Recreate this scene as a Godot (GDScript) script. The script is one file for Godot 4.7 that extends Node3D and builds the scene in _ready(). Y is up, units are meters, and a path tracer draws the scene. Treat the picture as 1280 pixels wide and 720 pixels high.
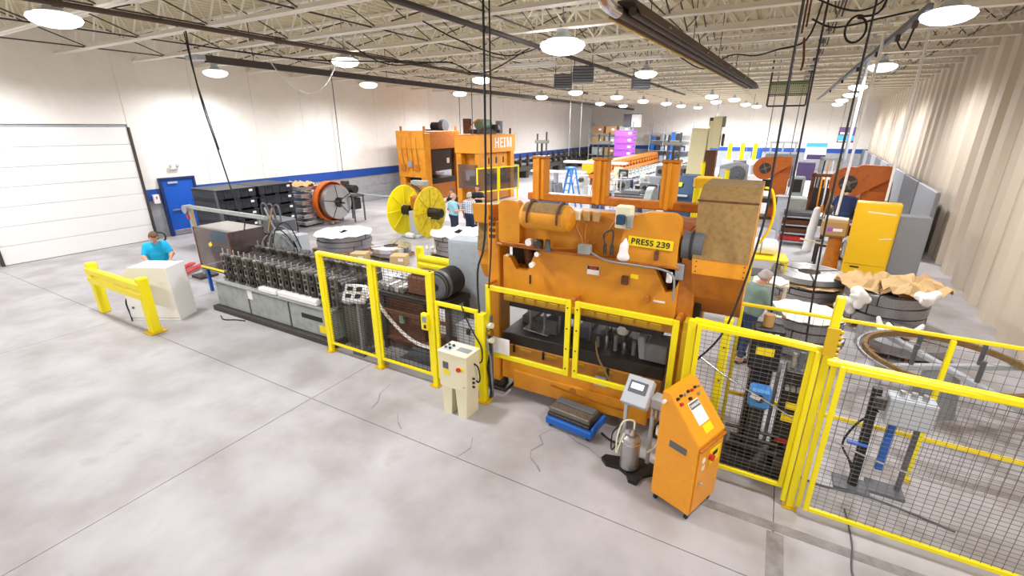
extends Node3D
# A stamping hall seen from a lift: every thing is built here from meshes made in code.

var taken := {}
var M := {}
var rng := RandomNumberGenerator.new()


# ---------------------------------------------------------------- mesh builder
class Mb:
	var v := PackedVector3Array()
	var n := PackedVector3Array()

	func tri(a: Vector3, b: Vector3, c: Vector3, na: Vector3, nb: Vector3, nc: Vector3) -> void:
		if (b - a).cross(c - a).dot(na + nb + nc) > 0.0:
			v.append(a); v.append(c); v.append(b)
			n.append(na); n.append(nc); n.append(nb)
		else:
			v.append(a); v.append(b); v.append(c)
			n.append(na); n.append(nb); n.append(nc)

	func flat(a: Vector3, b: Vector3, c: Vector3, out: Vector3) -> void:
		var q := (b - a).cross(c - a).normalized()
		if q.dot(out) < 0.0:
			q = -q
		tri(a, b, c, q, q, q)

	func quad(a: Vector3, b: Vector3, c: Vector3, d: Vector3, out: Vector3) -> void:
		flat(a, b, c, out)
		flat(a, c, d, out)

	# box with chamfered edges (bevel 0: plain)
	func box(c: Vector3, s: Vector3, bevel := 0.0, bas := Basis.IDENTITY) -> void:
		var h := s * 0.5
		var t := minf(bevel, minf(h.x, minf(h.y, h.z)) * 0.6)
		var ax := [0, 1, 2]
		for a in ax:
			var b: int = (a + 1) % 3
			var d: int = (a + 2) % 3
			for sa in [-1.0, 1.0]:
				var p := []
				for k in [[-1.0, -1.0], [1.0, -1.0], [1.0, 1.0], [-1.0, 1.0]]:
					var q := Vector3.ZERO
					q[a] = h[a] * sa
					q[b] = (h[b] - t) * k[0]
					q[d] = (h[d] - t) * k[1]
					p.append(c + bas * q)
				var o := Vector3.ZERO
				o[a] = sa
				quad(p[0], p[1], p[2], p[3], bas * o)
			if t > 0.0:
				for sb in [-1.0, 1.0]:
					for sd in [-1.0, 1.0]:
						var p := []
						for k in [[-1.0, 0], [1.0, 0], [1.0, 1], [-1.0, 1]]:
							var q := Vector3.ZERO
							q[a] = (h[a] - t) * k[0]
							q[b] = (h[b] - (t if k[1] == 1 else 0.0)) * sb
							q[d] = (h[d] - (t if k[1] == 0 else 0.0)) * sd
							p.append(c + bas * q)
						var o := Vector3.ZERO
						o[b] = sb
						o[d] = sd
						quad(p[0], p[1], p[2], p[3], bas * o)
		if t > 0.0:
			for sx in [-1.0, 1.0]:
				for sy in [-1.0, 1.0]:
					for sz in [-1.0, 1.0]:
						var w := Vector3(sx, sy, sz)
						flat(c + bas * (Vector3(h.x, h.y - t, h.z - t) * w), c + bas * (Vector3(h.x - t, h.y, h.z - t) * w), c + bas * (Vector3(h.x - t, h.y - t, h.z) * w), bas * w)

	# bar of rectangular section from a to b
	func bar(a: Vector3, b: Vector3, w: float, d: float, bevel := 0.0) -> void:
		var y := (b - a).normalized()
		var x := (Vector3.RIGHT if absf(y.x) < 0.9 else Vector3.FORWARD)
		var z := x.cross(y).normalized()
		x = y.cross(z).normalized()
		box((a + b) * 0.5, Vector3(w, a.distance_to(b), d), bevel, Basis(x, y, z))

	func ring_frame(d: Vector3) -> Array:
		var x := (Vector3.UP if absf(d.y) < 0.95 else Vector3.RIGHT).cross(d).normalized()
		return [x, d.cross(x).normalized()]

	func cyl(a: Vector3, b: Vector3, r0: float, r1 := -1.0, k := 16, caps := true) -> void:
		if r1 < 0.0:
			r1 = r0
		var d := (b - a).normalized()
		var f := ring_frame(d)
		var tilt := (r0 - r1) / maxf(a.distance_to(b), 1e-5)
		for i in k:
			var u0: Vector3 = f[0] * cos(TAU * i / k) + f[1] * sin(TAU * i / k)
			var u1: Vector3 = f[0] * cos(TAU * (i + 1) / k) + f[1] * sin(TAU * (i + 1) / k)
			var n0 := (u0 + d * tilt).normalized()
			var n1 := (u1 + d * tilt).normalized()
			tri(a + u0 * r0, a + u1 * r0, b + u1 * r1, n0, n1, n1)
			tri(a + u0 * r0, b + u1 * r1, b + u0 * r1, n0, n1, n0)
			if caps:
				tri(a, a + u0 * r0, a + u1 * r0, -d, -d, -d)
				tri(b, b + u0 * r1, b + u1 * r1, d, d, d)

	func tube(p: Array, r: float, k := 8) -> void:
		var rings := []
		var f0 := Vector3.ZERO
		for i in p.size():
			var d: Vector3 = (p[mini(i + 1, p.size() - 1)] - p[maxi(i - 1, 0)]).normalized()
			var x: Vector3 = ring_frame(d)[0] if i == 0 else (f0 - d * f0.dot(d)).normalized()
			f0 = x
			var y := d.cross(x)
			var ring := []
			for j in k:
				ring.append(x * cos(TAU * j / k) + y * sin(TAU * j / k))
			rings.append(ring)
		for i in p.size() - 1:
			for j in k:
				var a: Vector3 = rings[i][j]
				var b: Vector3 = rings[i][(j + 1) % k]
				var c: Vector3 = rings[i + 1][(j + 1) % k]
				var e: Vector3 = rings[i + 1][j]
				tri(p[i] + a * r, p[i] + b * r, p[i + 1] + c * r, a, b, c)
				tri(p[i] + a * r, p[i + 1] + c * r, p[i + 1] + e * r, a, c, e)
		for e in [[0, -1.0], [p.size() - 1, 1.0]]:
			var q: Vector3 = p[e[0]]
			var o: Vector3 = (p[1] - p[0]) if e[0] == 0 else (p[p.size() - 1] - p[p.size() - 2])
			o = o.normalized() * e[1]
			for j in k:
				tri(q, q + rings[e[0]][j] * r, q + rings[e[0]][(j + 1) % k] * r, o, o, o)

	# profile of (radius, height) pairs turned about the local y axis
	func lathe(p: Array, k: int, xf := Transform3D.IDENTITY) -> void:
		for i in p.size() - 1:
			var a: Vector2 = p[i]
			var b: Vector2 = p[i + 1]
			if a.distance_to(b) < 1e-6:
				continue
			var m := Vector2(b.y - a.y, a.x - b.x).normalized()
			for j in k:
				var c0 := Vector3(cos(TAU * j / k), 0, sin(TAU * j / k))
				var c1 := Vector3(cos(TAU * (j + 1) / k), 0, sin(TAU * (j + 1) / k))
				var n0 := xf.basis * (c0 * m.x + Vector3.UP * m.y)
				var n1 := xf.basis * (c1 * m.x + Vector3.UP * m.y)
				var a0 := xf * (c0 * a.x + Vector3.UP * a.y)
				var a1 := xf * (c1 * a.x + Vector3.UP * a.y)
				var b0 := xf * (c0 * b.x + Vector3.UP * b.y)
				var b1 := xf * (c1 * b.x + Vector3.UP * b.y)
				if a.x > 1e-6:
					tri(a0, a1, b1, n0, n1, n1)
				if b.x > 1e-6:
					tri(a0, b1, b0, n0, n1, n0)

	# polygon in the local xy plane, from z0 to z1
	func ext(poly: Array, z0: float, z1: float, xf := Transform3D.IDENTITY) -> void:
		var q := PackedVector2Array(poly)
		if Geometry2D.is_polygon_clockwise(q):
			q.reverse()
		var t := Geometry2D.triangulate_polygon(q)
		var zn := xf.basis.z.normalized()
		for i in range(0, t.size(), 3):
			var p := [q[t[i]], q[t[i + 1]], q[t[i + 2]]]
			flat(xf * Vector3(p[0].x, p[0].y, z1), xf * Vector3(p[1].x, p[1].y, z1), xf * Vector3(p[2].x, p[2].y, z1), zn * signf(z1 - z0))
			flat(xf * Vector3(p[0].x, p[0].y, z0), xf * Vector3(p[1].x, p[1].y, z0), xf * Vector3(p[2].x, p[2].y, z0), -zn * signf(z1 - z0))
		for i in q.size():
			var a := q[i]
			var b := q[(i + 1) % q.size()]
			var o := xf.basis * Vector3(b.y - a.y, a.x - b.x, 0)
			quad(xf * Vector3(a.x, a.y, z0), xf * Vector3(b.x, b.y, z0), xf * Vector3(b.x, b.y, z1), xf * Vector3(a.x, a.y, z1), o)

	func ball(c: Vector3, r: Vector3, k := 10, bas := Basis.IDENTITY) -> void:
		for i in k:
			for j in k * 2:
				var p := []
				for e in [[i, j], [i + 1, j], [i + 1, j + 1], [i, j + 1]]:
					var th: float = PI * e[0] / k
					var ph: float = PI * e[1] / k
					p.append(Vector3(sin(th) * cos(ph), cos(th), sin(th) * sin(ph)))
				var w := p.map(func(q): return c + bas * (q * r))
				var m := p.map(func(q): return (bas * (q / r)).normalized())
				if i > 0:
					tri(w[0], w[1], w[3], m[0], m[1], m[3])
				if i < k - 1:
					tri(w[1], w[2], w[3], m[1], m[2], m[3])

	# tapered capsules [a, b, ra, rb] joined by a smooth minimum, meshed as surface nets
	func blob(bones: Array, cell: float, k: float) -> void:
		var m := 3.2 / k
		var lo := Vector3.INF
		var hi := -Vector3.INF
		for b in bones:
			var r: float = maxf(b[2], b[3]) + m + cell * 2.0
			lo = lo.min(b[0].min(b[1]) - Vector3.ONE * r)
			hi = hi.max(b[0].max(b[1]) + Vector3.ONE * r)
		var nx := int((hi.x - lo.x) / cell) + 2
		var ny := int((hi.y - lo.y) / cell) + 2
		var nz := int((hi.z - lo.z) / cell) + 2
		var s := PackedFloat32Array()
		s.resize(nx * ny * nz)
		for b in bones:
			var a: Vector3 = b[0]
			var e: Vector3 = b[1] - a
			var ee := maxf(e.length_squared(), 1e-9)
			var ra: float = b[2]
			var dr: float = b[3] - ra
			var r: float = maxf(b[2], b[3]) + m
			var p0: Vector3 = (a.min(b[1]) - Vector3.ONE * r - lo) / cell
			var p1: Vector3 = (a.max(b[1]) + Vector3.ONE * r - lo) / cell
			for z in range(int(p0.z), int(p1.z) + 1):
				for y in range(int(p0.y), int(p1.y) + 1):
					var id := (z * ny + y) * nx
					for x in range(int(p0.x), int(p1.x) + 1):
						var q := lo + Vector3(x, y, z) * cell - a
						var t := clampf(q.dot(e) / ee, 0.0, 1.0)
						var d := (q - e * t).length() - ra - dr * t
						if d < m:
							s[id + x] += exp(-k * d)
		var step := [1, nx, nx * ny]
		var sum := {}
		var quads := []
		for id in range(0, s.size() - nx * ny - nx - 1):
			var f0 := s[id]
			for ax in 3:
				var f1 := s[id + step[ax]]
				if (f0 > 1.0) == (f1 > 1.0):
					continue
				var l0 := log(maxf(f0, 1e-6))
				var l1 := log(maxf(f1, 1e-6))
				var at := Vector3(id % nx, (id / nx) % ny, id / (nx * ny))
				at[ax] += l0 / (l0 - l1)
				var o1: int = step[(ax + 1) % 3]
				var o2: int = step[(ax + 2) % 3]
				var cells := [id, id - o1, id - o1 - o2, id - o2]
				for c in cells:
					var w: Vector4 = sum.get(c, Vector4.ZERO)
					sum[c] = w + Vector4(at.x, at.y, at.z, 1.0)
				var o := Vector3.ZERO
				o[ax] = 1.0 if f0 > 1.0 else -1.0
				quads.append([cells, o])
		var pos := {}
		var nor := {}
		for c in sum:
			var w: Vector4 = sum[c]
			pos[c] = lo + Vector3(w.x, w.y, w.z) / w.w * cell
			nor[c] = Vector3.ZERO
		for q in quads:
			var c: Array = q[0]
			var g: Vector3 = (pos[c[2]] - pos[c[0]]).cross(pos[c[3]] - pos[c[1]])
			if g.dot(q[1]) < 0.0:
				g = -g
			for i in c:
				nor[i] += g
		for q in quads:
			var c: Array = q[0]
			tri(pos[c[0]], pos[c[1]], pos[c[2]], nor[c[0]].normalized(), nor[c[1]].normalized(), nor[c[2]].normalized())
			tri(pos[c[0]], pos[c[2]], pos[c[3]], nor[c[0]].normalized(), nor[c[2]].normalized(), nor[c[3]].normalized())

	func mesh() -> ArrayMesh:
		var a := []
		a.resize(Mesh.ARRAY_MAX)
		a[Mesh.ARRAY_VERTEX] = v
		a[Mesh.ARRAY_NORMAL] = n
		var m := ArrayMesh.new()
		m.add_surface_from_arrays(Mesh.PRIMITIVE_TRIANGLES, a)
		return m


# ---------------------------------------------------------------- naming
func v3(x: float, y: float, z: float) -> Vector3:
	return Vector3(x, y, z)


func numbered(s: String) -> String:
	var k: int = taken.get(s, -1) + 1
	taken[s] = k
	return s if k == 0 else "%s_%03d" % [s, k]


func tag(o: Node3D, label: String, category: String, group := "") -> void:
	o.set_meta("label", label)
	o.set_meta("category", category)
	if group:
		o.set_meta("group", group)


func thing(called: String, label: String, category: String, at := Vector3.ZERO, turn := 0.0, group := "") -> Node3D:
	var o := Node3D.new()
	o.name = numbered(called)
	add_child(o, true)
	o.position = at
	o.rotation.y = turn
	tag(o, label, category, group)
	return o


func part(parent: Node3D, called: String, mb: Mb, mat: Material, label := "", stuff := false) -> MeshInstance3D:
	var o := MeshInstance3D.new()
	o.name = called
	o.mesh = mb.mesh()
	o.material_override = mat
	parent.add_child(o, true)
	if label:
		o.set_meta("label", label)
	if stuff:
		o.set_meta("kind", "stuff")
	return o


func solo(called: String, mb: Mb, mat: Material, label: String, category: String, group := "") -> MeshInstance3D:
	var o := part(self, numbered(called), mb, mat)
	tag(o, label, category, group)
	return o


func struct(called: String, mb: Mb, mat: Material) -> MeshInstance3D:
	var o := part(self, numbered(called), mb, mat)
	o.set_meta("kind", "structure")
	return o


func copy(src: Node3D, at: Vector3, label: String, turn := 0.0) -> Node3D:
	var c: Node3D = src.duplicate()
	c.name = numbered(src.name)
	add_child(c, true)
	c.position = at
	c.rotation.y = turn
	c.set_meta("label", label)
	return c


# one-shape shorthands for parts
func pbox(parent: Node3D, called: String, c: Vector3, s: Vector3, mat: Material, bevel := 0.006, bas := Basis.IDENTITY) -> MeshInstance3D:
	var b := Mb.new()
	b.box(c, s, bevel, bas)
	return part(parent, called, b, mat)


func pcyl(parent: Node3D, called: String, a: Vector3, b: Vector3, r: float, mat: Material, r1 := -1.0, k := 16) -> MeshInstance3D:
	var m := Mb.new()
	m.cyl(a, b, r, r1, k)
	return part(parent, called, m, mat)


func ptube(parent: Node3D, called: String, pts: Array, r: float, mat: Material, k := 6) -> MeshInstance3D:
	var m := Mb.new()
	m.tube(curve(pts), r, k)
	return part(parent, called, m, mat)


func pext(parent: Node3D, called: String, poly: Array, z0: float, z1: float, mat: Material, xf := Transform3D.IDENTITY) -> MeshInstance3D:
	var m := Mb.new()
	m.ext(poly, z0, z1, xf)
	return part(parent, called, m, mat)


func plathe(parent: Node3D, called: String, p: Array, k: int, mat: Material, xf := Transform3D.IDENTITY) -> MeshInstance3D:
	var m := Mb.new()
	m.lathe(p, k, xf)
	return part(parent, called, m, mat)


func curve(p: Array, per := 5) -> Array:
	if p.size() < 3:
		return p
	var out := []
	for i in p.size() - 1:
		for j in per:
			out.append(p[i].cubic_interpolate(p[i + 1], p[maxi(i - 1, 0)], p[mini(i + 2, p.size() - 1)], float(j) / per))
	out.append(p[p.size() - 1])
	return out


func cable(called: String, pts: Array, r: float, mat: Material, label: String, category := "cable", k := 6) -> void:
	var m := Mb.new()
	m.tube(curve(pts), r, k)
	solo(called, m, mat, label, category)


func text(parent: Node3D, called: String, s: String, height: float, xf: Transform3D, mat: Material, bold := true, depth := 0.003) -> void:
	var t := TextMesh.new()
	var f := SystemFont.new()
	f.font_names = PackedStringArray(["Droid Sans"])
	f.font_weight = 700 if bold else 400
	t.font = f
	t.text = s
	t.font_size = 32
	t.pixel_size = height / (32 * 0.72)
	t.depth = depth
	var o := MeshInstance3D.new()
	o.name = called
	o.mesh = t
	o.material_override = mat
	o.transform = xf
	parent.add_child(o, true)


# ---------------------------------------------------------------- materials
func mat(called: String, c: Color, rough := 0.6, metal := 0.0) -> StandardMaterial3D:
	var m := StandardMaterial3D.new()
	m.resource_name = called
	m.albedo_color = c
	m.roughness = rough
	m.metallic = metal
	M[called] = m
	return m


# noise with a colour ramp, looked up in the world's axes
func worn(called: String, ramp: Array, freq: float, tile: float, rough := 0.6, metal := 0.0, sd := 1, octaves := 5, bump := 0.0) -> StandardMaterial3D:
	var m := mat(called, Color.WHITE, rough, metal)
	var f := FastNoiseLite.new()
	f.noise_type = FastNoiseLite.TYPE_SIMPLEX_SMOOTH
	f.seed = sd
	f.frequency = freq
	f.fractal_octaves = octaves
	f.fractal_gain = 0.55
	var g := Gradient.new()
	g.offsets = PackedFloat32Array(ramp.map(func(r): return r[0]))
	g.colors = PackedColorArray(ramp.map(func(r): return r[1]))
	var t := NoiseTexture2D.new()
	t.width = 512
	t.height = 512
	t.seamless = true
	t.noise = f
	t.color_ramp = g
	m.albedo_texture = t
	m.uv1_triplanar = true
	m.uv1_world_triplanar = true
	m.uv1_scale = Vector3.ONE / tile
	return m


func hexc(s: String) -> Color:
	return Color.html(s)


func make_materials() -> void:
	worn("concrete", [[0.0, hexc("b2aeaf")], [0.35, hexc("bab7b8")], [0.55, hexc("c0bdbf")], [0.8, hexc("c7c4c6")], [1.0, hexc("bcb7b6")]], 0.007, 9.0, 0.55, 0.0, 4, 6)
	worn("concrete_worn", [[0.0, hexc("989391")], [0.35, hexc("a5a09f")], [0.55, hexc("aeaaab")], [0.8, hexc("b6b2b3")], [1.0, hexc("a8a29f")]], 0.007, 6.0, 0.55, 0.0, 34, 6)
	worn("concrete_dark", [[0.0, hexc("77726f")], [0.5, hexc("8b8684")], [1.0, hexc("9c9896")]], 0.02, 2.0, 0.7, 0.0, 9)
	mat("crack", hexc("8b8683"), 0.9)
	worn("wall_cream", [[0.0, hexc("f1ece3")], [0.5, hexc("f5f1ea")], [1.0, hexc("eee8dd")]], 0.01, 6.0, 0.75, 0.0, 2)
	worn("wall_gray", [[0.0, hexc("9a9ca0")], [0.6, hexc("adb0b4")], [1.0, hexc("a3a5a8")]], 0.02, 4.0, 0.7, 0.0, 3)
	mat("wall_blue", hexc("1f4fa8"), 0.55)
	worn("deck", [[0.0, hexc("c5b995")], [0.6, hexc("d2c7a6")], [1.0, hexc("c9bd99")]], 0.01, 6.0, 0.7, 0.0, 5)
	mat("joist", hexc("f3ede0"), 0.5)
	mat("pipe_brown", hexc("57483f"), 0.6, 0.2)
	mat("dark_steel", hexc("4a4340"), 0.6, 0.3)
	mat("curtain", hexc("cfc1ad"), 0.7)
	# orange machine paint, with grime and rust
	worn("orange", [[0.0, hexc("c27518")], [0.3, hexc("d38816")], [0.5, hexc("d98f18")], [0.75, hexc("dd951c")], [1.0, hexc("d28718")]], 0.006, 2.4, 0.45, 0.0, 11, 6)
	worn("orange_dark", [[0.0, hexc("995a17")], [0.4, hexc("b36a18")], [0.7, hexc("bd7219")], [1.0, hexc("a96317")]], 0.01, 1.4, 0.5, 0.0, 12, 6)
	worn("orange_clean", [[0.0, hexc("e2921b")], [0.5, hexc("eb9d22")], [1.0, hexc("e5961d")]], 0.015, 1.2, 0.4, 0.0, 13)
	worn("dusty_brown", [[0.0, hexc("6b5330")], [0.35, hexc("85683a")], [0.7, hexc("927443")], [1.0, hexc("7d6034")]], 0.03, 1.5, 0.85, 0.0, 14, 6)
	worn("rust_brown", [[0.0, hexc("4f2c1b")], [0.5, hexc("6b4028")], [1.0, hexc("7c5236")]], 0.03, 1.0, 0.75, 0.1, 15)
	worn("reel_orange", [[0.0, hexc("c25c1c")], [0.5, hexc("d86a1f")], [1.0, hexc("cf641d")]], 0.01, 1.5, 0.45, 0.0, 24)
	worn("press_rust", [[0.0, hexc("a5531c")], [0.5, hexc("c4661f")], [1.0, hexc("b65d1d")]], 0.012, 1.5, 0.5, 0.0, 25)
	worn("mustard", [[0.0, hexc("b99416")], [0.4, hexc("e0c414")], [1.0, hexc("ecd512")]], 0.012, 1.6, 0.5, 0.0, 27)
	mat("yellow", hexc("f5e30b"), 0.4)
	mat("yellow_cabinet", hexc("f0bd16"), 0.45)
	mat("yellow_dark", hexc("cfa90c"), 0.5)
	mat("wire", hexc("35302d"), 0.6, 0.2)
	mat("wire_gray", hexc("6b6763"), 0.5, 0.3)
	worn("black_oily", [[0.0, hexc("17130f")], [0.45, hexc("2b2520")], [0.7, hexc("3a322b")], [1.0, hexc("1e1a17")]], 0.03, 0.8, 0.4, 0.3, 16)
	worn("dark_metal", [[0.0, hexc("332d2a")], [0.5, hexc("4d4743")], [1.0, hexc("5f5954")]], 0.03, 0.8, 0.45, 0.5, 17)
	worn("roller_gray", [[0.0, hexc("5e5a52")], [0.5, hexc("7c776d")], [1.0, hexc("938d82")]], 0.03, 0.6, 0.4, 0.55, 18)
	mat("black", hexc("1c1b1c"), 0.5)
	mat("black_rubber", hexc("262526"), 0.8)
	mat("navy_dark", hexc("23262f"), 0.55)
	worn("gray_green", [[0.0, hexc("8b908b")], [0.5, hexc("9da29d")], [1.0, hexc("a5a9a5")]], 0.01, 1.6, 0.5, 0.0, 19)
	mat("gray", hexc("8f9296"), 0.5)
	mat("gray_light", hexc("b4b9bf"), 0.5)
	mat("gray_dark", hexc("5b5d61"), 0.5)
	worn("gray_cabinet", [[0.0, hexc("9ba3aa")], [0.6, hexc("aab2b9")], [1.0, hexc("a0a8ae")]], 0.02, 1.6, 0.5, 0.0, 20)
	mat("steel", hexc("b9b8b8"), 0.32, 0.85)
	mat("steel_bright", hexc("d4d4d8"), 0.22, 0.9)
	worn("steel_coil", [[0.0, hexc("7d7b7d")], [0.5, hexc("a3a1a4")], [1.0, hexc("b9b7ba")]], 0.04, 0.6, 0.4, 0.75, 21)
	mat("strip_gap", hexc("3f3d3f"), 0.6, 0.4)
	mat("white", hexc("eeece8"), 0.6)
	mat("white_paper", hexc("f4f1e8"), 0.85)
	mat("cream", hexc("e6dfbe"), 0.5)
	mat("cream_tower", hexc("f3eabb"), 0.5)
	mat("kraft", hexc("c9a979"), 0.85)
	worn("wood", [[0.0, hexc("8a6844")], [0.5, hexc("a8845a")], [1.0, hexc("b8966a")]], 0.03, 0.8, 0.85, 0.0, 22)
	mat("blue", hexc("1b5fb8"), 0.45)
	mat("blue_door", hexc("1c5cc4"), 0.45)
	mat("blue_door_frame", hexc("1b2f63"), 0.5)
	mat("blue_ladder", hexc("3f92dd"), 0.45)
	mat("blue_machine", hexc("1a3f60"), 0.45)
	mat("blue_unit", hexc("3f8edb"), 0.4)
	mat("purple", hexc("a052c8"), 0.55)
	mat("purple_dark", hexc("3d2b52"), 0.6)
	mat("green_motor", hexc("7b9c86"), 0.5)
	mat("green_net", hexc("93a56b"), 0.7)
	mat("red", hexc("c3281f"), 0.45)
	mat("brass", hexc("b78a3a"), 0.35, 0.7)
	mat("sign_yellow", hexc("f6d90d"), 0.5)
	mat("sign_white", hexc("efeae6"), 0.55)
	mat("sign_red", hexc("b5231c"), 0.5)
	mat("ink", hexc("201d1a"), 0.7)
	mat("screen_sky", hexc("3fa2dd"), 0.4)
	mat("screen_violet", hexc("574066"), 0.4)
	mat("tan", hexc("b08b58"), 0.55)
	mat("skin", hexc("d49e82"), 0.55)
	mat("hair_gray", hexc("b8b3ad"), 0.8)
	mat("hair_brown", hexc("6b4a35"), 0.8)
	mat("hair_dark", hexc("2a211c"), 0.8)
	mat("shirt_cyan", hexc("12aede"), 0.8)
	mat("shirt_pale", hexc("93c9dd"), 0.8)
	mat("shirt_black", hexc("1e2023"), 0.8)
	mat("shirt_green", hexc("7f9b90"), 0.8)
	mat("shirt_navy", hexc("23305a"), 0.8)
	mat("jeans", hexc("2b4166"), 0.85)
	mat("jeans_dark", hexc("25324a"), 0.85)
	mat("shoe", hexc("241f1c"), 0.7)
	# checked cloth
	var im := Image.create(64, 64, false, Image.FORMAT_RGB8)
	im.fill(hexc("dfe3ea"))
	for k in 4:
		im.fill_rect(Rect2i(k * 16, 0, 5, 64), hexc("8c97ae"))
	for k in 4:
		im.fill_rect(Rect2i(0, k * 16, 64, 5), hexc("97a1b6"))
		for j in 4:
			im.fill_rect(Rect2i(j * 16, k * 16, 5, 5), hexc("3f4a63"))
	var pl := mat("shirt_plaid", Color.WHITE, 0.8)
	pl.albedo_texture = ImageTexture.create_from_image(im)
	pl.uv1_triplanar = true
	pl.uv1_scale = Vector3.ONE * 3.2
	# clear and smoked plastic
	var g := mat("pane", Color(0.16, 0.14, 0.13, 0.16), 0.06)
	g.metallic_specular = 0.2
	g.transparency = BaseMaterial3D.TRANSPARENCY_ALPHA
	g = mat("smoked", Color(0.42, 0.36, 0.34, 0.45), 0.1)
	g.transparency = BaseMaterial3D.TRANSPARENCY_ALPHA
	# lamp faces
	var e := mat("lamp_face", Color.WHITE, 0.5)
	e.emission_enabled = true
	e.emission = Color(1.0, 0.99, 0.98)
	e.emission_energy_multiplier = 3.0
	e = mat("lamp_face_big", Color.WHITE, 0.5)
	e.emission_enabled = true
	e.emission = Color(0.97, 0.98, 1.0)
	e.emission_energy_multiplier = 7.0
	e = mat("screen_glow", hexc("e8eef0"), 0.4)
	e.emission_enabled = true
	e.emission = hexc("e8f0f4")
	e.emission_energy_multiplier = 0.5


func setup_view() -> void:
	var cam := Camera3D.new()
	cam.name = "camera"
	cam.fov = rad_to_deg(2.0 * atan(360.0 / 572.0))
	cam.near = 0.05
	cam.far = 200.0
	cam.position = Vector3(0, 4.1, 0)
	cam.rotation = Vector3(-atan(201.0 / 572.0), deg_to_rad(29.3), 0)
	add_child(cam)
	cam.current = true
	var env := Environment.new()
	env.background_mode = Environment.BG_COLOR
	env.background_color = Color(0.75, 0.8, 0.86)
	env.tonemap_mode = Environment.TONE_MAPPER_LINEAR
	env.tonemap_exposure = 1.64
	env.sdfgi_enabled = true
	env.ssao_enabled = true
	env.ssil_enabled = true
	var we := WorldEnvironment.new()
	we.name = "environment"
	we.environment = env
	add_child(we)


const LAMP_POWER := 13.5


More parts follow.
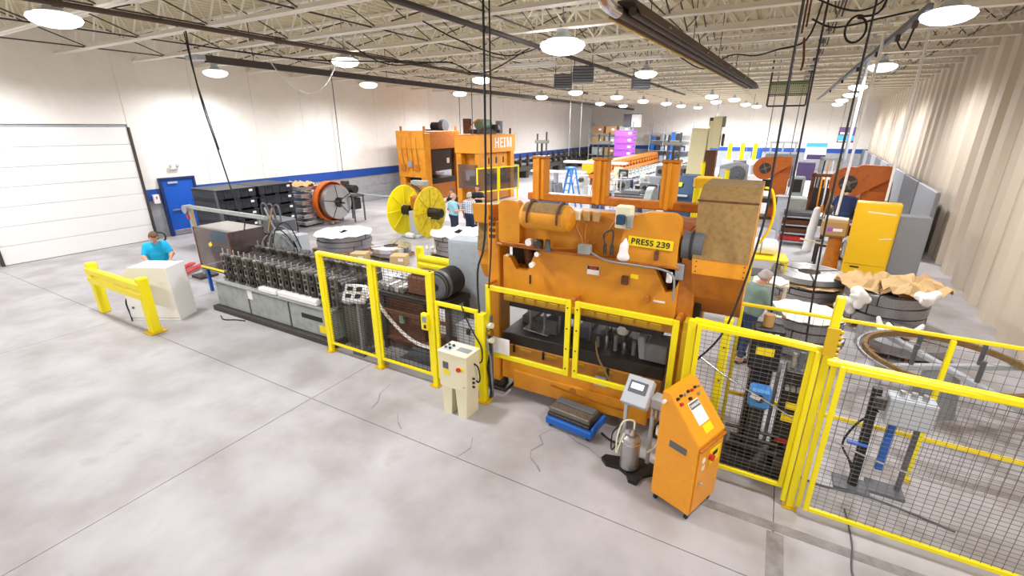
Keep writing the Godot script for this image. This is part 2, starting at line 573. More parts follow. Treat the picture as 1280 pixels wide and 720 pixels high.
# high-bay lamps: [x, z, label]; the row that the hall keeps overhead and behind the viewer comes last
func build_lamps() -> void:
	var spots := [
		[-18.4, -10.7, "round high-bay lamp before the bare cream wall, leftmost of the bright lamps"],
		[-11.9, -10.9, "round high-bay lamp from which the looped white cord hangs"],
		[-17.2, -17.0, "small round high-bay lamp just under the dark bus duct, right of the looped white cord"],
		[-11.4, -17.7, "round high-bay lamp right beside the hanging black cable, above the far orange press"],
		[-5.0, -11.4, "very bright large high-bay lamp glaring in the middle of the ceiling"],
		[-17.0, -24.0, "round high-bay lamp above the orange press by the wall"],
		[-14.3, -29.5, "round high-bay lamp far back, right of the motors on the orange press tops"],
		[-10.7, -26.5, "round high-bay lamp above the blue stepladder"],
		[-10.0, -32.0, "round high-bay lamp above the stacked purple crates"],
		[-13.8, -39.7, "round high-bay lamp just left of the purple crate rack's top"],
		[-9.7, -37.7, "round high-bay lamp over the far end of the orange roll line"],
		[-13.4, -45.0, "round high-bay lamp straight above the brown boxes on the rack"],
		[-8.95, -42.4, "round high-bay lamp over the blue wall shelves, nearer of the pair"],
		[-8.7, -47.7, "round high-bay lamp over the blue wall shelves, farther of the pair"],
		[-7.9, -52.3, "farthest small high-bay lamp over the blue wall shelves"],
		[-4.8, -18.7, "round high-bay lamp left of the long tube heater"],
		[-4.4, -34.2, "round high-bay lamp past the heater's far end, above the cream tower"],
		[-5.0, -41.7, "round high-bay lamp straight above the cream tower machine, farther back"],
		[-3.45, -38.8, "round high-bay lamp just right of the cream tower's tip"],
		[-3.25, -47.2, "small round high-bay lamp between the cream tower and the green netted frame"],
		[-2.6, -52.0, "farthest high-bay lamp left of the green netted frame"],
		[2.5, -20.4, "large round high-bay lamp at the right by the beige curtain wall, nearest of its row"],
		[2.85, -29.8, "second lamp of the row by the beige curtain wall"],
		[3.25, -36.7, "third lamp of the row by the beige curtain wall"],
		[3.4, -43.8, "fourth lamp of the row by the beige curtain wall"],
		[3.7, -51.0, "fifth and farthest lamp of the row by the beige curtain wall"],
		[-18.4, -4.2, "high-bay lamp overhead near the white roll-up door"],
		[-11.9, -4.2, "high-bay lamp overhead above the open floor by the yellow guard rail"],
		[-5.2, -4.2, "high-bay lamp overhead in front of the big orange press"],
		[1.8, -4.2, "high-bay lamp overhead above the orange control console"],
		[2.2, -11.8, "high-bay lamp overhead above the coil stacks at the right"],
		[-11.9, 2.5, "high-bay lamp behind the viewer at the left"],
		[-5.2, 2.5, "high-bay lamp behind the viewer in the middle"],
		[1.8, 2.5, "high-bay lamp behind the viewer at the right"],
		[-18.4, 2.5, "high-bay lamp behind the viewer by the left wall"],
	]
	var shade := Mb.new()
	shade.lathe([Vector2(0.0, 0.06), Vector2(0.27, 0.06), Vector2(0.28, 0.08), Vector2(0.16, 0.13), Vector2(0.11, 0.2), Vector2(0.1, 0.3), Vector2(0.0, 0.3)], 24)
	var shade_mesh := shade.mesh()
	var face := Mb.new()
	face.lathe([Vector2(0.0, -0.17), Vector2(0.14, -0.16), Vector2(0.27, -0.13), Vector2(0.36, -0.08), Vector2(0.4, -0.02), Vector2(0.38, 0.03), Vector2(0.3, 0.055), Vector2(0.0, 0.055)], 24)
	var face_mesh := face.mesh()
	var rod := Mb.new()
	rod.cyl(v3(0, 0.32, 0), v3(0, 0.42, 0), 0.05, 0.05, 10)
	rod.tube([v3(0, 0.4, 0), v3(0, 1.22, 0)], 0.012, 5)
	var rod_mesh := rod.mesh()
	for s in spots:
		var big: bool = s[0] == -5.0 and s[1] == -11.4
		var t := thing("high_bay_lamp", s[2], "lamp", v3(s[0], 5.98, s[1]), 0.0, "high-bay lamps under the joists")
		for e in [["housing", shade_mesh, "gray_light"], ["diffuser", face_mesh, "lamp_face_big" if big else "lamp_face"], ["hanger", rod_mesh, "gray"]]:
			var o := MeshInstance3D.new()
			o.name = e[0]
			o.mesh = e[1]
			o.material_override = M[e[2]]
			t.add_child(o, true)
		if big:
			t.scale = Vector3.ONE * 1.35
		var l := SpotLight3D.new()
		l.name = "lamp_light"
		l.position = v3(0, -0.24, 0)
		l.rotation.x = -PI / 2
		l.spot_angle = 88.5
		l.spot_angle_attenuation = 0.6
		l.spot_attenuation = 2.0
		l.spot_range = 70.0
		l.light_size = 0.3
		l.light_color = Color(0.97, 0.975, 1.0)
		l.light_energy = LAMP_POWER * (1.5 if big else 1.7 if s[1] < -28.0 else 1.25 if s[1] < -14.0 else 1.0)
		l.shadow_enabled = true
		t.add_child(l, true)


const WX := -20.6      # left wall face
const ZF := -56.5      # far wall face


func build_shell() -> void:
	# floor: slabs cast in bays, with open joints between
	var b := Mb.new()
	b.box(v3(-6, -0.16, -23.5), v3(34, 0.28, 67))
	var floor_node := struct("floor", b, M.concrete_dark)
	var xs := [-21.0, -18.9, -12.4, -5.9, 0.6, 7.1, 9.6]
	var zs := [-56.6, -49.45, -42.95, -36.45, -29.95, -23.45, -16.95, -10.45, -3.95, 2.55, 9.5]
	for i in xs.size() - 1:
		for j in zs.size() - 1:
			var x0: float = xs[i] + 0.005
			var x1: float = xs[i + 1] - 0.005
			var z0: float = zs[j] + 0.005
			var z1: float = zs[j + 1] - 0.005
			pbox(floor_node, "slab", v3((x0 + x1) / 2, -0.06, (z0 + z1) / 2), v3(x1 - x0, 0.12, z1 - z0), M.concrete_worn if zs[j] < -3.9 and zs[j] > -17.0 else M.concrete, 0.0)
	# darker filled strips by the right-hand fence, and cracks
	pbox(floor_node, "joint_filler", v3(2.4, 0.0015, -4.74), v3(5.2, 0.003, 0.13), M.concrete_dark, 0.0)
	pbox(floor_node, "joint_filler", v3(0.62, 0.0015, -3.2), v3(0.16, 0.003, 2.9), M.concrete_dark, 0.0)
	for pts in [
		[[-2.22, -5.1], [-2.3, -4.9], [-2.18, -4.75], [-2.26, -4.55], [-2.2, -4.42], [-2.06, -4.33], [-1.98, -4.25]],
		[[-2.22, -5.1], [-2.0, -5.13], [-1.8, -5.02], [-1.6, -4.98], [-1.42, -4.88], [-1.3, -4.86]],
		[[-5.1, -4.9], [-5.05, -4.6], [-4.9, -4.4], [-4.85, -4.2]],
		[[-3.1, -4.4], [-3.0, -4.2], [-3.05, -3.96]],
		[[-4.4, -4.3], [-4.25, -4.15], [-4.1, -4.05]],
	]:
		var c := Mb.new()
		for i in pts.size() - 1:
			var p := v3(pts[i][0], 0.002, pts[i][1])
			var q := v3(pts[i + 1][0], 0.002, pts[i + 1][1])
			var s: Vector3 = (q - p).normalized().cross(Vector3.UP) * (0.005 + 0.005 * ((i * 7) % 3))
			c.quad(p - s, p + s, q + s * 0.8, q - s * 0.8, Vector3.UP)
		part(floor_node, "crack", c, M.crack)

	# left wall: precast panels above, painted block below
	b = Mb.new()
	b.box(v3(WX - 0.16, 3.6, -24.1), v3(0.22, 7.3, 67.4))
	var wl := struct("wall_left", b, M.wall_gray)
	var z := -8.45
	while z > ZF:
		var z1 := maxf(z - 2.44, ZF)
		pbox(wl, "panel", v3(WX - 0.03, 4.53, (z + z1) / 2), v3(0.06, 5.33, z - z1 - 0.012), M.wall_cream, 0.004)
		z -= 2.44
	pbox(wl, "panel", v3(WX - 0.03, 5.7, -6.3), v3(0.06, 3.0, 4.3), M.wall_cream, 0.004)
	pbox(wl, "panel", v3(WX - 0.03, 3.6, 2.8), v3(0.06, 7.2, 13.6), M.wall_cream, 0.004)
	pbox(wl, "painted_band", v3(WX - 0.03, 1.65, (-8.45 - 8.95) / 2), v3(0.06, 0.41, 0.42), M.wall_blue, 0.003)
	pbox(wl, "painted_band", v3(WX - 0.03, 1.65, (-10.25 + ZF) / 2), v3(0.06, 0.41, -10.25 - ZF), M.wall_blue, 0.003)
	pbox(wl, "block_course", v3(WX - 0.04, 0.22, (-10.25 + ZF) / 2), v3(0.06, 0.43, -10.25 - ZF), M.wall_gray, 0.01)
	pbox(wl, "block_course", v3(WX - 0.04, 0.66, (-10.25 + ZF) / 2), v3(0.06, 0.43, -10.25 - ZF), M.wall_gray, 0.01)
	pbox(wl, "block_course", v3(WX - 0.04, 1.1, (-10.25 + ZF) / 2), v3(0.06, 0.43, -10.25 - ZF), M.wall_gray, 0.01)

	# far wall
	b = Mb.new()
	b.box(v3(-6, 3.6, ZF - 0.16), v3(30, 7.3, 0.22))
	var wf := struct("wall_far", b, M.wall_gray)
	for k in 12:
		pbox(wf, "panel", v3(WX + 1.22 + k * 2.44, 4.65, ZF - 0.03), v3(2.428, 5.1, 0.06), M.wall_cream, 0.004)
	pbox(wf, "painted_band", v3(-6, 1.9, ZF - 0.03), v3(29.2, 0.4, 0.06), M.wall_blue, 0.003)

	# right wall: ribbed sheeting, slightly askew
	b = Mb.new()
	var poly := []
	for k in 46:
		poly.append(Vector2(k * 1.4, 0.0))
		poly.append(Vector2(k * 1.4 + 0.55, 0.0))
		poly.append(Vector2(k * 1.4 + 0.7, 0.14))
		poly.append(Vector2(k * 1.4 + 1.25, 0.14))
	poly.append(Vector2(64.4, 0.0))
	poly.append(Vector2(64.4, -0.2))
	poly.append(Vector2(0, -0.2))
	b.ext(poly, 0.0, 7.25, Transform3D(Basis(v3(-0.0628, 0, 0.998), v3(-0.998, 0, -0.0628), Vector3.UP), v3(7.4, -0.02, -56.4)))
	struct("wall_right", b, M.curtain)
	b = Mb.new()
	b.box(v3(-6, 3.6, 9.5), v3(30, 7.3, 0.2))
	struct("wall_back", b, M.wall_cream)

	# roof: ribbed steel deck
	b = Mb.new()
	poly = []
	for k in 100:
		poly.append(Vector2(-21.2 + k * 0.3, 7.2))
		poly.append(Vector2(-21.2 + k * 0.3 + 0.17, 7.2))
		poly.append(Vector2(-21.2 + k * 0.3 + 0.2, 7.26))
		poly.append(Vector2(-21.2 + k * 0.3 + 0.27, 7.26))
	poly.append(Vector2(8.8, 7.2))
	poly.append(Vector2(8.8, 7.45))
	poly.append(Vector2(-21.2, 7.45))
	b.ext(poly, ZF - 0.3, 9.7)
	var ce := struct("ceiling", b, M.deck)
	b = Mb.new()
	for x in [-18.6, -15.4, -12.2, -9.0, -5.8, -2.6, 0.6, 3.8]:
		b.tube([v3(x, 6.36, -56), v3(x, 6.36, 9)], 0.018, 4)
		var zz := -2.9
		while zz > -40.0:
			b.tube([v3(x, 6.36, zz), v3(x, 7.12, zz - 2.1)], 0.016, 4)
			b.tube([v3(x + 0.1, 7.12, zz), v3(x + 0.1, 6.36, zz - 2.1)], 0.016, 4)
			zz -= 2.1
	part(ce, "bridging", b, M.dark_steel, "", true)

	# open-web joists across the hall
	var chord := Mb.new()
	chord.box(v3(-6.3, 6.31, -0.06), v3(28.6, 0.018, 0.09), 0.0)
	chord.box(v3(-6.3, 6.31, 0.06), v3(28.6, 0.018, 0.09), 0.0)
	chord.box(v3(-6.3, 6.36, -0.024), v3(28.6, 0.1, 0.018), 0.0)
	chord.box(v3(-6.3, 6.36, 0.024), v3(28.6, 0.1, 0.018), 0.0)
	var top := Mb.new()
	top.box(v3(-6.3, 7.16, 0), v3(28.6, 0.07, 0.15), 0.0)
	var web := Mb.new()
	var x := -20.5
	while x < 7.8:
		web.bar(v3(x, 6.36, 0), v3(x + 0.6, 7.14, 0), 0.035, 0.035)
		web.bar(v3(x + 0.6, 7.14, 0), v3(x + 1.2, 6.36, 0), 0.035, 0.035)
		web.bar(v3(x + 0.6, 6.36, 0), v3(x + 0.6, 7.14, 0), 0.03, 0.03)
		x += 1.2
	var ms := [chord.mesh(), top.mesh(), web.mesh()]
	var names := ["nearest", "second", "third", "fourth", "fifth", "sixth", "seventh", "eighth", "ninth", "tenth", "eleventh", "twelfth", "thirteenth", "fourteenth", "fifteenth", "sixteenth", "seventeenth", "eighteenth", "nineteenth", "twentieth", "twenty-first", "twenty-second", "twenty-third", "twenty-fourth", "twenty-fifth", "twenty-sixth"]
	for k in 26:
		var t := thing("roof_joist", "cream open-web roof joist spanning the hall, %s of the row counted from the viewer" % names[k], "joist", v3(0, 0, -2.9 - 2.1 * k), 0.0, "roof joists under the deck")
		for e in 3:
			var o := MeshInstance3D.new()
			o.name = ["bottom_chord", "top_chord", "web"][e]
			o.mesh = ms[e]
			o.material_override = M.joist
			if e == 2:
				o.set_meta("kind", "stuff")
			t.add_child(o, true)

	# blue door in the left wall
	b = Mb.new()
	b.box(v3(WX + 0.03, 1.08, -9.6), v3(0.1, 2.16, 1.12), 0.01)
	var d := struct("door_1", b, M.blue_door)
	for s in [-1, 1]:
		pbox(d, "frame", v3(WX + 0.05, 1.1, -9.6 + s * 0.6), v3(0.16, 2.2, 0.09), M.blue_door_frame)
	pbox(d, "frame", v3(WX + 0.05, 2.21, -9.6), v3(0.16, 0.09, 1.29), M.blue_door_frame)
	pbox(d, "closer", v3(WX + 0.12, 2.06, -9.4), v3(0.07, 0.07, 0.34), M.gray_light)
	pbox(d, "kick_plate", v3(WX + 0.085, 0.12, -9.6), v3(0.01, 0.2, 1.0), M.steel)
	pbox(d, "push_bar", v3(WX + 0.12, 1.0, -9.65), v3(0.05, 0.06, 0.9), M.steel)
	# white sectional roll-up door
	b = Mb.new()
	b.box(v3(WX + 0.02, 2.05, -6.3), v3(0.04, 4.1, 4.2))
	d = struct("door_2", b, M.gray_light)
	for k in 7:
		pbox(d, "section", v3(WX + 0.06, 0.3 + k * 0.585, -6.3), v3(0.06, 0.575, 4.16), M.white, 0.01)
	pbox(d, "track", v3(WX + 0.08, 2.05, -8.42), v3(0.12, 4.1, 0.07), M.dark_steel)
	pbox(d, "track", v3(WX + 0.08, 2.05, -4.18), v3(0.12, 4.1, 0.07), M.dark_steel)
	# exit lamp over the blue door
	var t := thing("emergency_lamp", "small white twin-head emergency lamp on the wall above the blue door", "lamp", v3(WX, 2.6, -9.6))
	pbox(t, "body", v3(0.06, 0.0, 0), v3(0.1, 0.1, 0.3), M.white)
	pcyl(t, "lamp_head", v3(0.08, 0.08, -0.12), v3(0.16, 0.1, -0.12), 0.05, M.gray_light)
	pcyl(t, "lamp_head", v3(0.08, 0.08, 0.12), v3(0.16, 0.1, 0.12), 0.05, M.gray_light)
	t = thing("switch_box", "white switch box on the blue band left of the blue door", "switch", v3(WX, 1.5, -8.75))
	pbox(t, "box", v3(0.05, 0.0, 0), v3(0.1, 0.34, 0.2), M.white)
	pbox(t, "lever", v3(0.11, 0.05, 0), v3(0.03, 0.1, 0.03), M.red)


func build_overhead() -> void:
	var t: Node3D
	# bus duct along the wall side
	t = thing("bus_duct", "long dark gray bus duct hung under the joists along the left wall", "duct", v3(-15.0, 5.98, 0))
	pbox(t, "duct", v3(0, 0, -31.5), v3(0.12, 0.2, 46), M.dark_steel)
	for k in 8:
		ptube(t, "hanger", [v3(0, 0.1, -10.0 - k * 5.9), v3(0, 1.22, -10.0 - k * 5.9)], 0.012, M.dark_steel)
	pbox(t, "end_fitting", v3(-0.25, 0.02, -8.4), v3(0.6, 0.14, 0.3), M.gray_light)
	# black iron pipes
	t = thing("gas_pipe", "thick dark brown pipe running under the joists at the upper left", "pipe", v3(-11.3, 6.12, 0))
	pcyl(t, "pipe", v3(0, 0, 2), v3(0, 0, -30), 0.05, M.pipe_brown)
	for k in 7:
		pcyl(t, "coupling", v3(0, 0, -4.0 - k * 4.2), v3(0, 0, -4.14 - k * 4.2), 0.07, M.pipe_brown)
	t = thing("gas_pipe", "dark pipe running under the joists to the large bright lamp", "pipe", v3(-6.05, 6.12, 0))
	pcyl(t, "pipe", v3(0, 0, 2), v3(0, 0, -34), 0.055, M.dark_steel)
	for k in 7:
		pcyl(t, "coupling", v3(0, 0, -5.3 - k * 4.2), v3(0, 0, -5.45 - k * 4.2), 0.075, M.dark_steel)
	t = thing("cable_track", "long gray overhead cable track at the right, running towards the far wall", "track", v3(1.95, 6.16, 0))
	pbox(t, "track", v3(0, 0, -29), v3(0.1, 0.12, 34), M.gray_dark)
	for k in 6:
		pbox(t, "trolley", v3(0, -0.12, -13.0 - k * 1.1 - k * k * 0.6), v3(0.08, 0.14, 0.16), M.dark_steel)
	ptube(t, "festoon_cable", [v3(0, -0.18, -13), v3(0, -0.5, -13.6), v3(0, -0.18, -14.7)], 0.02, M.black_rubber)
	# radiant tube heater
	t = thing("tube_heater", "long brown radiant tube heater hanging under the joists right of the bright lamp", "heater", v3(-2.53, 5.6, 0), deg_to_rad(-3.15))
	var b := Mb.new()
	var prof := [Vector2(-0.24, -0.06), Vector2(-0.12, 0.13), Vector2(0.12, 0.13), Vector2(0.24, -0.06), Vector2(0.22, -0.07), Vector2(0.11, 0.11), Vector2(-0.11, 0.11), Vector2(-0.22, -0.07)]
	b.ext(prof, -21.8, -7.0)
	part(t, "reflector", b, M.pipe_brown)
	pbox(t, "lower_lip", v3(-0.23, -0.07, -14.4), v3(0.03, 0.02, 14.8), M.yellow_dark, 0.0)
	pcyl(t, "burner_tube", v3(-0.08, -0.02, -6.6), v3(-0.08, -0.02, -21.9), 0.055, M.pipe_brown)
	pcyl(t, "burner_tube", v3(0.1, -0.02, -7.0), v3(0.1, -0.02, -21.9), 0.055, M.dark_steel)
	for k in 5:
		pbox(t, "bracket", v3(0, 0.0, -8.5 - k * 3.1), v3(0.46, 0.03, 0.05), M.steel)
		ptube(t, "chain", [v3(-0.12, 0.13, -8.5 - k * 3.1), v3(-0.12, 1.58, -8.5 - k * 3.1)], 0.008, M.dark_steel, 4)
	ptube(t, "flue_elbow", [v3(-0.08, -0.02, -6.9), v3(-0.1, 0.02, -6.55), v3(-0.12, 0.25, -6.35), v3(-0.12, 0.9, -6.3)], 0.085, M.steel_bright, 12)
	pbox(t, "end_cap", v3(0, 0.0, -21.95), v3(0.3, 0.16, 0.1), M.steel)
	# unit heaters and ventilation pieces among the joists
	for s in [[-6.3, -16.2, "gray unit heater hanging right behind the large bright lamp"], [-5.3, -20.0, "gray unit heater hanging between the bright lamp and the tube heater"], [-7.9, -18.2, "gray unit heater hanging left behind the large bright lamp"]]:
		t = thing("unit_heater", s[2], "heater", v3(s[0], 5.55, s[1]), 0.4)
		pbox(t, "case", v3(0, 0.25, 0), v3(0.7, 0.5, 0.5), M.gray_dark, 0.02)
		for k in 5:
			pbox(t, "louver", v3(0, 0.07 + k * 0.09, 0.27), v3(0.66, 0.02, 0.06), M.gray, 0.0, Basis(Vector3.RIGHT, 0.5))
		pcyl(t, "fan_guard", v3(0, 0.25, -0.25), v3(0, 0.25, -0.32), 0.22, M.dark_steel)
		for sx in [-0.3, 0.3]:
			ptube(t, "hanger", [v3(sx, 0.52, 0), v3(sx, 1.65, 0)], 0.012, M.dark_steel, 4)
	for s in [[-7.8, -15.2, 1.9, "white fluorescent strip fitting left behind the large bright lamp"], [-4.3, -15.6, 1.5, "white fluorescent strip fitting right behind the large bright lamp"], [-3.2, -24.0, 1.6, "white fluorescent strip fitting left of the heater's far end"]]:
		t = thing("strip_light", s[3], "lamp", v3(s[0], 6.1, s[1]))
		pbox(t, "housing", v3(0, 0, 0), v3(s[2], 0.09, 0.16), M.white)
		for sx in [-1, 1]:
			ptube(t, "hook", [v3(sx * s[2] * 0.4, 0.04, 0), v3(sx * s[2] * 0.42, 0.2, 0.02), v3(sx * s[2] * 0.4, 1.09, 0)], 0.012, M.steel, 4)
	# netted frame hanging far back
	t = thing("netted_frame", "green netted steel frame hanging from the joists far back at the right", "frame", v3(-0.1, 5.0, -25.2))
	for sx in [-0.75, 0.0, 0.75]:
		for sz in [-0.5, 0.5]:
			ptube(t, "strut", [v3(sx, 0, sz), v3(sx, 2.2, sz)], 0.022, M.dark_steel, 5)
	for y in [0.0, 0.45, 0.95]:
		ptube(t, "rail", [v3(-0.75, y, 0.5), v3(0.75, y, 0.5)], 0.02, M.dark_steel, 5)
		ptube(t, "rail", [v3(-0.75, y, -0.5), v3(0.75, y, -0.5)], 0.02, M.dark_steel, 5)
	var net := Mb.new()
	for k in 22:
		net.box(v3(-0.74 + k * 0.07, 0.72, 0.5), v3(0.03, 0.5, 0.004))
	for k in 9:
		net.box(v3(0, 0.49 + k * 0.06, 0.5), v3(1.5, 0.025, 0.004))
	part(t, "net", net, M.green_net, "", true)
	# hanging cords and drops
	var bk: Material = M.black_rubber
	cable("hanging_cable", [v3(-3.32, 7.2, -5.36), v3(-3.33, 3.1, -5.36), v3(-3.36, 1.9, -5.3)], 0.011, bk, "black power cord hanging straight down past the left end of the big press")
	cable("hanging_cable", [v3(-3.42, 7.2, -5.38), v3(-3.44, 3.0, -5.38), v3(-3.55, 2.1, -5.3), v3(-3.46, 1.2, -5.22)], 0.015, bk, "thicker black cord beside it, curling down to the press guard's left edge")
	cable("hanging_cable", [v3(-0.04, 7.2, -5.42), v3(-0.03, 4.0, -5.42), v3(-0.03, 3.1, -5.42), v3(-0.2, 1.97, -5.36), v3(-0.45, 1.5, -5.3)], 0.013, bk, "black cord hanging down the right side of the brown dusty flywheel guard")
	cable("hanging_cable", [v3(0.2, 7.2, -6.9), v3(0.21, 2.6, -6.9), v3(0.27, 1.62, -6.9)], 0.013, bk, "black cord hanging behind the fence in front of the man in green")
	cable("hanging_cable", [v3(0.66, 7.2, -6.9), v3(0.65, 3.2, -6.9), v3(0.72, 1.3, -6.7)], 0.013, bk, "black cord hanging behind the fence over the stack of flat steel coils")
	cable("wall_cable", [v3(-13.02, 6.3, -7.05), v3(-12.95, 5.6, -7.0), v3(-12.85, 4.6, -7.0), v3(-12.6, 3.6, -7.0), v3(-12.3, 2.4, -7.0), v3(-12.0, 1.7, -7.0)], 0.02, bk, "black cord slanting down before the cream wall to the left-hand forming machine")
	cable("wall_cable", [v3(-13.2, 6.3, -7.1), v3(-13.05, 5.4, -7.05), v3(-12.85, 4.5, -7.05), v3(-12.62, 3.55, -7.05)], 0.014, bk, "thinner black cord twisted round the slanting cord before the cream wall")
	cable("looped_cable", [v3(-11.95, 5.9, -10.6), v3(-12.2, 5.5, -10.5), v3(-12.7, 5.2, -10.5), v3(-13.3, 5.1, -10.5), v3(-14.0, 5.35, -10.5), v3(-14.5, 5.7, -10.5), v3(-15.1, 6.35, -10.5)], 0.02, M.white, "white cord hanging in a loop from the lamp at the upper left")
	var loop := []
	for k in 15:
		loop.append(v3(0.68 + 0.13 * cos(k * 0.47 + 1.2), 5.45 + 0.17 * sin(k * 0.47 + 1.2), -9.0 - 0.01 * k))
	loop.append(v3(0.95, 5.7, -9.1))
	loop.append(v3(1.0, 6.35, -9.1))
	cable("coiled_cable", loop, 0.016, bk, "black cord tied up in a loop under the joists at the upper right")
	cable("draped_cable", [v3(0.1, 5.63, -9), v3(0.35, 5.5, -9), v3(0.6, 5.5, -9), v3(0.9, 5.55, -9), v3(1.35, 5.62, -9)], 0.014, bk, "black cord draped sideways across the loop at the upper right")
	cable("draped_cable", [v3(-0.6, 6.3, -9.2), v3(0.0, 5.95, -9.0), v3(0.4, 5.75, -9.0), v3(0.7, 5.68, -9.0), v3(0.95, 5.8, -9.0), v3(1.3, 6.3, -9.2)], 0.014, bk, "black cord draped over the top of the loop at the upper right")
	t = thing("conduit_drop", "dark conduits dropping from the joists at the top right", "conduit", v3(-0.05, 5.5, -9.8))
	for k in 3:
		pbox(t, "conduit", v3(k * 0.05, 0.45 + k * 0.04, 0), v3(0.03, 0.95 - k * 0.1, 0.03), M.rust_brown)
	ptube(t, "flexible_end", [v3(0.1, 0.0, 0), v3(0.13, -0.2, 0), v3(0.15, -0.35, 0), v3(0.14, -0.5, 0)], 0.02, M.rust_brown)
	cable("draped_cable", [v3(-3.4, 6.3, -17.6), v3(-2.4, 5.75, -16.0), v3(-1.6, 5.95, -15), v3(-0.9, 5.72, -13.5), v3(-0.4, 5.65, -12.2), v3(0.1, 5.7, -11.5), v3(0.25, 6.3, -11.3)], 0.018, bk, "long black cord snaking sideways under the joists past the tube heater")
	cable("draped_cable", [v3(-10.8, 6.3, -10.0), v3(-9.9, 5.75, -10.6), v3(-8.9, 5.9, -12.0), v3(-8.1, 5.6, -12.6), v3(-6.9, 6.31, -13.4)], 0.018, bk, "black cord sagging under the joists left of the large bright lamp")
	cable("draped_cable", [v3(-14.2, 6.2, -7.6), v3(-13.0, 6.0, -8.2), v3(-11.7, 5.85, -9.4), v3(-10.4, 5.95, -11.6), v3(-9.8, 6.1, -13.5)], 0.02, bk, "black cord bundle sagging along the thick brown pipe")
	cable("draped_cable", [v3(-7.3, 6.3, -9.0), v3(-6.9, 6.0, -9.8), v3(-6.2, 5.75, -10.8), v3(-5.5, 6.0, -11.4)], 0.016, bk, "black cord slanting down into the large bright lamp")
	# slim drops in front of the far wall and left wall
	for s in [[-13.6, 3.7, -20.2, "thin pale conduit dropping onto the orange press by the wall"], [-20.2, 1.9, -17.5, "thin conduit on the cream wall above the orange coil reel"], [-19.9, 3.4, -28.0, "thin drop cord behind the far orange press"], [-11.4, 2.4, -27.5, "thin drop cord above the blue stepladder, left one"], [-10.8, 2.4, -27.8, "thin drop cord above the blue stepladder, right one"], [-8.8, 2.5, -42.0, "gray conduit dropping left of the blue wall shelves"], [-4.6, 3.6, -40.0, "thin drop cord above the cream tower"], [-2.2, 2.4, -40.0, "thin drop cord right of the cream tower"], [-0.6, 2.9, -26.0, "thin drop cord down to the left orange flywheel press"], [0.45, 2.7, -26.0, "second thin drop cord down to the left orange flywheel press"]]:
		cable("drop_conduit", [v3(s[0], 7.2, s[2]), v3(s[0], s[1], s[2])], 0.022, M.gray_dark if s[0] < -12 else M.gray, s[3], "conduit", 5)
	cable("air_pipe", [v3(1.86, 7.2, -16.0), v3(1.72, 1.72, -16.0)], 0.035, M.white, "white air pipe slanting down beside the man in navy", "pipe", 8)
	cable("air_pipe", [v3(2.7, 7.2, -16.0), v3(2.76, 2.2, -16.0)], 0.032, M.white, "white air pipe at the right edge behind the yellow cabinet", "pipe", 8)
	cable("air_pipe", [v3(2.15, 7.2, -21.0), v3(2.1, 3.0, -21.0)], 0.06, M.gray_light, "gray pipe by the beige curtain wall, left of the white pipe", "pipe", 8)


func rr(x0: float, y0: float, x1: float, y1: float, r: float) -> Array:
	var o := []
	for e in [[x1 - r, y1 - r, 0.0], [x0 + r, y1 - r, 0.5], [x0 + r, y0 + r, 1.0], [x1 - r, y0 + r, 1.5]]:
		for k in 5:
			var a: float = PI * (e[2] + k * 0.125)
			o.append(Vector2(e[0] + r * cos(a), e[1] + r * sin(a)))
	return o


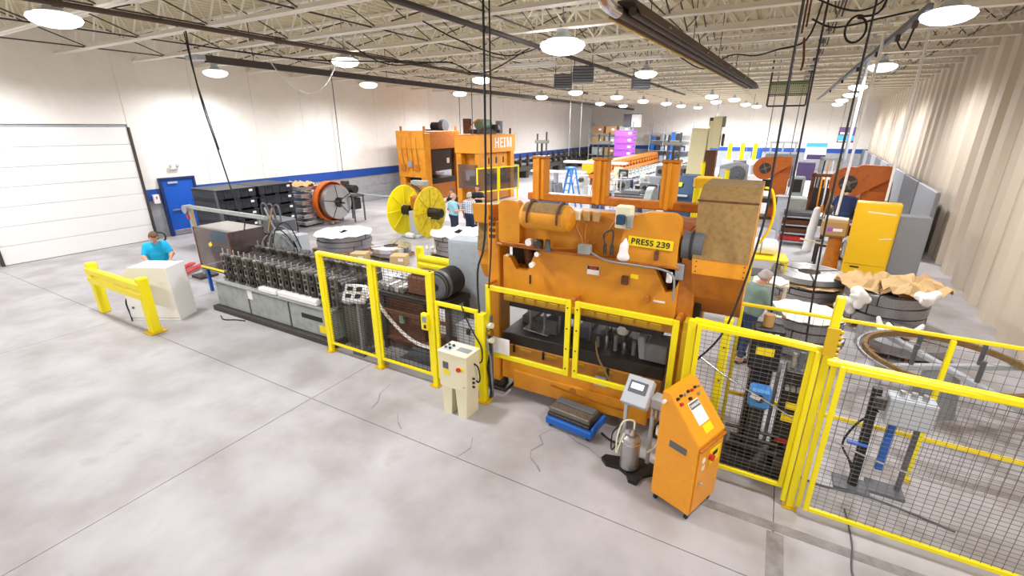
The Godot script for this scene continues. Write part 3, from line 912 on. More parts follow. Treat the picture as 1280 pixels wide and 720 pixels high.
func build_press() -> void:
	var t := thing("power_press", "big orange straight-side power press with a yellow PRESS 239 sign, in the centre", "press", v3(-2.1, 0, -6.4))
	var o: Material = M.orange
	# all in the press's own axes: front plates near z = 0.8
	# uprights
	for s in [-1, 1]:
		pbox(t, "upright", v3(s * 1.38, 1.5, 0.6), v3(0.2, 2.64, 0.34), M.orange_dark if s > 0 else o, 0.015)
		pbox(t, "upright", v3(s * 1.38, 1.5, -0.72), v3(0.2, 2.64, 0.34), o, 0.015)
		for z in [0.6, -0.72]:
			var m := Mb.new()
			m.cyl(v3(s * 1.36, 0.02, z), v3(s * 1.36, 0.2, z), 0.13, 0.11, 16)
			m.box(v3(s * 1.36, 0.025, z), v3(0.36, 0.05, 0.36), 0.008)
			part(t, "mount", m, M.dark_metal)
	# crown
	pbox(t, "crown", v3(0, 2.64, -0.1), v3(2.5, 0.3, 1.5), o, 0.02)
	pbox(t, "front_plate", v3(-0.1, 2.78, 0.68), v3(2.3, 0.58, 0.06), o, 0.01)
	pbox(t, "crown_roof", v3(0, 2.81, -0.15), v3(2.5, 0.05, 1.4), M.orange_dark, 0.01)
	pext(t, "side_plate", rr(-1.24, 2.5, -0.9, 3.14, 0.1), 0.7, 0.84, o)
	var lobe := [Vector2(0.5, 2.5), Vector2(1.24, 2.5)]
	for k in 6:
		lobe.append(Vector2(1.12 + 0.12 * cos(PI * 0.1 * k), 3.02 + 0.12 * sin(PI * 0.1 * k)))
	lobe += [Vector2(0.86, 3.14), Vector2(0.74, 3.1), Vector2(0.66, 3.02), Vector2(0.58, 2.9), Vector2(0.54, 2.74)]
	pext(t, "side_plate", lobe, 0.7, 0.84, o)
	pbox(t, "ledge", v3(0, 2.5, 0.8), v3(2.56, 0.04, 0.09), M.orange_dark, 0.01)
	# left wing guard
	var pr := [Vector2(0.86, 3.06), Vector2(0.35, 3.0), Vector2(0.3, 1.75), Vector2(0.4, 1.78), Vector2(0.58, 1.9), Vector2(0.68, 2.1), Vector2(0.72, 2.35), Vector2(0.66, 2.72), Vector2(0.8, 2.78)]
	var side := Transform3D(Basis(v3(0, 0, 1), v3(0, 1, 0), v3(-1, 0, 0)), Vector3.ZERO)
	pext(t, "gear_guard", pr, 1.4, 1.68, o, side)
	pbox(t, "dust_cover", v3(-1.545, 2.56, 0.72), v3(0.26, 0.44, 0.03), M.dusty_brown, 0.01, Basis(Vector3.RIGHT, -0.12))
	for k in 4:
		pbox(t, "vent_slot", v3(-1.36, 2.6 + k * 0.09, 0.83), v3(0.09, 0.05, 0.03), M.rust_brown, 0.004)
	# slide with notched top corners
	var sl := [Vector2(-1.2, 1.62), Vector2(1.29, 1.62), Vector2(1.29, 2.34), Vector2(1.24, 2.18), Vector2(1.14, 2.15), Vector2(0.98, 2.45), Vector2(0.94, 2.47), Vector2(-0.62, 2.47), Vector2(-0.7, 2.38), Vector2(-0.8, 2.14), Vector2(-0.98, 2.14), Vector2(-1.08, 2.3), Vector2(-1.2, 2.32)]
	pext(t, "slide", sl, 0.66, 0.78, o)
	pbox(t, "slide_body", v3(0.05, 1.88, 0.4), v3(2.3, 0.5, 0.5), o, 0.01)
	pbox(t, "recess", v3(0.04, 2.2, 0.2), v3(2.54, 0.6, 0.5), M.black_oily, 0.0)
	for s in [-0.86, 1.12]:
		pcyl(t, "pitman", v3(s, 2.0, 0.53), v3(s - 0.05, 2.48, 0.55), 0.07, M.rust_brown, 0.08, 14)
		pcyl(t, "guide_rod", v3(s + 0.1, 1.9, 0.55), v3(s + 0.1, 2.48, 0.55), 0.03, M.dark_metal, -1.0, 10)
	pbox(t, "slot", v3(-0.75, 2.02, 0.783), v3(0.025, 0.13, 0.012), M.ink, 0.0)
	pbox(t, "slot", v3(0.93, 2.03, 0.8), v3(0.06, 0.1, 0.05), M.orange_dark, 0.01)
	# yellow finger strip under the slide
	for k in 13:
		pbox(t, "guard_finger", v3(-1.08 + k * 0.18, 1.7, 0.83), v3(0.14, 0.065, 0.03), M.yellow_dark, 0.004)
	# upper and lower die shoes, tooling
	pbox(t, "ram_plate", v3(0, 1.56, 0.3), v3(2.3, 0.12, 0.8), M.black_oily, 0.01)
	pbox(t, "bolster", v3(0, 0.99, 0.22), v3(2.46, 0.2, 1.1), M.black_oily, 0.012)
	rng.seed = 77
	for k in 9:
		var x := -1.02 + k * 0.25
		var h := rng.randf_range(0.1, 0.24)
		pbox(t, "die_block", v3(x, 1.09 + h / 2, 0.12 + 0.1 * (k % 3)), v3(0.2, h, 0.4), M.dark_metal if k % 2 else M.gray_dark, 0.01)
		pbox(t, "die_block", v3(x + 0.02, 1.5 - 0.05, 0.18), v3(0.18, 0.16, 0.34), M.black_oily, 0.01)
		pcyl(t, "die_post", v3(x + 0.1, 1.09, 0.42), v3(x + 0.1, 1.42, 0.42), 0.022, M.steel, -1.0, 10)
	for k in 6:
		pcyl(t, "die_spring", v3(0.25 + k * 0.13, 1.09, 0.56), v3(0.25 + k * 0.13, 1.25 + 0.04 * (k % 3), 0.56), 0.028, M.steel_bright if k % 2 else M.gray, -1.0, 10)
	pbox(t, "scrap_chute", v3(-0.72, 1.13, 0.5), v3(0.42, 0.02, 0.3), M.steel_bright, 0.004, Basis(Vector3.FORWARD, 0.1))
	pbox(t, "feed_unit", v3(1.1, 1.24, 0.5), v3(0.3, 0.26, 0.4), M.gray, 0.02)
	pbox(t, "feed_head", v3(0.9, 1.27, 0.58), v3(0.1, 0.34, 0.2), M.gray_light, 0.02, Basis(Vector3.FORWARD, -0.15))
	plathe(t, "lamp_cup", [Vector2(0.0, -0.07), Vector2(0.07, -0.05), Vector2(0.09, 0.03), Vector2(0.07, 0.07), Vector2(0, 0.07)], 14, M.white, Transform3D(Basis(), v3(0.62, 1.47, 0.64)))
	ptube(t, "air_hose", [v3(0.24, 1.2, 0.62), v3(0.34, 1.06, 0.8), v3(0.5, 0.86, 0.87), v3(0.62, 0.7, 0.9)], 0.013, M.tan)
	# bed
	pbox(t, "bed", v3(0, 0.6, 0.3), v3(2.46, 0.62, 0.98), o, 0.015)
	pbox(t, "bed_skirt", v3(0.05, 0.34, 0.8), v3(2.1, 0.3, 0.06), o, 0.012)
	pbox(t, "bed_base", v3(0, 0.34, -0.3), v3(2.5, 0.34, 1.3), M.orange_dark, 0.012)
	for k in 5:
		pcyl(t, "clamp_bolt", v3(-1.0 + k * 0.5, 0.8, 0.81), v3(-1.0 + k * 0.5, 0.92, 0.81), 0.02, M.black_oily, -1.0, 8)
		pbox(t, "yellow_stop", v3(-0.8 + k * 0.42, 0.86, 0.8), v3(0.2, 0.03, 0.03), M.yellow_dark, 0.003)
	ptube(t, "conduit", [v3(-0.35, 0.42, 0.845), v3(0.2, 0.36, 0.845), v3(0.72, 0.34, 0.845), v3(0.82, 0.4, 0.845), v3(0.84, 0.62, 0.845)], 0.012, M.orange_dark)
	pbox(t, "junction_box", v3(0.42, 0.72, 0.86), v3(0.17, 0.13, 0.08), M.gray_light, 0.012)
	pcyl(t, "plug", v3(0.0, 0.42, 0.83), v3(0.0, 0.42, 0.85), 0.05, M.orange_dark, -1.0, 14)
	# back columns with rods, and the beam between them
	for x in [-1.25, -0.22, 0.8]:
		var c := pbox(t, "column", v3(x, 3.3, -0.55), v3(0.22, 0.66, 0.22), o, 0.02)
		pbox(c, "rib", v3(x + 0.0, 3.3, -0.425), v3(0.06, 0.66, 0.04), o, 0.008)
		pbox(c, "cap", v3(x, 3.645, -0.55), v3(0.25, 0.04, 0.25), M.orange_dark, 0.01)
		for s in [-0.08, 0.08]:
			pcyl(c, "rod", v3(x + s, 3.66, -0.55), v3(x + s, 4.0 + (0.03 if s > 0 else 0.0), -0.55), 0.014, M.gray_dark, -1.0, 8)
		pbox(c, "crosshead", v3(x, 3.88, -0.55), v3(0.24, 0.05, 0.05), M.gray_green, 0.01)
		pcyl(c, "centre_rod", v3(x, 3.66, -0.55), v3(x, 3.88, -0.55), 0.018, M.dark_metal, -1.0, 8)
	pbox(t, "top_beam", v3(-0.1, 3.02, -0.55), v3(2.7, 0.12, 0.2), M.orange_dark, 0.015)
	# air tank
	var tk := plathe(t, "air_tank", [Vector2(0, -0.38), Vector2(0.09, -0.37), Vector2(0.155, -0.33), Vector2(0.178, -0.28), Vector2(0.178, 0.28), Vector2(0.155, 0.33), Vector2(0.09, 0.37), Vector2(0, 0.38)], 24, o, Transform3D(Basis(Vector3.BACK, PI / 2), v3(-0.42, 2.99, 0.98)))
	var dust := Mb.new()
	for k in 9:
		var a0 := PI * (0.18 + 0.075 * k)
		var a1 := PI * (0.18 + 0.075 * (k + 1))
		var p0 := v3(0, sin(a0), -cos(a0)) * 0.1815
		var p1 := v3(0, sin(a1), -cos(a1)) * 0.1815
		var cc := v3(-0.42, 2.99, 0.98)
		dust.quad(cc + p0 + v3(-0.28, 0, 0), cc + p1 + v3(-0.28, 0, 0), cc + p1 + v3(0.28, 0, 0), cc + p0 + v3(0.28, 0, 0), p0)
	part(tk, "dust_layer", dust, M.dusty_brown)
	for x in [-0.62, -0.2]:
		var band := []
		for k in 13:
			var a := -0.3 + PI * 1.25 * k / 12
			band.append(v3(x, 2.99 + 0.195 * sin(a), 0.98 + 0.195 * cos(a)))
		ptube(tk, "strap", band, 0.014, M.rust_brown)
	# junction boxes and conduits across the front
	for k in 3:
		var b := pbox(t, "switch_box", v3(-0.06 + k * 0.13, 3.02, 0.79), v3(0.09, 0.13, 0.09), M.tan if k else M.cream, 0.01)
		ptube(b, "conduit", [v3(-0.06 + k * 0.13, 2.95, 0.8), v3(-0.06 + k * 0.12, 2.85, 0.82), v3(0.02 + k * 0.05, 2.74, 0.84), v3(0.05 + k * 0.03, 2.66, 0.85)], 0.011, M.orange_dark)
	pbox(t, "junction_box", v3(0.09, 2.6, 0.88), v3(0.17, 0.13, 0.1), M.gray_green, 0.012)
	ptube(t, "conduit", [v3(0.18, 2.68, 0.84), v3(0.33, 2.78, 0.83), v3(0.42, 2.95, 0.8), v3(0.5, 3.06, 0.78)], 0.016, M.orange_dark)
	ptube(t, "conduit", [v3(-0.02, 2.6, 0.86), v3(-0.2, 2.57, 0.86), v3(-0.6, 2.55, 0.86), v3(-1.2, 2.54, 0.86)], 0.013, M.orange_dark)
	ptube(t, "conduit", [v3(0.17, 2.58, 0.9), v3(0.4, 2.5, 0.92), v3(0.8, 2.49, 0.92), v3(1.1, 2.48, 0.92), v3(1.24, 2.4, 0.92), v3(1.26, 2.1, 0.9)], 0.013, M.gray)
	var eb := pbox(t, "relay_box", v3(0.57, 3.06, 0.84), v3(0.2, 0.28, 0.14), M.cream, 0.015)
	pbox(eb, "solenoid", v3(0.55, 3.04, 0.94), v3(0.1, 0.12, 0.08), M.blue_machine, 0.012)
	pbox(eb, "valve", v3(0.66, 3.02, 0.92), v3(0.07, 0.16, 0.06), M.gray_green, 0.01)
	for k in 2:
		pcyl(t, "gauge", v3(-0.72 + k * 0.05, 2.6 - k * 0.32, 0.86), v3(-0.72 + k * 0.05, 2.6 - k * 0.32, 0.92), 0.05 - k * 0.012, M.white, -1.0, 16)
	pbox(t, "regulator", v3(-0.58, 2.59, 0.88), v3(0.12, 0.12, 0.1), M.dark_metal, 0.015)
	pcyl(t, "filter_bowl", v3(-0.44, 2.5, 0.88), v3(-0.44, 2.66, 0.88), 0.045, M.gray_dark, 0.035, 12)
	pcyl(t, "gauge", v3(-0.6, 2.44, 0.84), v3(-0.6, 2.44, 0.9), 0.035, M.white, -1.0, 14)
	for s in [0.36, 0.45]:
		pcyl(t, "lubricator", v3(s, 2.57, 0.88), v3(s, 2.7, 0.88), 0.022, M.dark_metal, -1.0, 10)
	ptube(t, "hose", [v3(0.36, 2.7, 0.88), v3(0.33, 2.82, 0.86), v3(0.44, 2.88, 0.86), v3(0.45, 2.7, 0.88)], 0.012, M.dark_metal)
	# motor in front of the flywheel
	pcyl(t, "shaft_cover", v3(1.27, 2.76, 0.68), v3(1.5, 2.76, 0.68), 0.17, M.gray_dark, -1.0, 24)
	pcyl(t, "shaft_cover_rim", v3(1.36, 2.76, 0.68), v3(1.39, 2.76, 0.68), 0.18, M.black_rubber, -1.0, 24)
	pbox(t, "valve_block", v3(1.28, 2.45, 0.78), v3(0.1, 0.2, 0.1), M.gray, 0.01)
	pcyl(t, "bottle", v3(1.18, 2.32, 0.86), v3(1.18, 2.44, 0.86), 0.035, M.white, -1.0, 10)
	pbox(t, "lifting_lug", v3(1.0, 2.63, 0.86), v3(0.05, 0.12, 0.06), M.rust_brown, 0.01)
	# signs
	var sg := pbox(t, "press_sign", v3(0.91, 2.77, 0.85), v3(0.54, 0.12, 0.012), M.sign_yellow, 0.002, Basis(Vector3.BACK, -0.03))
	text(sg, "lettering", "PRESS 239", 0.072, Transform3D(Basis(Vector3.BACK, -0.03), v3(0.91, 2.77, 0.8585)), M.ink)
	var wb := pbox(t, "warning_sign", v3(0.19, 2.3, 0.785), v3(0.17, 0.12, 0.01), M.sign_white, 0.002)
	pbox(wb, "header", v3(0.19, 2.335, 0.791), v3(0.16, 0.045, 0.006), M.ink, 0.0)
	pbox(wb, "red_oval", v3(0.19, 2.335, 0.795), v3(0.1, 0.03, 0.004), M.sign_red, 0.0)
	pbox(t, "yellow_label", v3(0.74, 2.3, 0.785), v3(0.1, 0.055, 0.008), M.sign_yellow, 0.0)
	pbox(t, "pale_label", v3(1.08, 2.02, 0.785), v3(0.14, 0.025, 0.008), M.sign_white, 0.0)
	pbox(t, "rusty_bracket", v3(0.63, 2.24, 0.81), v3(0.09, 0.12, 0.05), M.rust_brown, 0.012)
	# flywheel guard
	var fp := [Vector2(0.85, 2.65), Vector2(0.5, 3.285), Vector2(0.15, 3.42), Vector2(-0.7, 3.42), Vector2(-0.7, 1.92), Vector2(0.5, 1.89), Vector2(0.75, 2.16), Vector2(0.85, 2.47)]
	# wider at its head than at its foot
	var gm := Mb.new()
	var dm := Mb.new()
	var lm := Mb.new()
	var le := func(p: Vector2, e: float) -> Vector3: return v3(lerpf(1.45, 1.34, clampf((p.y - 2.2) / 1.2, 0, 1)), p.y, p.x) + v3(0, e * 0.6, e)
	var re := func(p: Vector2, e: float) -> Vector3: return v3(2.0, p.y, p.x) + v3(0, e * 0.6, e)
	for k in fp.size():
		var a: Vector2 = fp[k]
		var c: Vector2 = fp[(k + 1) % fp.size()]
		gm.quad(le.call(a, 0), le.call(c, 0), re.call(c, 0), re.call(a, 0), v3(0, c.x - a.x, a.y - c.y) * -1.0)
		if k < 3:
			dm.quad(le.call(a, 0.006), le.call(c, 0.006), re.call(c, 0.006), re.call(a, 0.006), v3(0, 1, 0.6))
		if k == 5 or k == 6:
			var e := v3(0, -0.004, 0.006)
			lm.quad(le.call(a, 0) + e, le.call(c, 0) + e, re.call(c, 0) + e, re.call(a, 0) + e, v3(0, -0.5, 1))
	var tri := Geometry2D.triangulate_polygon(PackedVector2Array(fp))
	for k in range(0, tri.size(), 3):
		gm.flat(le.call(fp[tri[k]], 0), le.call(fp[tri[k + 1]], 0), le.call(fp[tri[k + 2]], 0), Vector3.LEFT)
		gm.flat(re.call(fp[tri[k]], 0), re.call(fp[tri[k + 1]], 0), re.call(fp[tri[k + 2]], 0), Vector3.RIGHT)
	part(t, "flywheel_guard", gm, M.orange_clean)
	part(t, "dust_layer", dm, M.dusty_brown)
	part(t, "lower_cover", lm, M.orange_dark)
	pbox(t, "seam", v3(1.67, 3.28, 0.515), v3(0.66, 0.02, 0.02), M.rust_brown, 0.004)
	for e in [[1.43, 2.65], [2.0, 2.65]]:
		for k in 3:
			pcyl(t, "bolt", v3(e[0] + (0.03 if e[0] < 1.7 else -0.03), 2.5 + k * 0.06, 0.845), v3(e[0] + (0.03 if e[0] < 1.7 else -0.03), 2.5 + k * 0.06, 0.862), 0.008, M.rust_brown, -1.0, 8)
	ptube(t, "yellow_hose", [v3(2.02, 3.42, 0.1), v3(2.1, 3.38, 0.05), v3(2.16, 3.15, 0.0), v3(2.14, 2.9, -0.05), v3(2.06, 2.7, -0.1)], 0.016, M.sign_yellow)
	pbox(t, "inner_frame", v3(1.5, 2.2, 0.5), v3(0.12, 1.0, 0.3), M.black_oily, 0.01)
	pcyl(t, "flywheel", v3(1.5, 2.75, -0.05), v3(1.9, 2.75, -0.05), 0.55, M.dark_metal, -1.0, 28)
	ptube(t, "guard_pipe", [v3(1.42, 3.3, 0.45), v3(1.4, 3.0, 0.55), v3(1.38, 2.7, 0.66), v3(1.36, 2.3, 0.72)], 0.018, M.orange_dark)
	pbox(t, "yellow_bracket", v3(1.36, 3.2, -0.2), v3(0.08, 0.34, 0.12), M.yellow, 0.01)
	# rag bag hung on the crown front
	var bag := Mb.new()
	bag.blob([[v3(-1.5, 2.58, -5.52), v3(-1.5, 2.7, -5.53), 0.058, 0.05], [v3(-1.53, 2.56, -5.515), v3(-1.46, 2.56, -5.515), 0.042, 0.042], [v3(-1.49, 2.7, -5.53), v3(-1.485, 2.79, -5.53), 0.04, 0.016]], 0.011, 80.0)
	solo("rag_bag", bag, M.white, "white rag bag hanging on the press front left of the yellow PRESS 239 sign", "bag")


func mesh_wires(w: float, h: float, dx: float, dy: float, r: float) -> Mb:
	var b := Mb.new()
	for k in range(1, int(w / dx)):
		b.box(v3(k * dx, h / 2, 0), v3(r, h, r))
	for k in range(1, int(h / dy)):
		b.box(v3(w / 2, k * dy, r), v3(w, r, r))
	return b


# a welded yellow frame with wire mesh, standing between x0 and x1 at the thing's own z
func fence_panel(t: Node3D, x0: float, x1: float, y0: float, y1: float, w := 0.05, dx := 0.1, dy := 0.05, z := 0.0, wire := "wire") -> void:
	var f := Mb.new()
	f.box(v3(x0 + w / 2, (y0 + y1) / 2, z), v3(w, y1 - y0, w * 0.8), 0.005)
	f.box(v3(x1 - w / 2, (y0 + y1) / 2, z), v3(w, y1 - y0, w * 0.8), 0.005)
	f.box(v3((x0 + x1) / 2, y1 - w / 2, z), v3(x1 - x0 - 2 * w, w, w * 0.8), 0.005)
	f.box(v3((x0 + x1) / 2, y0 + w / 2, z), v3(x1 - x0 - 2 * w, w, w * 0.8), 0.005)
	part(t, "panel_frame", f, M.yellow)
	var m := part(t, "wire_mesh", mesh_wires(x1 - x0 - w, y1 - y0 - w, dx, dy, 0.0036 if wire != "wire" else 0.0046), M[wire], "", true)
	m.position = v3(x0 + w / 2, y0 + w / 2, z)


func fence_post(t: Node3D, x: float, h: float, w := 0.09, z := 0.0) -> void:
	pbox(t, "post", v3(x, h / 2, z), v3(w, h, w), M.yellow, 0.008)
	var b := Mb.new()
	b.box(v3(x, 0.008, z), v3(w * 2.0, 0.016, w * 2.0), 0.003)
	for sx in [-1, 1]:
		b.cyl(v3(x + sx * w * 0.75, 0.01, z + w * 0.7), v3(x + sx * w * 0.75, 0.04, z + w * 0.7), 0.012, 0.012, 6)
	part(t, "base_plate", b, M.yellow_dark)


func build_fences() -> void:
	var t := thing("safety_fence", "tall yellow two-panel mesh fence in front of the forming machine", "fence", v3(-5.66, 0, -5.26))
	fence_post(t, -1.3, 1.98)
	fence_post(t, 0.0, 1.98)
	fence_post(t, 1.26, 2.0)
	fence_panel(t, -1.25, -0.05, 0.16, 1.97)
	fence_panel(t, 0.05, 1.21, 0.16, 1.97)
	pbox(t, "top_rail", v3(-0.02, 1.965, 0), v3(2.62, 0.07, 0.075), M.yellow, 0.012)
	var lk := pbox(t, "interlock_box", v3(1.16, 1.17, 0.07), v3(0.13, 0.28, 0.08), M.yellow, 0.01)
	pbox(lk, "switch_face", v3(1.17, 1.22, 0.112), v3(0.08, 0.1, 0.01), M.gray, 0.004)
	pbox(lk, "key", v3(1.18, 1.1, 0.115), v3(0.04, 0.06, 0.02), M.black, 0.004)
	ptube(t, "handle", [v3(0.1, 1.3, 0.04), v3(0.1, 1.33, 0.09), v3(0.1, 1.18, 0.09), v3(0.1, 1.15, 0.04)], 0.008, M.yellow)

	t = thing("safety_gate", "lower yellow mesh gate panel behind the cream pedestal", "gate", v3(-3.9, 0, -5.26))
	fence_post(t, 0.44, 1.5, 0.11)
	fence_panel(t, -0.44, 0.37, 0.16, 1.53, 0.06)
	pbox(t, "hinge", v3(-0.45, 1.3, 0.0), v3(0.03, 0.09, 0.06), M.yellow_dark, 0.004)
	pbox(t, "hinge", v3(-0.45, 0.4, 0.0), v3(0.03, 0.09, 0.06), M.yellow_dark, 0.004)
	ptube(t, "cord", [v3(0.1, 1.56, 0.04), v3(0.18, 1.4, 0.06), v3(0.34, 1.15, 0.07), v3(0.46, 0.98, 0.08), v3(0.47, 0.75, 0.08), v3(0.38, 0.68, 0.08)], 0.012, M.black_rubber)

	# polycarbonate guard on the press
	t = thing("press_guard", "yellow framed clear guard with two windows across the press opening", "guard", v3(-2.1, 0, -5.44))
	for e in [[-1.4, -0.03], [0.03, 1.38]]:
		var f := Mb.new()
		var w := 0.075
		f.box(v3(e[0] + w / 2, 1.31, 0), v3(w, 1.16, 0.05), 0.006)
		f.box(v3(e[1] - w / 2, 1.31, 0), v3(w, 1.16, 0.05), 0.006)
		f.box(v3((e[0] + e[1]) / 2, 1.85, 0), v3(e[1] - e[0] - 2 * w, w, 0.05), 0.006)
		f.box(v3((e[0] + e[1]) / 2, 0.77, 0), v3(e[1] - e[0] - 2 * w, w, 0.05), 0.006)
		part(t, "window_frame", f, M.yellow)
		var pn := Mb.new()
		pn.box(v3((e[0] + e[1]) / 2, 1.31, 0), v3(e[1] - e[0] - 2 * w, 1.0, 0.006))
		part(t, "pane", pn, M.pane)
		for k in 4:
			pcyl(t, "bolt", v3(e[0] + 0.04 if e[0] > 0 else e[1] - 0.04, 0.85 + k * 0.31, 0.025), v3(e[0] + 0.04 if e[0] > 0 else e[1] - 0.04, 0.85 + k * 0.31, 0.034), 0.012, M.rust_brown, -1.0, 8)
	pbox(t, "notice", v3(-1.15, 0.95, 0.032), v3(0.34, 0.26, 0.006), M.sign_white, 0.0)
	pbox(t, "side_plate", v3(1.45, 1.36, -0.12), v3(0.06, 1.04, 0.2), M.yellow_dark, 0.008)
	pbox(t, "side_plate", v3(1.5, 1.3, -0.02), v3(0.16, 0.9, 0.03), M.yellow_dark, 0.006)
	for k in 3:
		pbox(t, "arm", v3(-1.36 + k * 1.36, 1.9, -0.1), v3(0.06, 0.05, 0.22), M.orange_dark, 0.006)

	# fence at the right
	t = thing("safety_fence", "yellow mesh fence right of the orange console, with a tall double centre post", "fence", v3(0.75, 0, -5.08))
	fence_post(t, -1.3, 2.02, 0.09, -0.16)
	fence_post(t, 0.0, 2.56, 0.075, -0.08)
	fence_post(t, 2.6, 2.0, 0.09, 0.12)
	pbox(t, "post", v3(-0.075, 1.02, -0.06), v3(0.05, 1.9, 0.06), M.yellow, 0.008)
	pbox(t, "post", v3(0.075, 1.0, -0.05), v3(0.05, 1.86, 0.06), M.yellow, 0.008)
	var pl := pbox(t, "serrated_plate", v3(0.0, 2.1, -0.02), v3(0.11, 0.3, 0.02), M.yellow_dark, 0.004)
	for k in 5:
		pbox(pl, "lug", v3(0.065, 1.98 + k * 0.06, -0.02), v3(0.03, 0.03, 0.03), M.yellow_dark, 0.004)
	fence_panel(t, -1.24, -0.1, 0.2, 2.0, 0.05, 0.075, 0.05, -0.1, "wire_gray")
	fence_panel(t, 0.11, 2.55, 0.12, 1.9, 0.05, 0.075, 0.05, 0.05, "wire_gray")
	pbox(t, "top_rail", v3(-0.64, 1.99, -0.12), v3(1.3, 0.07, 0.075), M.yellow, 0.012, Basis(Vector3.BACK, -0.03) * Basis(Vector3.UP, -0.06))
	pbox(t, "top_rail", v3(1.3, 1.89, 0.04), v3(2.6, 0.07, 0.075), M.yellow, 0.012, Basis(Vector3.UP, -0.05))
	t = thing("guard_post", "yellow square post at the press's right corner, just left of the mesh fence", "post", v3(-0.2, 0, -5.62))
	fence_post(t, 0.0, 1.96, 0.1)
	pbox(t, "lower_rail", v3(0.0, 0.6, -0.3), v3(0.06, 0.06, 0.55), M.yellow, 0.006)
	for k in 3:
		pcyl(t, "bolt", v3(0.0, 0.7 + k * 0.45, 0.05), v3(0, 0.7 + k * 0.45, 0.06), 0.012, M.rust_brown, -1.0, 8)

	t = thing("back_fence", "low thin yellow rail fence with dark mesh behind the right-hand machines", "fence", v3(1.9, 0, -6.32))
	for x in [-2.0, 0.1, 1.85]:
		fence_post(t, x, 1.9, 0.05)
	pbox(t, "top_rail", v3(-0.05, 1.93, 0), v3(3.9, 0.04, 0.04), M.sign_yellow, 0.006)
	pbox(t, "mid_rail", v3(-0.05, 0.62, 0), v3(3.9, 0.045, 0.04), M.sign_yellow, 0.006)
	var mw := part(t, "wire_mesh", mesh_wires(3.8, 1.8, 0.1, 0.1, 0.0035), M.wire_gray, "", true)
	mw.position = v3(-2.0, 0.1, 0)

	# corrugated yellow guard behind the left fence
	t = thing("rail_guard", "yellow corrugated guard rail standing behind the black motor", "guard", v3(-6.6, 0, -8.1))
	pbox(t, "post", v3(-0.45, 0.72, 0), v3(0.14, 1.44, 0.14), M.yellow, 0.012)
	pbox(t, "post", v3(1.2, 0.72, 0), v3(0.14, 1.44, 0.14), M.yellow, 0.012)
	for y in [0.88, 1.04, 1.2]:
		var b := Mb.new()
		b.cyl(v3(-0.4, y, 0.08), v3(1.3, y, 0.08), 0.085, 0.085, 12)
		part(t, "beam", b, M.yellow)

	# yellow guard at the left edge
	t = thing("guard_rail", "heavy yellow guard rail with a square post at the left edge", "guard", v3(-10.95, 0, -4.03))
	pbox(t, "post", v3(0, 0.6, 0), v3(0.18, 1.2, 0.18), M.yellow, 0.015)
	pbox(t, "base_plate", v3(0, 0.01, 0), v3(0.34, 0.02, 0.34), M.yellow_dark, 0.004)
	pbox(t, "post", v3(-2.3, 0.6, 0), v3(0.18, 1.2, 0.18), M.yellow, 0.015)
	for y in [0.8, 1.02]:
		pbox(t, "rail", v3(-1.2, y, 0.05), v3(2.5, 0.17, 0.12), M.yellow, 0.03)
	t = thing("bollard", "short yellow bollard behind the guard rail at the left edge", "bollard", v3(-11.75, 0, -4.35))
	pcyl(t, "post", v3(0, 0, 0), v3(0, 0.45, 0), 0.07, M.yellow)
	pcyl(t, "cap", v3(0, 0.45, 0), v3(0, 0.48, 0), 0.06, M.yellow_dark)


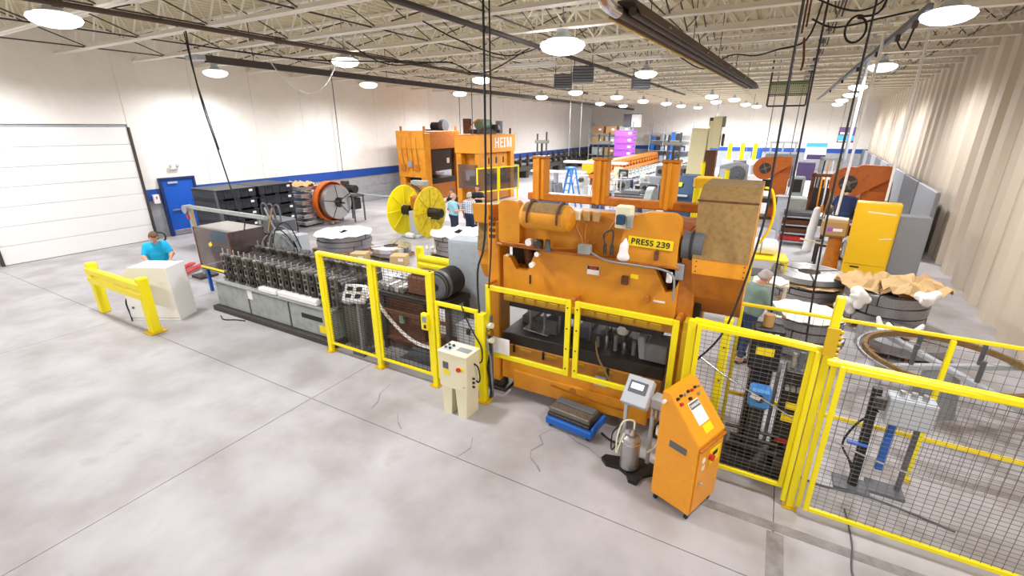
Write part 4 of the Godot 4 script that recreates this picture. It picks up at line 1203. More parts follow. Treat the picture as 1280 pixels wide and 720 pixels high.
func build_console() -> void:
	# local x: from the low door side (0) back to the tall side (-0.47); local z: along the door
	var t := thing("control_console", "orange sloped control console on castors with a white danger sign, before the right fence", "console", v3(-0.23, 0, -4.33), atan2(-0.355, 0.935))
	var prof := [Vector2(0, 0.1), Vector2(0, 0.98), Vector2(-0.4, 1.44), Vector2(-0.47, 1.44), Vector2(-0.47, 0.1)]
	pext(t, "cabinet", prof, -0.56, 0.0, M.orange_clean)
	pbox(t, "door", v3(0.008, 0.52, -0.28), v3(0.016, 0.78, 0.5), M.orange_clean, 0.006)
	pbox(t, "door_trim", v3(0.02, 0.94, -0.28), v3(0.03, 0.025, 0.54), M.orange_dark, 0.005)
	pbox(t, "latch", v3(0.03, 0.5, -0.1), v3(0.03, 0.05, 0.03), M.steel_bright, 0.006)
	var lb := pbox(t, "yellow_label", v3(0.019, 0.74, -0.36), v3(0.006, 0.18, 0.22), M.sign_yellow, 0.0)
	pcyl(lb, "knob", v3(0.02, 0.76, -0.26), v3(0.06, 0.76, -0.26), 0.035, M.red, -1.0, 14)
	pbox(lb, "black_mark", v3(0.0235, 0.77, -0.36), v3(0.003, 0.05, 0.1), M.ink, 0.0)
	pcyl(t, "round_sticker", v3(0.018, 0.78, -0.12), v3(0.022, 0.78, -0.12), 0.035, M.sign_white, -1.0, 16)
	pbox(t, "sticker", v3(0.019, 0.68, -0.13), v3(0.004, 0.06, 0.06), M.cream, 0.0)
	# sloped panel: origin at its foot, u up the slope, along -z
	var up := v3(-0.4, 0.46, 0).normalized()
	var out := v3(0.46, 0.4, 0).normalized()
	var bas := Basis(v3(0, 0, -1), up, out)
	pbox(t, "panel", v3(-0.2, 1.21, -0.28) + out * 0.004, v3(0.54, 0.6, 0.012), M.orange_clean, 0.004, bas)
	var sg := pbox(t, "danger_sign", v3(-0.2, 1.21, -0.27) + up * -0.005 + out * 0.012, v3(0.2, 0.25, 0.006), M.sign_white, 0.0, bas)
	pbox(sg, "header", v3(-0.2, 1.21, -0.27) + up * 0.075 + out * 0.016, v3(0.18, 0.065, 0.004), M.gray_dark, 0.0, bas)
	text(sg, "lettering", "DANGER", 0.03, Transform3D(bas, v3(-0.2, 1.21, -0.27) + up * 0.075 + out * 0.0195), M.sign_white)
	pbox(t, "yellow_tag", v3(-0.2, 1.21, -0.29) + up * -0.19 + out * 0.012, v3(0.16, 0.085, 0.005), M.sign_yellow, 0.0, bas)
	for k in 7:
		var c := v3(-0.2, 1.21, -0.06 - k * 0.07) + up * (0.215 + 0.01 * (k % 2))
		var cols := ["black", "ink", "gray", "black", "red", "black", "steel"]
		pcyl(t, "push_button", c + out * 0.008, c + out * 0.035, 0.016, M[cols[k]], -1.0, 12)
	for k in 3:
		var c := v3(-0.2, 1.21, -0.07 - k * 0.17) + up * 0.15
		pcyl(t, "selector", c + out * 0.008, c + out * 0.04, 0.018, M[["red", "black", "steel"][k]], -1.0, 12)
	pbox(t, "nameplate", v3(-0.22, 0.86, 0.004), v3(0.2, 0.08, 0.008), M.gray_dark, 0.002, Basis(Vector3.BACK, -0.06))
	pcyl(t, "side_lamp", v3(-0.43, 1.34, 0.0), v3(-0.43, 1.34, 0.04), 0.02, M.sign_white, -1.0, 12)
	pbox(t, "side_switch", v3(0.02, 0.9, -0.57), v3(0.06, 0.14, 0.05), M.gray_dark, 0.01)
	for e in [[-0.04, -0.05], [-0.43, -0.05], [-0.04, -0.51], [-0.43, -0.51]]:
		var w := pcyl(t, "castor", v3(e[0] - 0.015, 0.035, e[1]), v3(e[0] + 0.015, 0.035, e[1]), 0.035, M.black_rubber, -1.0, 14)
		pbox(w, "fork", v3(e[0], 0.08, e[1]), v3(0.045, 0.05, 0.04), M.steel, 0.004)


func build_pedestal() -> void:
	var t := thing("operator_pedestal", "cream two-legged operator pedestal with a palm-button top before the low yellow gate", "pedestal", v3(-3.62, 0, -4.86), -0.02)
	var b := Mb.new()
	b.box(v3(0, 0.74, 0), v3(0.5, 0.56, 0.34), 0.012)
	part(t, "cabinet", b, M.cream)
	pext(t, "leg", [Vector2(-0.23, 0.46), Vector2(-0.04, 0.46), Vector2(-0.07, 0.0), Vector2(-0.21, 0.0)], -0.15, 0.15, M.cream)
	pext(t, "leg", [Vector2(0.02, 0.46), Vector2(0.23, 0.46), Vector2(0.21, 0.0), Vector2(0.06, 0.0)], -0.15, 0.15, M.cream)
	pbox(t, "back_web", v3(0, 0.24, -0.14), v3(0.36, 0.44, 0.02), M.cream, 0.0)
	pbox(t, "top_tray", v3(0, 1.03, 0), v3(0.52, 0.03, 0.36), M.cream, 0.008)
	pbox(t, "recess_plate", v3(0.1, 1.047, 0.0), v3(0.22, 0.008, 0.12), M.gray, 0.002)
	var bp := pbox(t, "button_plate", v3(-0.15, 1.047, 0.02), v3(0.16, 0.008, 0.2), M.gray_light, 0.002)
	for k in 4:
		pcyl(bp, "push_button", v3(-0.19 + 0.08 * (k % 2), 1.05, -0.03 + 0.09 * (k / 2)), v3(-0.19 + 0.08 * (k % 2), 1.075, -0.03 + 0.09 * (k / 2)), 0.02, M.black if k % 2 else M.gray_dark, -1.0, 12)
	pbox(t, "meter", v3(-0.12, 0.83, 0.173), v3(0.1, 0.11, 0.01), M.gray_dark, 0.003)
	pbox(t, "yellow_label", v3(-0.11, 0.72, 0.172), v3(0.11, 0.08, 0.008), M.sign_yellow, 0.0)
	var sw := pcyl(t, "disconnect_switch", v3(0.12, 0.82, 0.17), v3(0.12, 0.82, 0.2), 0.035, M.red, -1.0, 16)
	pbox(sw, "yellow_plate", v3(0.16, 0.83, 0.172), v3(0.11, 0.05, 0.006), M.sign_yellow, 0.0)
	pcyl(t, "lock", v3(0.2, 0.55, 0.17), v3(0.2, 0.55, 0.182), 0.012, M.steel, -1.0, 10)
	ptube(t, "side_cord", [v3(0.25, 0.86, -0.02), v3(0.3, 0.8, -0.05), v3(0.31, 0.62, -0.08), v3(0.27, 0.52, -0.1), v3(0.25, 0.56, -0.06)], 0.012, M.black_rubber)
	for k in 3:
		pcyl(t, "cord_gland", v3(0.25, 0.5 + k * 0.07, 0.02), v3(0.28, 0.5 + k * 0.07, 0.02), 0.018, M.black, -1.0, 10)


func build_tank_stand() -> void:
	var t := thing("monitor_stand", "gray control unit with a small screen on a two-legged stand left of the orange console", "stand", v3(-1.02, 0, -4.98), -0.12)
	var b := Mb.new()
	b.ext([Vector2(-0.34, -0.18), Vector2(-0.24, -0.26), Vector2(-0.08, -0.22), Vector2(0.04, -0.27), Vector2(0.1, -0.36), Vector2(0.2, -0.36), Vector2(0.22, -0.2), Vector2(0.36, -0.02), Vector2(0.34, 0.08), Vector2(0.0, 0.1), Vector2(-0.12, -0.02), Vector2(-0.32, -0.1)], 0.0, 0.05, Transform3D(Basis(Vector3.RIGHT, -PI / 2), Vector3.ZERO))
	part(t, "base", b, M.black)
	for s in [-0.16, 0.18]:
		pbox(t, "leg", v3(s, 0.5, -0.06), v3(0.045, 0.92, 0.045), M.gray_light, 0.006)
	pbox(t, "crossbar", v3(0.01, 0.9, -0.06), v3(0.38, 0.05, 0.05), M.gray_light, 0.006)
	var hb := Basis(Vector3.RIGHT, -0.75)
	var h := pbox(t, "control_box", v3(0.0, 1.06, 0.02), v3(0.32, 0.36, 0.14), M.gray_light, 0.012, hb)
	pbox(h, "bezel", v3(0.0, 1.06, 0.02) + hb * v3(0, 0.04, 0.072), v3(0.22, 0.15, 0.008), M.gray_dark, 0.002, hb)
	pbox(h, "screen", v3(0.0, 1.06, 0.02) + hb * v3(-0.01, 0.05, 0.077), v3(0.15, 0.07, 0.005), M.screen_glow, 0.0, hb)
	pbox(t, "side_box", v3(0.26, 0.98, -0.06), v3(0.2, 0.14, 0.18), M.gray_light, 0.012)
	for k in 3:
		pcyl(t, "fitting", v3(0.2 + k * 0.05, 0.82, 0.04), v3(0.2 + k * 0.05, 0.92, 0.04), 0.02, M.steel, -1.0, 10)
	ptube(t, "hose", [v3(0.28, 0.88, 0.02), v3(0.34, 0.7, 0.04), v3(0.3, 0.45, 0.05), v3(0.2, 0.3, 0.06)], 0.013, M.cream)
	pcyl(t, "white_cup", v3(0.32, 0.62, 0.06), v3(0.32, 0.72, 0.06), 0.045, M.white, -1.0, 14)
	t = thing("pressure_tank", "stainless steel pressure tank with a chrome valve head standing on the monitor stand's black base", "tank", v3(-1.02, 0.056, -4.83))
	plathe(t, "vessel", [Vector2(0, 0), Vector2(0.1, 0.0), Vector2(0.115, 0.02), Vector2(0.115, 0.4), Vector2(0.105, 0.44), Vector2(0.07, 0.475), Vector2(0, 0.485)], 24, M.steel)
	plathe(t, "ring", [Vector2(0.116, 0.38), Vector2(0.121, 0.385), Vector2(0.121, 0.4), Vector2(0.116, 0.405)], 24, M.steel_bright)
	pcyl(t, "valve", v3(0, 0.48, 0), v3(0, 0.56, 0), 0.04, M.steel_bright, 0.03, 12)
	pcyl(t, "gauge", v3(-0.04, 0.54, 0.03), v3(-0.05, 0.54, 0.06), 0.03, M.steel_bright, -1.0, 14)
	ptube(t, "hose", [v3(0.02, 0.56, 0), v3(0.0, 0.66, -0.03), v3(-0.12, 0.62, 0.0), v3(-0.17, 0.4, 0.02), v3(-0.16, 0.18, 0.04), v3(-0.13, 0.3, 0.06), v3(-0.08, 0.5, 0.04)], 0.012, M.cream)
	cable("floor_hose", [v3(-1.2, 0.5, -5.02), v3(-1.3, 0.35, -5.0), v3(-1.3, 0.12, -4.98), v3(-1.24, 0.2, -4.92), v3(-1.2, 0.4, -4.95)], 0.01, M.black_rubber, "thin black hose looping beside the stainless pressure tank", "hose")


func build_die_cart() -> void:
	var t := thing("die_cart", "blue low die cart on casters carrying a gray block, under the big press", "cart", v3(-1.95, 0, -5.34), -0.1)
	var b := Mb.new()
	b.box(v3(0, 0.13, 0), v3(0.72, 0.05, 0.44), 0.008)
	b.box(v3(0, 0.1, 0.21), v3(0.72, 0.1, 0.03), 0.006)
	b.box(v3(0, 0.1, -0.21), v3(0.72, 0.1, 0.03), 0.006)
	part(t, "frame", b, M.blue)
	pbox(t, "handle_post", v3(0.36, 0.16, 0.0), v3(0.04, 0.12, 0.4), M.blue, 0.008)
	for e in [[-0.3, 0.17], [0.3, 0.17], [-0.3, -0.17], [0.3, -0.17]]:
		pcyl(t, "castor", v3(e[0], 0.04, e[1] - 0.02), v3(e[0], 0.04, e[1] + 0.02), 0.04, M.black_rubber, -1.0, 14)
	t = thing("die_block", "gray steel die block lying on the blue cart under the press", "die", v3(-1.98, 0.156, -5.34), -0.1)
	pbox(t, "lower_plate", v3(0, 0.025, 0), v3(0.66, 0.05, 0.36), M.dark_metal, 0.006)
	pbox(t, "body", v3(0, 0.09, 0.0), v3(0.64, 0.08, 0.3), M.roller_gray, 0.01)
	pbox(t, "ledge", v3(0.0, 0.14, -0.08), v3(0.6, 0.02, 0.14), M.gray_dark, 0.006)
	cable("air_line", [v3(-1.55, 0.02, -5.35), v3(-1.4, 0.03, -5.25), v3(-1.25, 0.05, -5.2), v3(-1.15, 0.1, -5.1)], 0.014, M.black_rubber, "black line on the floor between the blue cart and the tank stand", "hose")


# one forming stand of a roll line, with its own pieces
func roll_stand(t: Node3D, called: String, x: float, z: float, y: float, mt: Material, roll: Material, h := 0.66) -> Node3D:
	var b := Mb.new()
	for s in [-0.42, 0.42]:
		b.box(v3(x - 0.055, y + h * 0.45, z + s), v3(0.03, h * 0.9, 0.07), 0.004)
		b.box(v3(x + 0.055, y + h * 0.45, z + s), v3(0.03, h * 0.9, 0.07), 0.004)
		b.box(v3(x, y + h * 0.3, z + s), v3(0.09, 0.12, 0.1), 0.01)
		b.box(v3(x, y + h * 0.62, z + s), v3(0.09, 0.12, 0.1), 0.01)
		b.box(v3(x, y + h * 0.92, z + s), v3(0.15, 0.06, 0.1), 0.008)
	b.box(v3(x, y + 0.03, z), v3(0.16, 0.05, 0.96), 0.006)
	var o := part(t, called, b, mt)
	for k in 2:
		var m := Mb.new()
		var yy := y + h * (0.28 if k == 0 else 0.64)
		m.cyl(v3(x, yy, z - 0.5), v3(x, yy, z + 0.5), 0.028, 0.028, 8)
		m.cyl(v3(x, yy, z - 0.3), v3(x, yy, z - 0.12), 0.12, 0.09, 14)
		m.cyl(v3(x, yy, z - 0.1), v3(x, yy, z + 0.14), 0.085, 0.1, 14)
		m.cyl(v3(x, yy, z + 0.16), v3(x, yy, z + 0.34), 0.11, 0.12, 14)
		m.cyl(v3(x, yy, z + 0.43), v3(x, yy, z + 0.48), 0.05, 0.04, 8)
		part(o, "roll", m, roll)
	for s in [-0.42, 0.42]:
		pcyl(o, "screw", v3(x, y + h * 0.92, z + s), v3(x, y + h * 1.14, z + s), 0.018, M.steel, -1.0, 6)
	return o


func build_roll_former() -> void:
	var t := thing("roll_former", "long gray-green roll forming machine with dark greasy forming stands, left of the mesh fence", "machine", v3(0, 0, 0))
	# base with three front doors
	pbox(t, "base", v3(-9.05, 0.38, -6.15), v3(4.0, 0.66, 1.36), M.gray_green, 0.015)
	pbox(t, "skid", v3(-9.05, 0.06, -6.12), v3(4.16, 0.12, 1.56), M.dark_metal, 0.01)
	for e in [[-11.02, -9.82], [-9.76, -8.42], [-8.36, -7.08]]:
		pbox(t, "door", v3((e[0] + e[1]) / 2, 0.4, -5.455), v3(e[1] - e[0], 0.54, 0.02), M.gray_green, 0.006)
	for x in [-9.79, -8.39]:
		pbox(t, "door_gap", v3(x, 0.38, -5.463), v3(0.03, 0.6, 0.015), M.dark_metal, 0.0)
	pbox(t, "ledge", v3(-9.05, 0.73, -5.52), v3(4.06, 0.05, 0.2), M.gray_green, 0.01)
	pbox(t, "bed", v3(-9.05, 0.72, -6.15), v3(3.98, 0.05, 1.3), M.black_oily, 0.01)
	pbox(t, "nameplate", v3(-7.68, 0.48, -5.442), v3(0.62, 0.1, 0.008), M.ink, 0.0)
	pbox(t, "yellow_label", v3(-7.38, 0.28, -5.442), v3(0.2, 0.16, 0.006), M.sign_yellow, 0.0)
	pbox(t, "notice", v3(-9.7, 0.62, -5.44), v3(0.17, 0.24, 0.006), M.sign_white, 0.0)
	for k in 19:
		roll_stand(t, "roll_stand", -10.66 + k * 0.2, -6.0, 0.74, M.dark_metal if k % 2 else M.roller_gray, M.dark_metal, 0.68)
	pbox(t, "tie_rail", v3(-8.9, 1.36, -6.42), v3(3.9, 0.07, 0.08), M.black_oily, 0.008)
	pbox(t, "gear_housing", v3(-9.0, 0.94, -6.82), v3(3.7, 0.42, 0.3), M.dark_metal, 0.03)
	for k in 10:
		pcyl(t, "drive_spindle", v3(-10.5 + k * 0.36, 1.1, -6.8), v3(-10.5 + k * 0.36, 1.1, -6.4), 0.05, M.dark_metal, -1.0, 10)
	for k in 9:
		pbox(t, "gear_cap", v3(-10.3 + k * 0.38, 1.22, -6.85), v3(0.2, 0.18, 0.22), M.gray_dark, 0.02)
	# straightener at the outfeed end
	pbox(t, "outfeed_block", v3(-6.96, 0.95, -5.9), v3(0.36, 0.24, 0.5), M.gray, 0.02)
	for k in 4:
		pcyl(t, "outfeed_roll", v3(-6.8 + k * 0.12, 1.0, -6.1), v3(-6.8 + k * 0.12, 1.0, -5.66), 0.05, M.steel, -1.0, 14)
	pbox(t, "end_cabinet", v3(-6.72, 0.42, -6.15), v3(0.6, 0.8, 1.0), M.roller_gray, 0.02)
	pbox(t, "pump", v3(-6.62, 0.98, -6.4), v3(0.3, 0.3, 0.3), M.dark_metal, 0.04)
	# gray boxes at the entry
	pbox(t, "entry_box", v3(-10.4, 1.4, -7.0), v3(0.5, 0.5, 0.36), M.gray_green, 0.015)
	pbox(t, "entry_box", v3(-9.86, 1.34, -7.0), v3(0.3, 0.62, 0.3), M.gray_light, 0.015)
	pbox(t, "entry_slot", v3(-9.86, 1.3, -6.845), v3(0.1, 0.44, 0.01), M.ink, 0.0)
	for k in 4:
		ptube(t, "hose", [v3(-10.8 + k * 0.16, 1.0, -6.5), v3(-10.7 + k * 0.16, 1.5 + 0.07 * k, -6.6), v3(-10.35 + k * 0.14, 1.66 + 0.1 * k, -6.75), v3(-9.95 + k * 0.12, 1.4, -6.8), v3(-9.85 + k * 0.1, 1.0, -6.75)], 0.014, M.black_rubber if k % 2 else M.gray)
	# paper rolls and white sheet laid on the ledge
	for e in [[-9.32, -8.74, 0.1, "longer white paper-wrapped bar lying on the forming machine's ledge, left one"], [-8.66, -7.46, 0.12, "white bar with dark notches lying on the forming machine's ledge, next to the fence"]]:
		var s: Node3D = thing("white_bar", e[3], "bar", v3((e[0] + e[1]) / 2, 0.76, -5.53))
		pbox(s, "body", v3(0, e[2] / 2, 0), v3(e[1] - e[0], e[2], 0.22), M.white, 0.02)
		for k in 6:
			pbox(s, "notch", v3(-0.2 + k * 0.1, e[2] * 0.5, 0.1), v3(0.03, e[2] * 0.5, 0.012), M.ink if e[0] > -9 else M.white_paper, 0.0)
	cable("loose_cable", [v3(-10.6, 0.015, -5.2), v3(-10.3, 0.015, -5.1), v3(-10.05, 0.015, -5.22), v3(-9.8, 0.02, -5.28)], 0.012, M.black_rubber, "short black cord lying on the floor before the forming machine's left door")

	# smoked enclosure at the left end
	t = thing("smoked_enclosure", "brown smoked-plastic enclosure over a dark drive, at the left end of the forming machine", "enclosure", v3(-11.86, 0, -6.45))
	for e in [[v3(0, 1.22, 0.44), v3(1.5, 1.0, 0.012)], [v3(0, 1.22, -0.44), v3(1.5, 1.0, 0.012)], [v3(0, 1.73, 0), v3(1.5, 0.012, 0.88)]]:
		pbox(t, "pane", e[0], e[1], M.smoked, 0.0)
	for s in [-0.75, 0.75]:
		pbox(t, "pane", v3(s, 1.22, 0), v3(0.012, 1.0, 0.88), M.smoked, 0.0)
	for sx in [-0.75, 0.75]:
		for sz in [-0.44, 0.44]:
			pbox(t, "corner_bar", v3(sx, 1.22, sz), v3(0.03, 1.02, 0.03), M.rust_brown, 0.004)
	pbox(t, "yellow_sill", v3(0, 0.7, 0.45), v3(1.5, 0.05, 0.03), M.yellow, 0.004)
	pbox(t, "table", v3(0, 0.66, 0), v3(1.5, 0.05, 0.9), M.dark_metal, 0.006)
	for sx in [-0.68, 0.6]:
		for sz in [-0.36, 0.36]:
			pbox(t, "leg", v3(sx, 0.32, sz), v3(0.07, 0.64, 0.07), M.blue if sx < 0 else M.gray_light, 0.006)
	pbox(t, "drive", v3(0.3, 0.98, 0.0), v3(0.4, 0.6, 0.5), M.black_oily, 0.04)
	pcyl(t, "drive_motor", v3(0.3, 1.38, -0.1), v3(0.3, 1.38, 0.25), 0.12, M.black, -1.0, 16)
	pbox(t, "yellow_tag", v3(-0.1, 1.35, 0.452), v3(0.14, 0.09, 0.006), M.sign_yellow, 0.0, Basis(Vector3.BACK, 0.5))
	pcyl(t, "knob", v3(-0.75, 1.1, 0.2), v3(-0.82, 1.1, 0.2), 0.05, M.gray_dark, -1.0, 12)
	t = thing("tote_box", "dark purple tote on the floor under the smoked enclosure", "tote", v3(-12.0, 0, -6.9))
	pbox(t, "body", v3(0, 0.2, 0), v3(0.6, 0.4, 0.5), M.purple_dark, 0.02)
	pbox(t, "lid", v3(0, 0.42, 0), v3(0.64, 0.05, 0.54), M.purple_dark, 0.01)

	# material guide gantry
	t = thing("guide_gantry", "gray steel gantry with a long horizontal arm, standing before the blue door", "gantry", v3(-14.0, 0, -6.8))
	pbox(t, "upright", v3(-0.02, 1.0, 0.1), v3(0.08, 2.0, 0.08), M.gray_green, 0.008, Basis(Vector3.BACK, 0.03))
	pbox(t, "upright", v3(0.14, 1.0, 0.1), v3(0.05, 2.0, 0.05), M.tan, 0.006, Basis(Vector3.BACK, 0.06))
	pbox(t, "arm", v3(1.7, 2.02, 0.1), v3(3.4, 0.1, 0.07), M.gray_green, 0.008)
	pbox(t, "foot", v3(0, 0.04, 0.1), v3(0.5, 0.08, 0.5), M.dark_metal, 0.01)
	pbox(t, "lower_bar", v3(0.6, 0.3, 0.15), v3(1.2, 0.06, 0.06), M.gray_green, 0.006)
	pcyl(t, "reel_head", v3(-0.12, 1.95, 0.0), v3(-0.12, 1.95, 0.2), 0.12, M.gray, -1.0, 18)
	pbox(t, "red_switch", v3(-0.06, 1.75, 0.16), v3(0.08, 0.14, 0.05), M.red, 0.01)
	t = thing("guide_post", "thin gray post with a cross bar against the wall right of the blue door", "post", v3(-16.6, 0, -8.9))
	pcyl(t, "pole", v3(0, 0, 0), v3(-0.12, 2.0, 0), 0.035, M.gray_dark)
	pcyl(t, "pole", v3(0.12, 0, 0), v3(0.06, 1.3, 0), 0.03, M.gray_dark)
	pbox(t, "crossbar", v3(-0.05, 1.35, 0), v3(0.34, 0.05, 0.05), M.gray_dark, 0.006)
	pbox(t, "base", v3(0.05, 0.02, 0), v3(0.4, 0.04, 0.4), M.gray_dark, 0.004)

	# entry-side machine between bins and forming line
	t = thing("entry_machine", "gray machine with curved hoses standing before the black bins", "machine", v3(-13.2, 0, -8.6))
	pbox(t, "base", v3(0, 0.5, 0), v3(1.5, 1.0, 0.8), M.dark_metal, 0.03)
	pbox(t, "housing", v3(0.1, 1.25, 0), v3(1.1, 0.5, 0.6), M.gray_dark, 0.05)
	for k in 2:
		pcyl(t, "port", v3(-0.25 + k * 0.02, 1.12 + k * 0.25, 0.3), v3(-0.25 + k * 0.02, 1.12 + k * 0.25, 0.33), 0.06, M.steel, -1.0, 14)
	for k in 3:
		ptube(t, "hose", [v3(-0.4 + 0.3 * k, 1.4, 0.1), v3(-0.3 + 0.3 * k, 1.85, 0.15), v3(0.0 + 0.3 * k, 1.9, 0.2), v3(0.3 + 0.2 * k, 1.4, 0.25), v3(0.35 + 0.2 * k, 0.9, 0.3)], 0.025, M.gray_dark)
	pbox(t, "brace", v3(0.35, 1.5, 0.35), v3(0.05, 0.8, 0.04), M.gray_green, 0.006, Basis(Vector3.BACK, 0.5))
	pbox(t, "brace", v3(0.35, 1.5, 0.36), v3(0.05, 0.8, 0.04), M.tan, 0.006, Basis(Vector3.BACK, -0.45))


func build_press_infeed() -> void:
	# machinery between the forming line and the press, seen through the fence
	var t := thing("feed_table", "dark oily feed table with rolls behind the mesh fence, leading into the press", "table", v3(-5.4, 0, -6.35))
	pbox(t, "top", v3(0.02, 1.16, 0.15), v3(1.66, 0.1, 0.7), M.black_oily, 0.012)
	pbox(t, "cabinet", v3(-0.3, 0.58, 0.1), v3(0.9, 1.06, 0.5), M.rust_brown, 0.02)
	for e in [[-0.75, 0.42], [0.79, 0.42], [-0.75, -0.14], [0.79, -0.14]]:
		pbox(t, "leg", v3(e[0], 0.56, e[1]), v3(0.09, 1.12, 0.09), M.dark_metal, 0.008)
	pbox(t, "low_shelf", v3(0.02, 0.22, 0.14), v3(1.6, 0.06, 0.6), M.rust_brown, 0.01)
	pbox(t, "side_rail", v3(0.02, 0.82, 0.46), v3(1.6, 0.06, 0.05), M.rust_brown, 0.006)
	for k in 5:
		pcyl(t, "feed_roll", v3(-0.75 + k * 0.13, 1.27, -0.18), v3(-0.75 + k * 0.13, 1.27, 0.45), 0.06, M.steel if k % 2 else M.roller_gray, -1.0, 14)
	pbox(t, "green_valve", v3(-0.3, 0.7, 0.42), v3(0.1, 0.22, 0.1), M.green_motor, 0.02)
	pbox(t, "steel_strip", v3(-0.5, 1.345, 0.0), v3(1.0, 0.012, 0.12), M.steel_bright, 0.0)
	t = thing("electric_motor", "big black electric motor on the feed table behind the low gate", "motor", v3(-4.78, 1.21, -6.1), 0.0)
	plathe(t, "housing", [Vector2(0, -0.3), Vector2(0.2, -0.3), Vector2(0.25, -0.26), Vector2(0.26, 0.2), Vector2(0.235, 0.26), Vector2(0, 0.27)], 24, M.black_rubber, Transform3D(Basis(Vector3.RIGHT, PI / 2) * Basis(Vector3.BACK, 0), v3(0, 0.3, 0)))
	plathe(t, "fan_cowl", [Vector2(0.0, 0.0), Vector2(0.17, 0.0), Vector2(0.24, -0.03), Vector2(0.265, -0.1), Vector2(0.265, -0.16)], 24, M.gray_dark, Transform3D(Basis(Vector3.RIGHT, PI / 2), v3(0, 0.3, 0.28)))
	pcyl(t, "hub", v3(0.0, 0.3, 0.28), v3(0, 0.3, 0.3), 0.07, M.black, -1.0, 14)
	pbox(t, "foot", v3(0, 0.03, 0), v3(0.46, 0.06, 0.5), M.black_rubber, 0.01)
	pbox(t, "terminal_box", v3(-0.27, 0.34, -0.05), v3(0.12, 0.2, 0.2), M.black_rubber, 0.015)
	t = thing("gearbox", "dark purple-brown gearbox left of the black motor behind the fence", "gearbox", v3(-5.3, 1.21, -6.2))
	pbox(t, "case", v3(0, 0.18, 0), v3(0.5, 0.36, 0.5), M.rust_brown, 0.04)
	pcyl(t, "input_shaft", v3(0.2, 0.22, 0.0), v3(0.4, 0.24, 0.06), 0.05, M.dark_metal)
	pbox(t, "cover", v3(0, 0.38, 0), v3(0.36, 0.05, 0.36), M.rust_brown, 0.012)
	t = thing("gray_cabinet", "tall plain light gray control cabinet standing at the press's left side", "cabinet", v3(-4.64, 0, -6.86), 0.16)
	pbox(t, "body", v3(0, 1.08, 0), v3(0.9, 2.16, 0.42), M.gray_cabinet, 0.015)
	pbox(t, "door", v3(0, 1.12, 0.215), v3(0.78, 2.0, 0.015), M.gray_cabinet, 0.006)
	pbox(t, "handle", v3(0.34, 1.2, 0.23), v3(0.03, 0.14, 0.02), M.steel, 0.006)
	pcyl(t, "lock", v3(-0.3, 1.06, 0.22), v3(-0.3, 1.06, 0.235), 0.016, M.steel, -1.0, 10)
	t = thing("steel_box", "light gray steel box standing under the feed table behind the low gate", "box", v3(-3.95, 0, -5.75))
	pbox(t, "body", v3(0, 0.5, 0), v3(0.5, 1.0, 0.3), M.gray_light, 0.012)
	pbox(t, "lid", v3(0, 1.01, 0), v3(0.53, 0.03, 0.33), M.gray, 0.008)
	pbox(t, "plug", v3(0.0, 0.95, 0.17), v3(0.06, 0.1, 0.05), M.black, 0.01)
	t = thing("control_box", "white tilted control box on an arm behind the left mesh panel", "control box", v3(-6.35, 0, -5.46))
	var bs := Basis(Vector3.UP, 0.35) * Basis(Vector3.RIGHT, -0.7)
	pbox(t, "body", v3(0, 1.22, 0), v3(0.42, 0.34, 0.14), M.white, 0.02, bs)
	for k in 4:
		pbox(t, "dark_window", v3(0, 1.22, 0) + bs * v3(-0.09 + 0.18 * (k % 2), 0.07 - 0.14 * (k / 2), 0.072), v3(0.11, 0.08, 0.006), M.ink, 0.0, bs)
	pbox(t, "arm", v3(-0.02, 0.62, -0.05), v3(0.06, 1.1, 0.06), M.gray, 0.006)
	pbox(t, "base", v3(0, 0.04, -0.05), v3(0.3, 0.08, 0.3), M.gray_dark, 0.008)
	cable("drain_hose", [v3(-6.1, 1.2, -5.62), v3(-5.75, 0.92, -5.56), v3(-5.3, 0.62, -5.53), v3(-4.9, 0.5, -5.52), v3(-4.5, 0.52, -5.55), v3(-4.1, 0.66, -5.56)], 0.03, M.white, "white flexible hose sagging across behind the mesh fence", "hose", 8)
	t = thing("oil_tray", "bluish steel drip tray on the floor behind the right mesh panel", "tray", v3(-5.0, 0, -5.75))
	pbox(t, "base", v3(0, 0.03, 0), v3(1.1, 0.06, 0.5), M.gray_dark, 0.008)
	pbox(t, "rim", v3(0, 0.09, 0.24), v3(1.1, 0.06, 0.02), M.gray, 0.004)
	pbox(t, "rim", v3(0, 0.09, -0.24), v3(1.1, 0.06, 0.02), M.gray, 0.004)
	# hoses and brackets between gate and press
	t = thing("valve_stack", "pale valve stack with hoses between the low gate and the press", "valve", v3(-3.36, 0, -5.3))
	pbox(t, "bracket", v3(0.0, 0.75, -0.05), v3(0.04, 1.4, 0.04), M.gray_dark, 0.006)
	for k in 3:
		pcyl(t, "valve", v3(-0.03, 1.3 - k * 0.12, 0), v3(0.06, 1.32 - k * 0.12, 0.02), 0.045, M.cream if k != 1 else M.brass, -1.0, 12)
	ptube(t, "hose", [v3(0.0, 1.2, 0.02), v3(0.03, 0.9, 0.03), v3(-0.02, 0.6, 0.03), v3(0.02, 0.3, 0.02), v3(0.0, 0.06, 0.0)], 0.02, M.black_rubber)
	ptube(t, "hose", [v3(-0.04, 1.3, 0.0), v3(-0.02, 1.0, 0.05), v3(0.03, 0.8, 0.04), v3(0.03, 0.2, 0.0)], 0.014, M.gray)


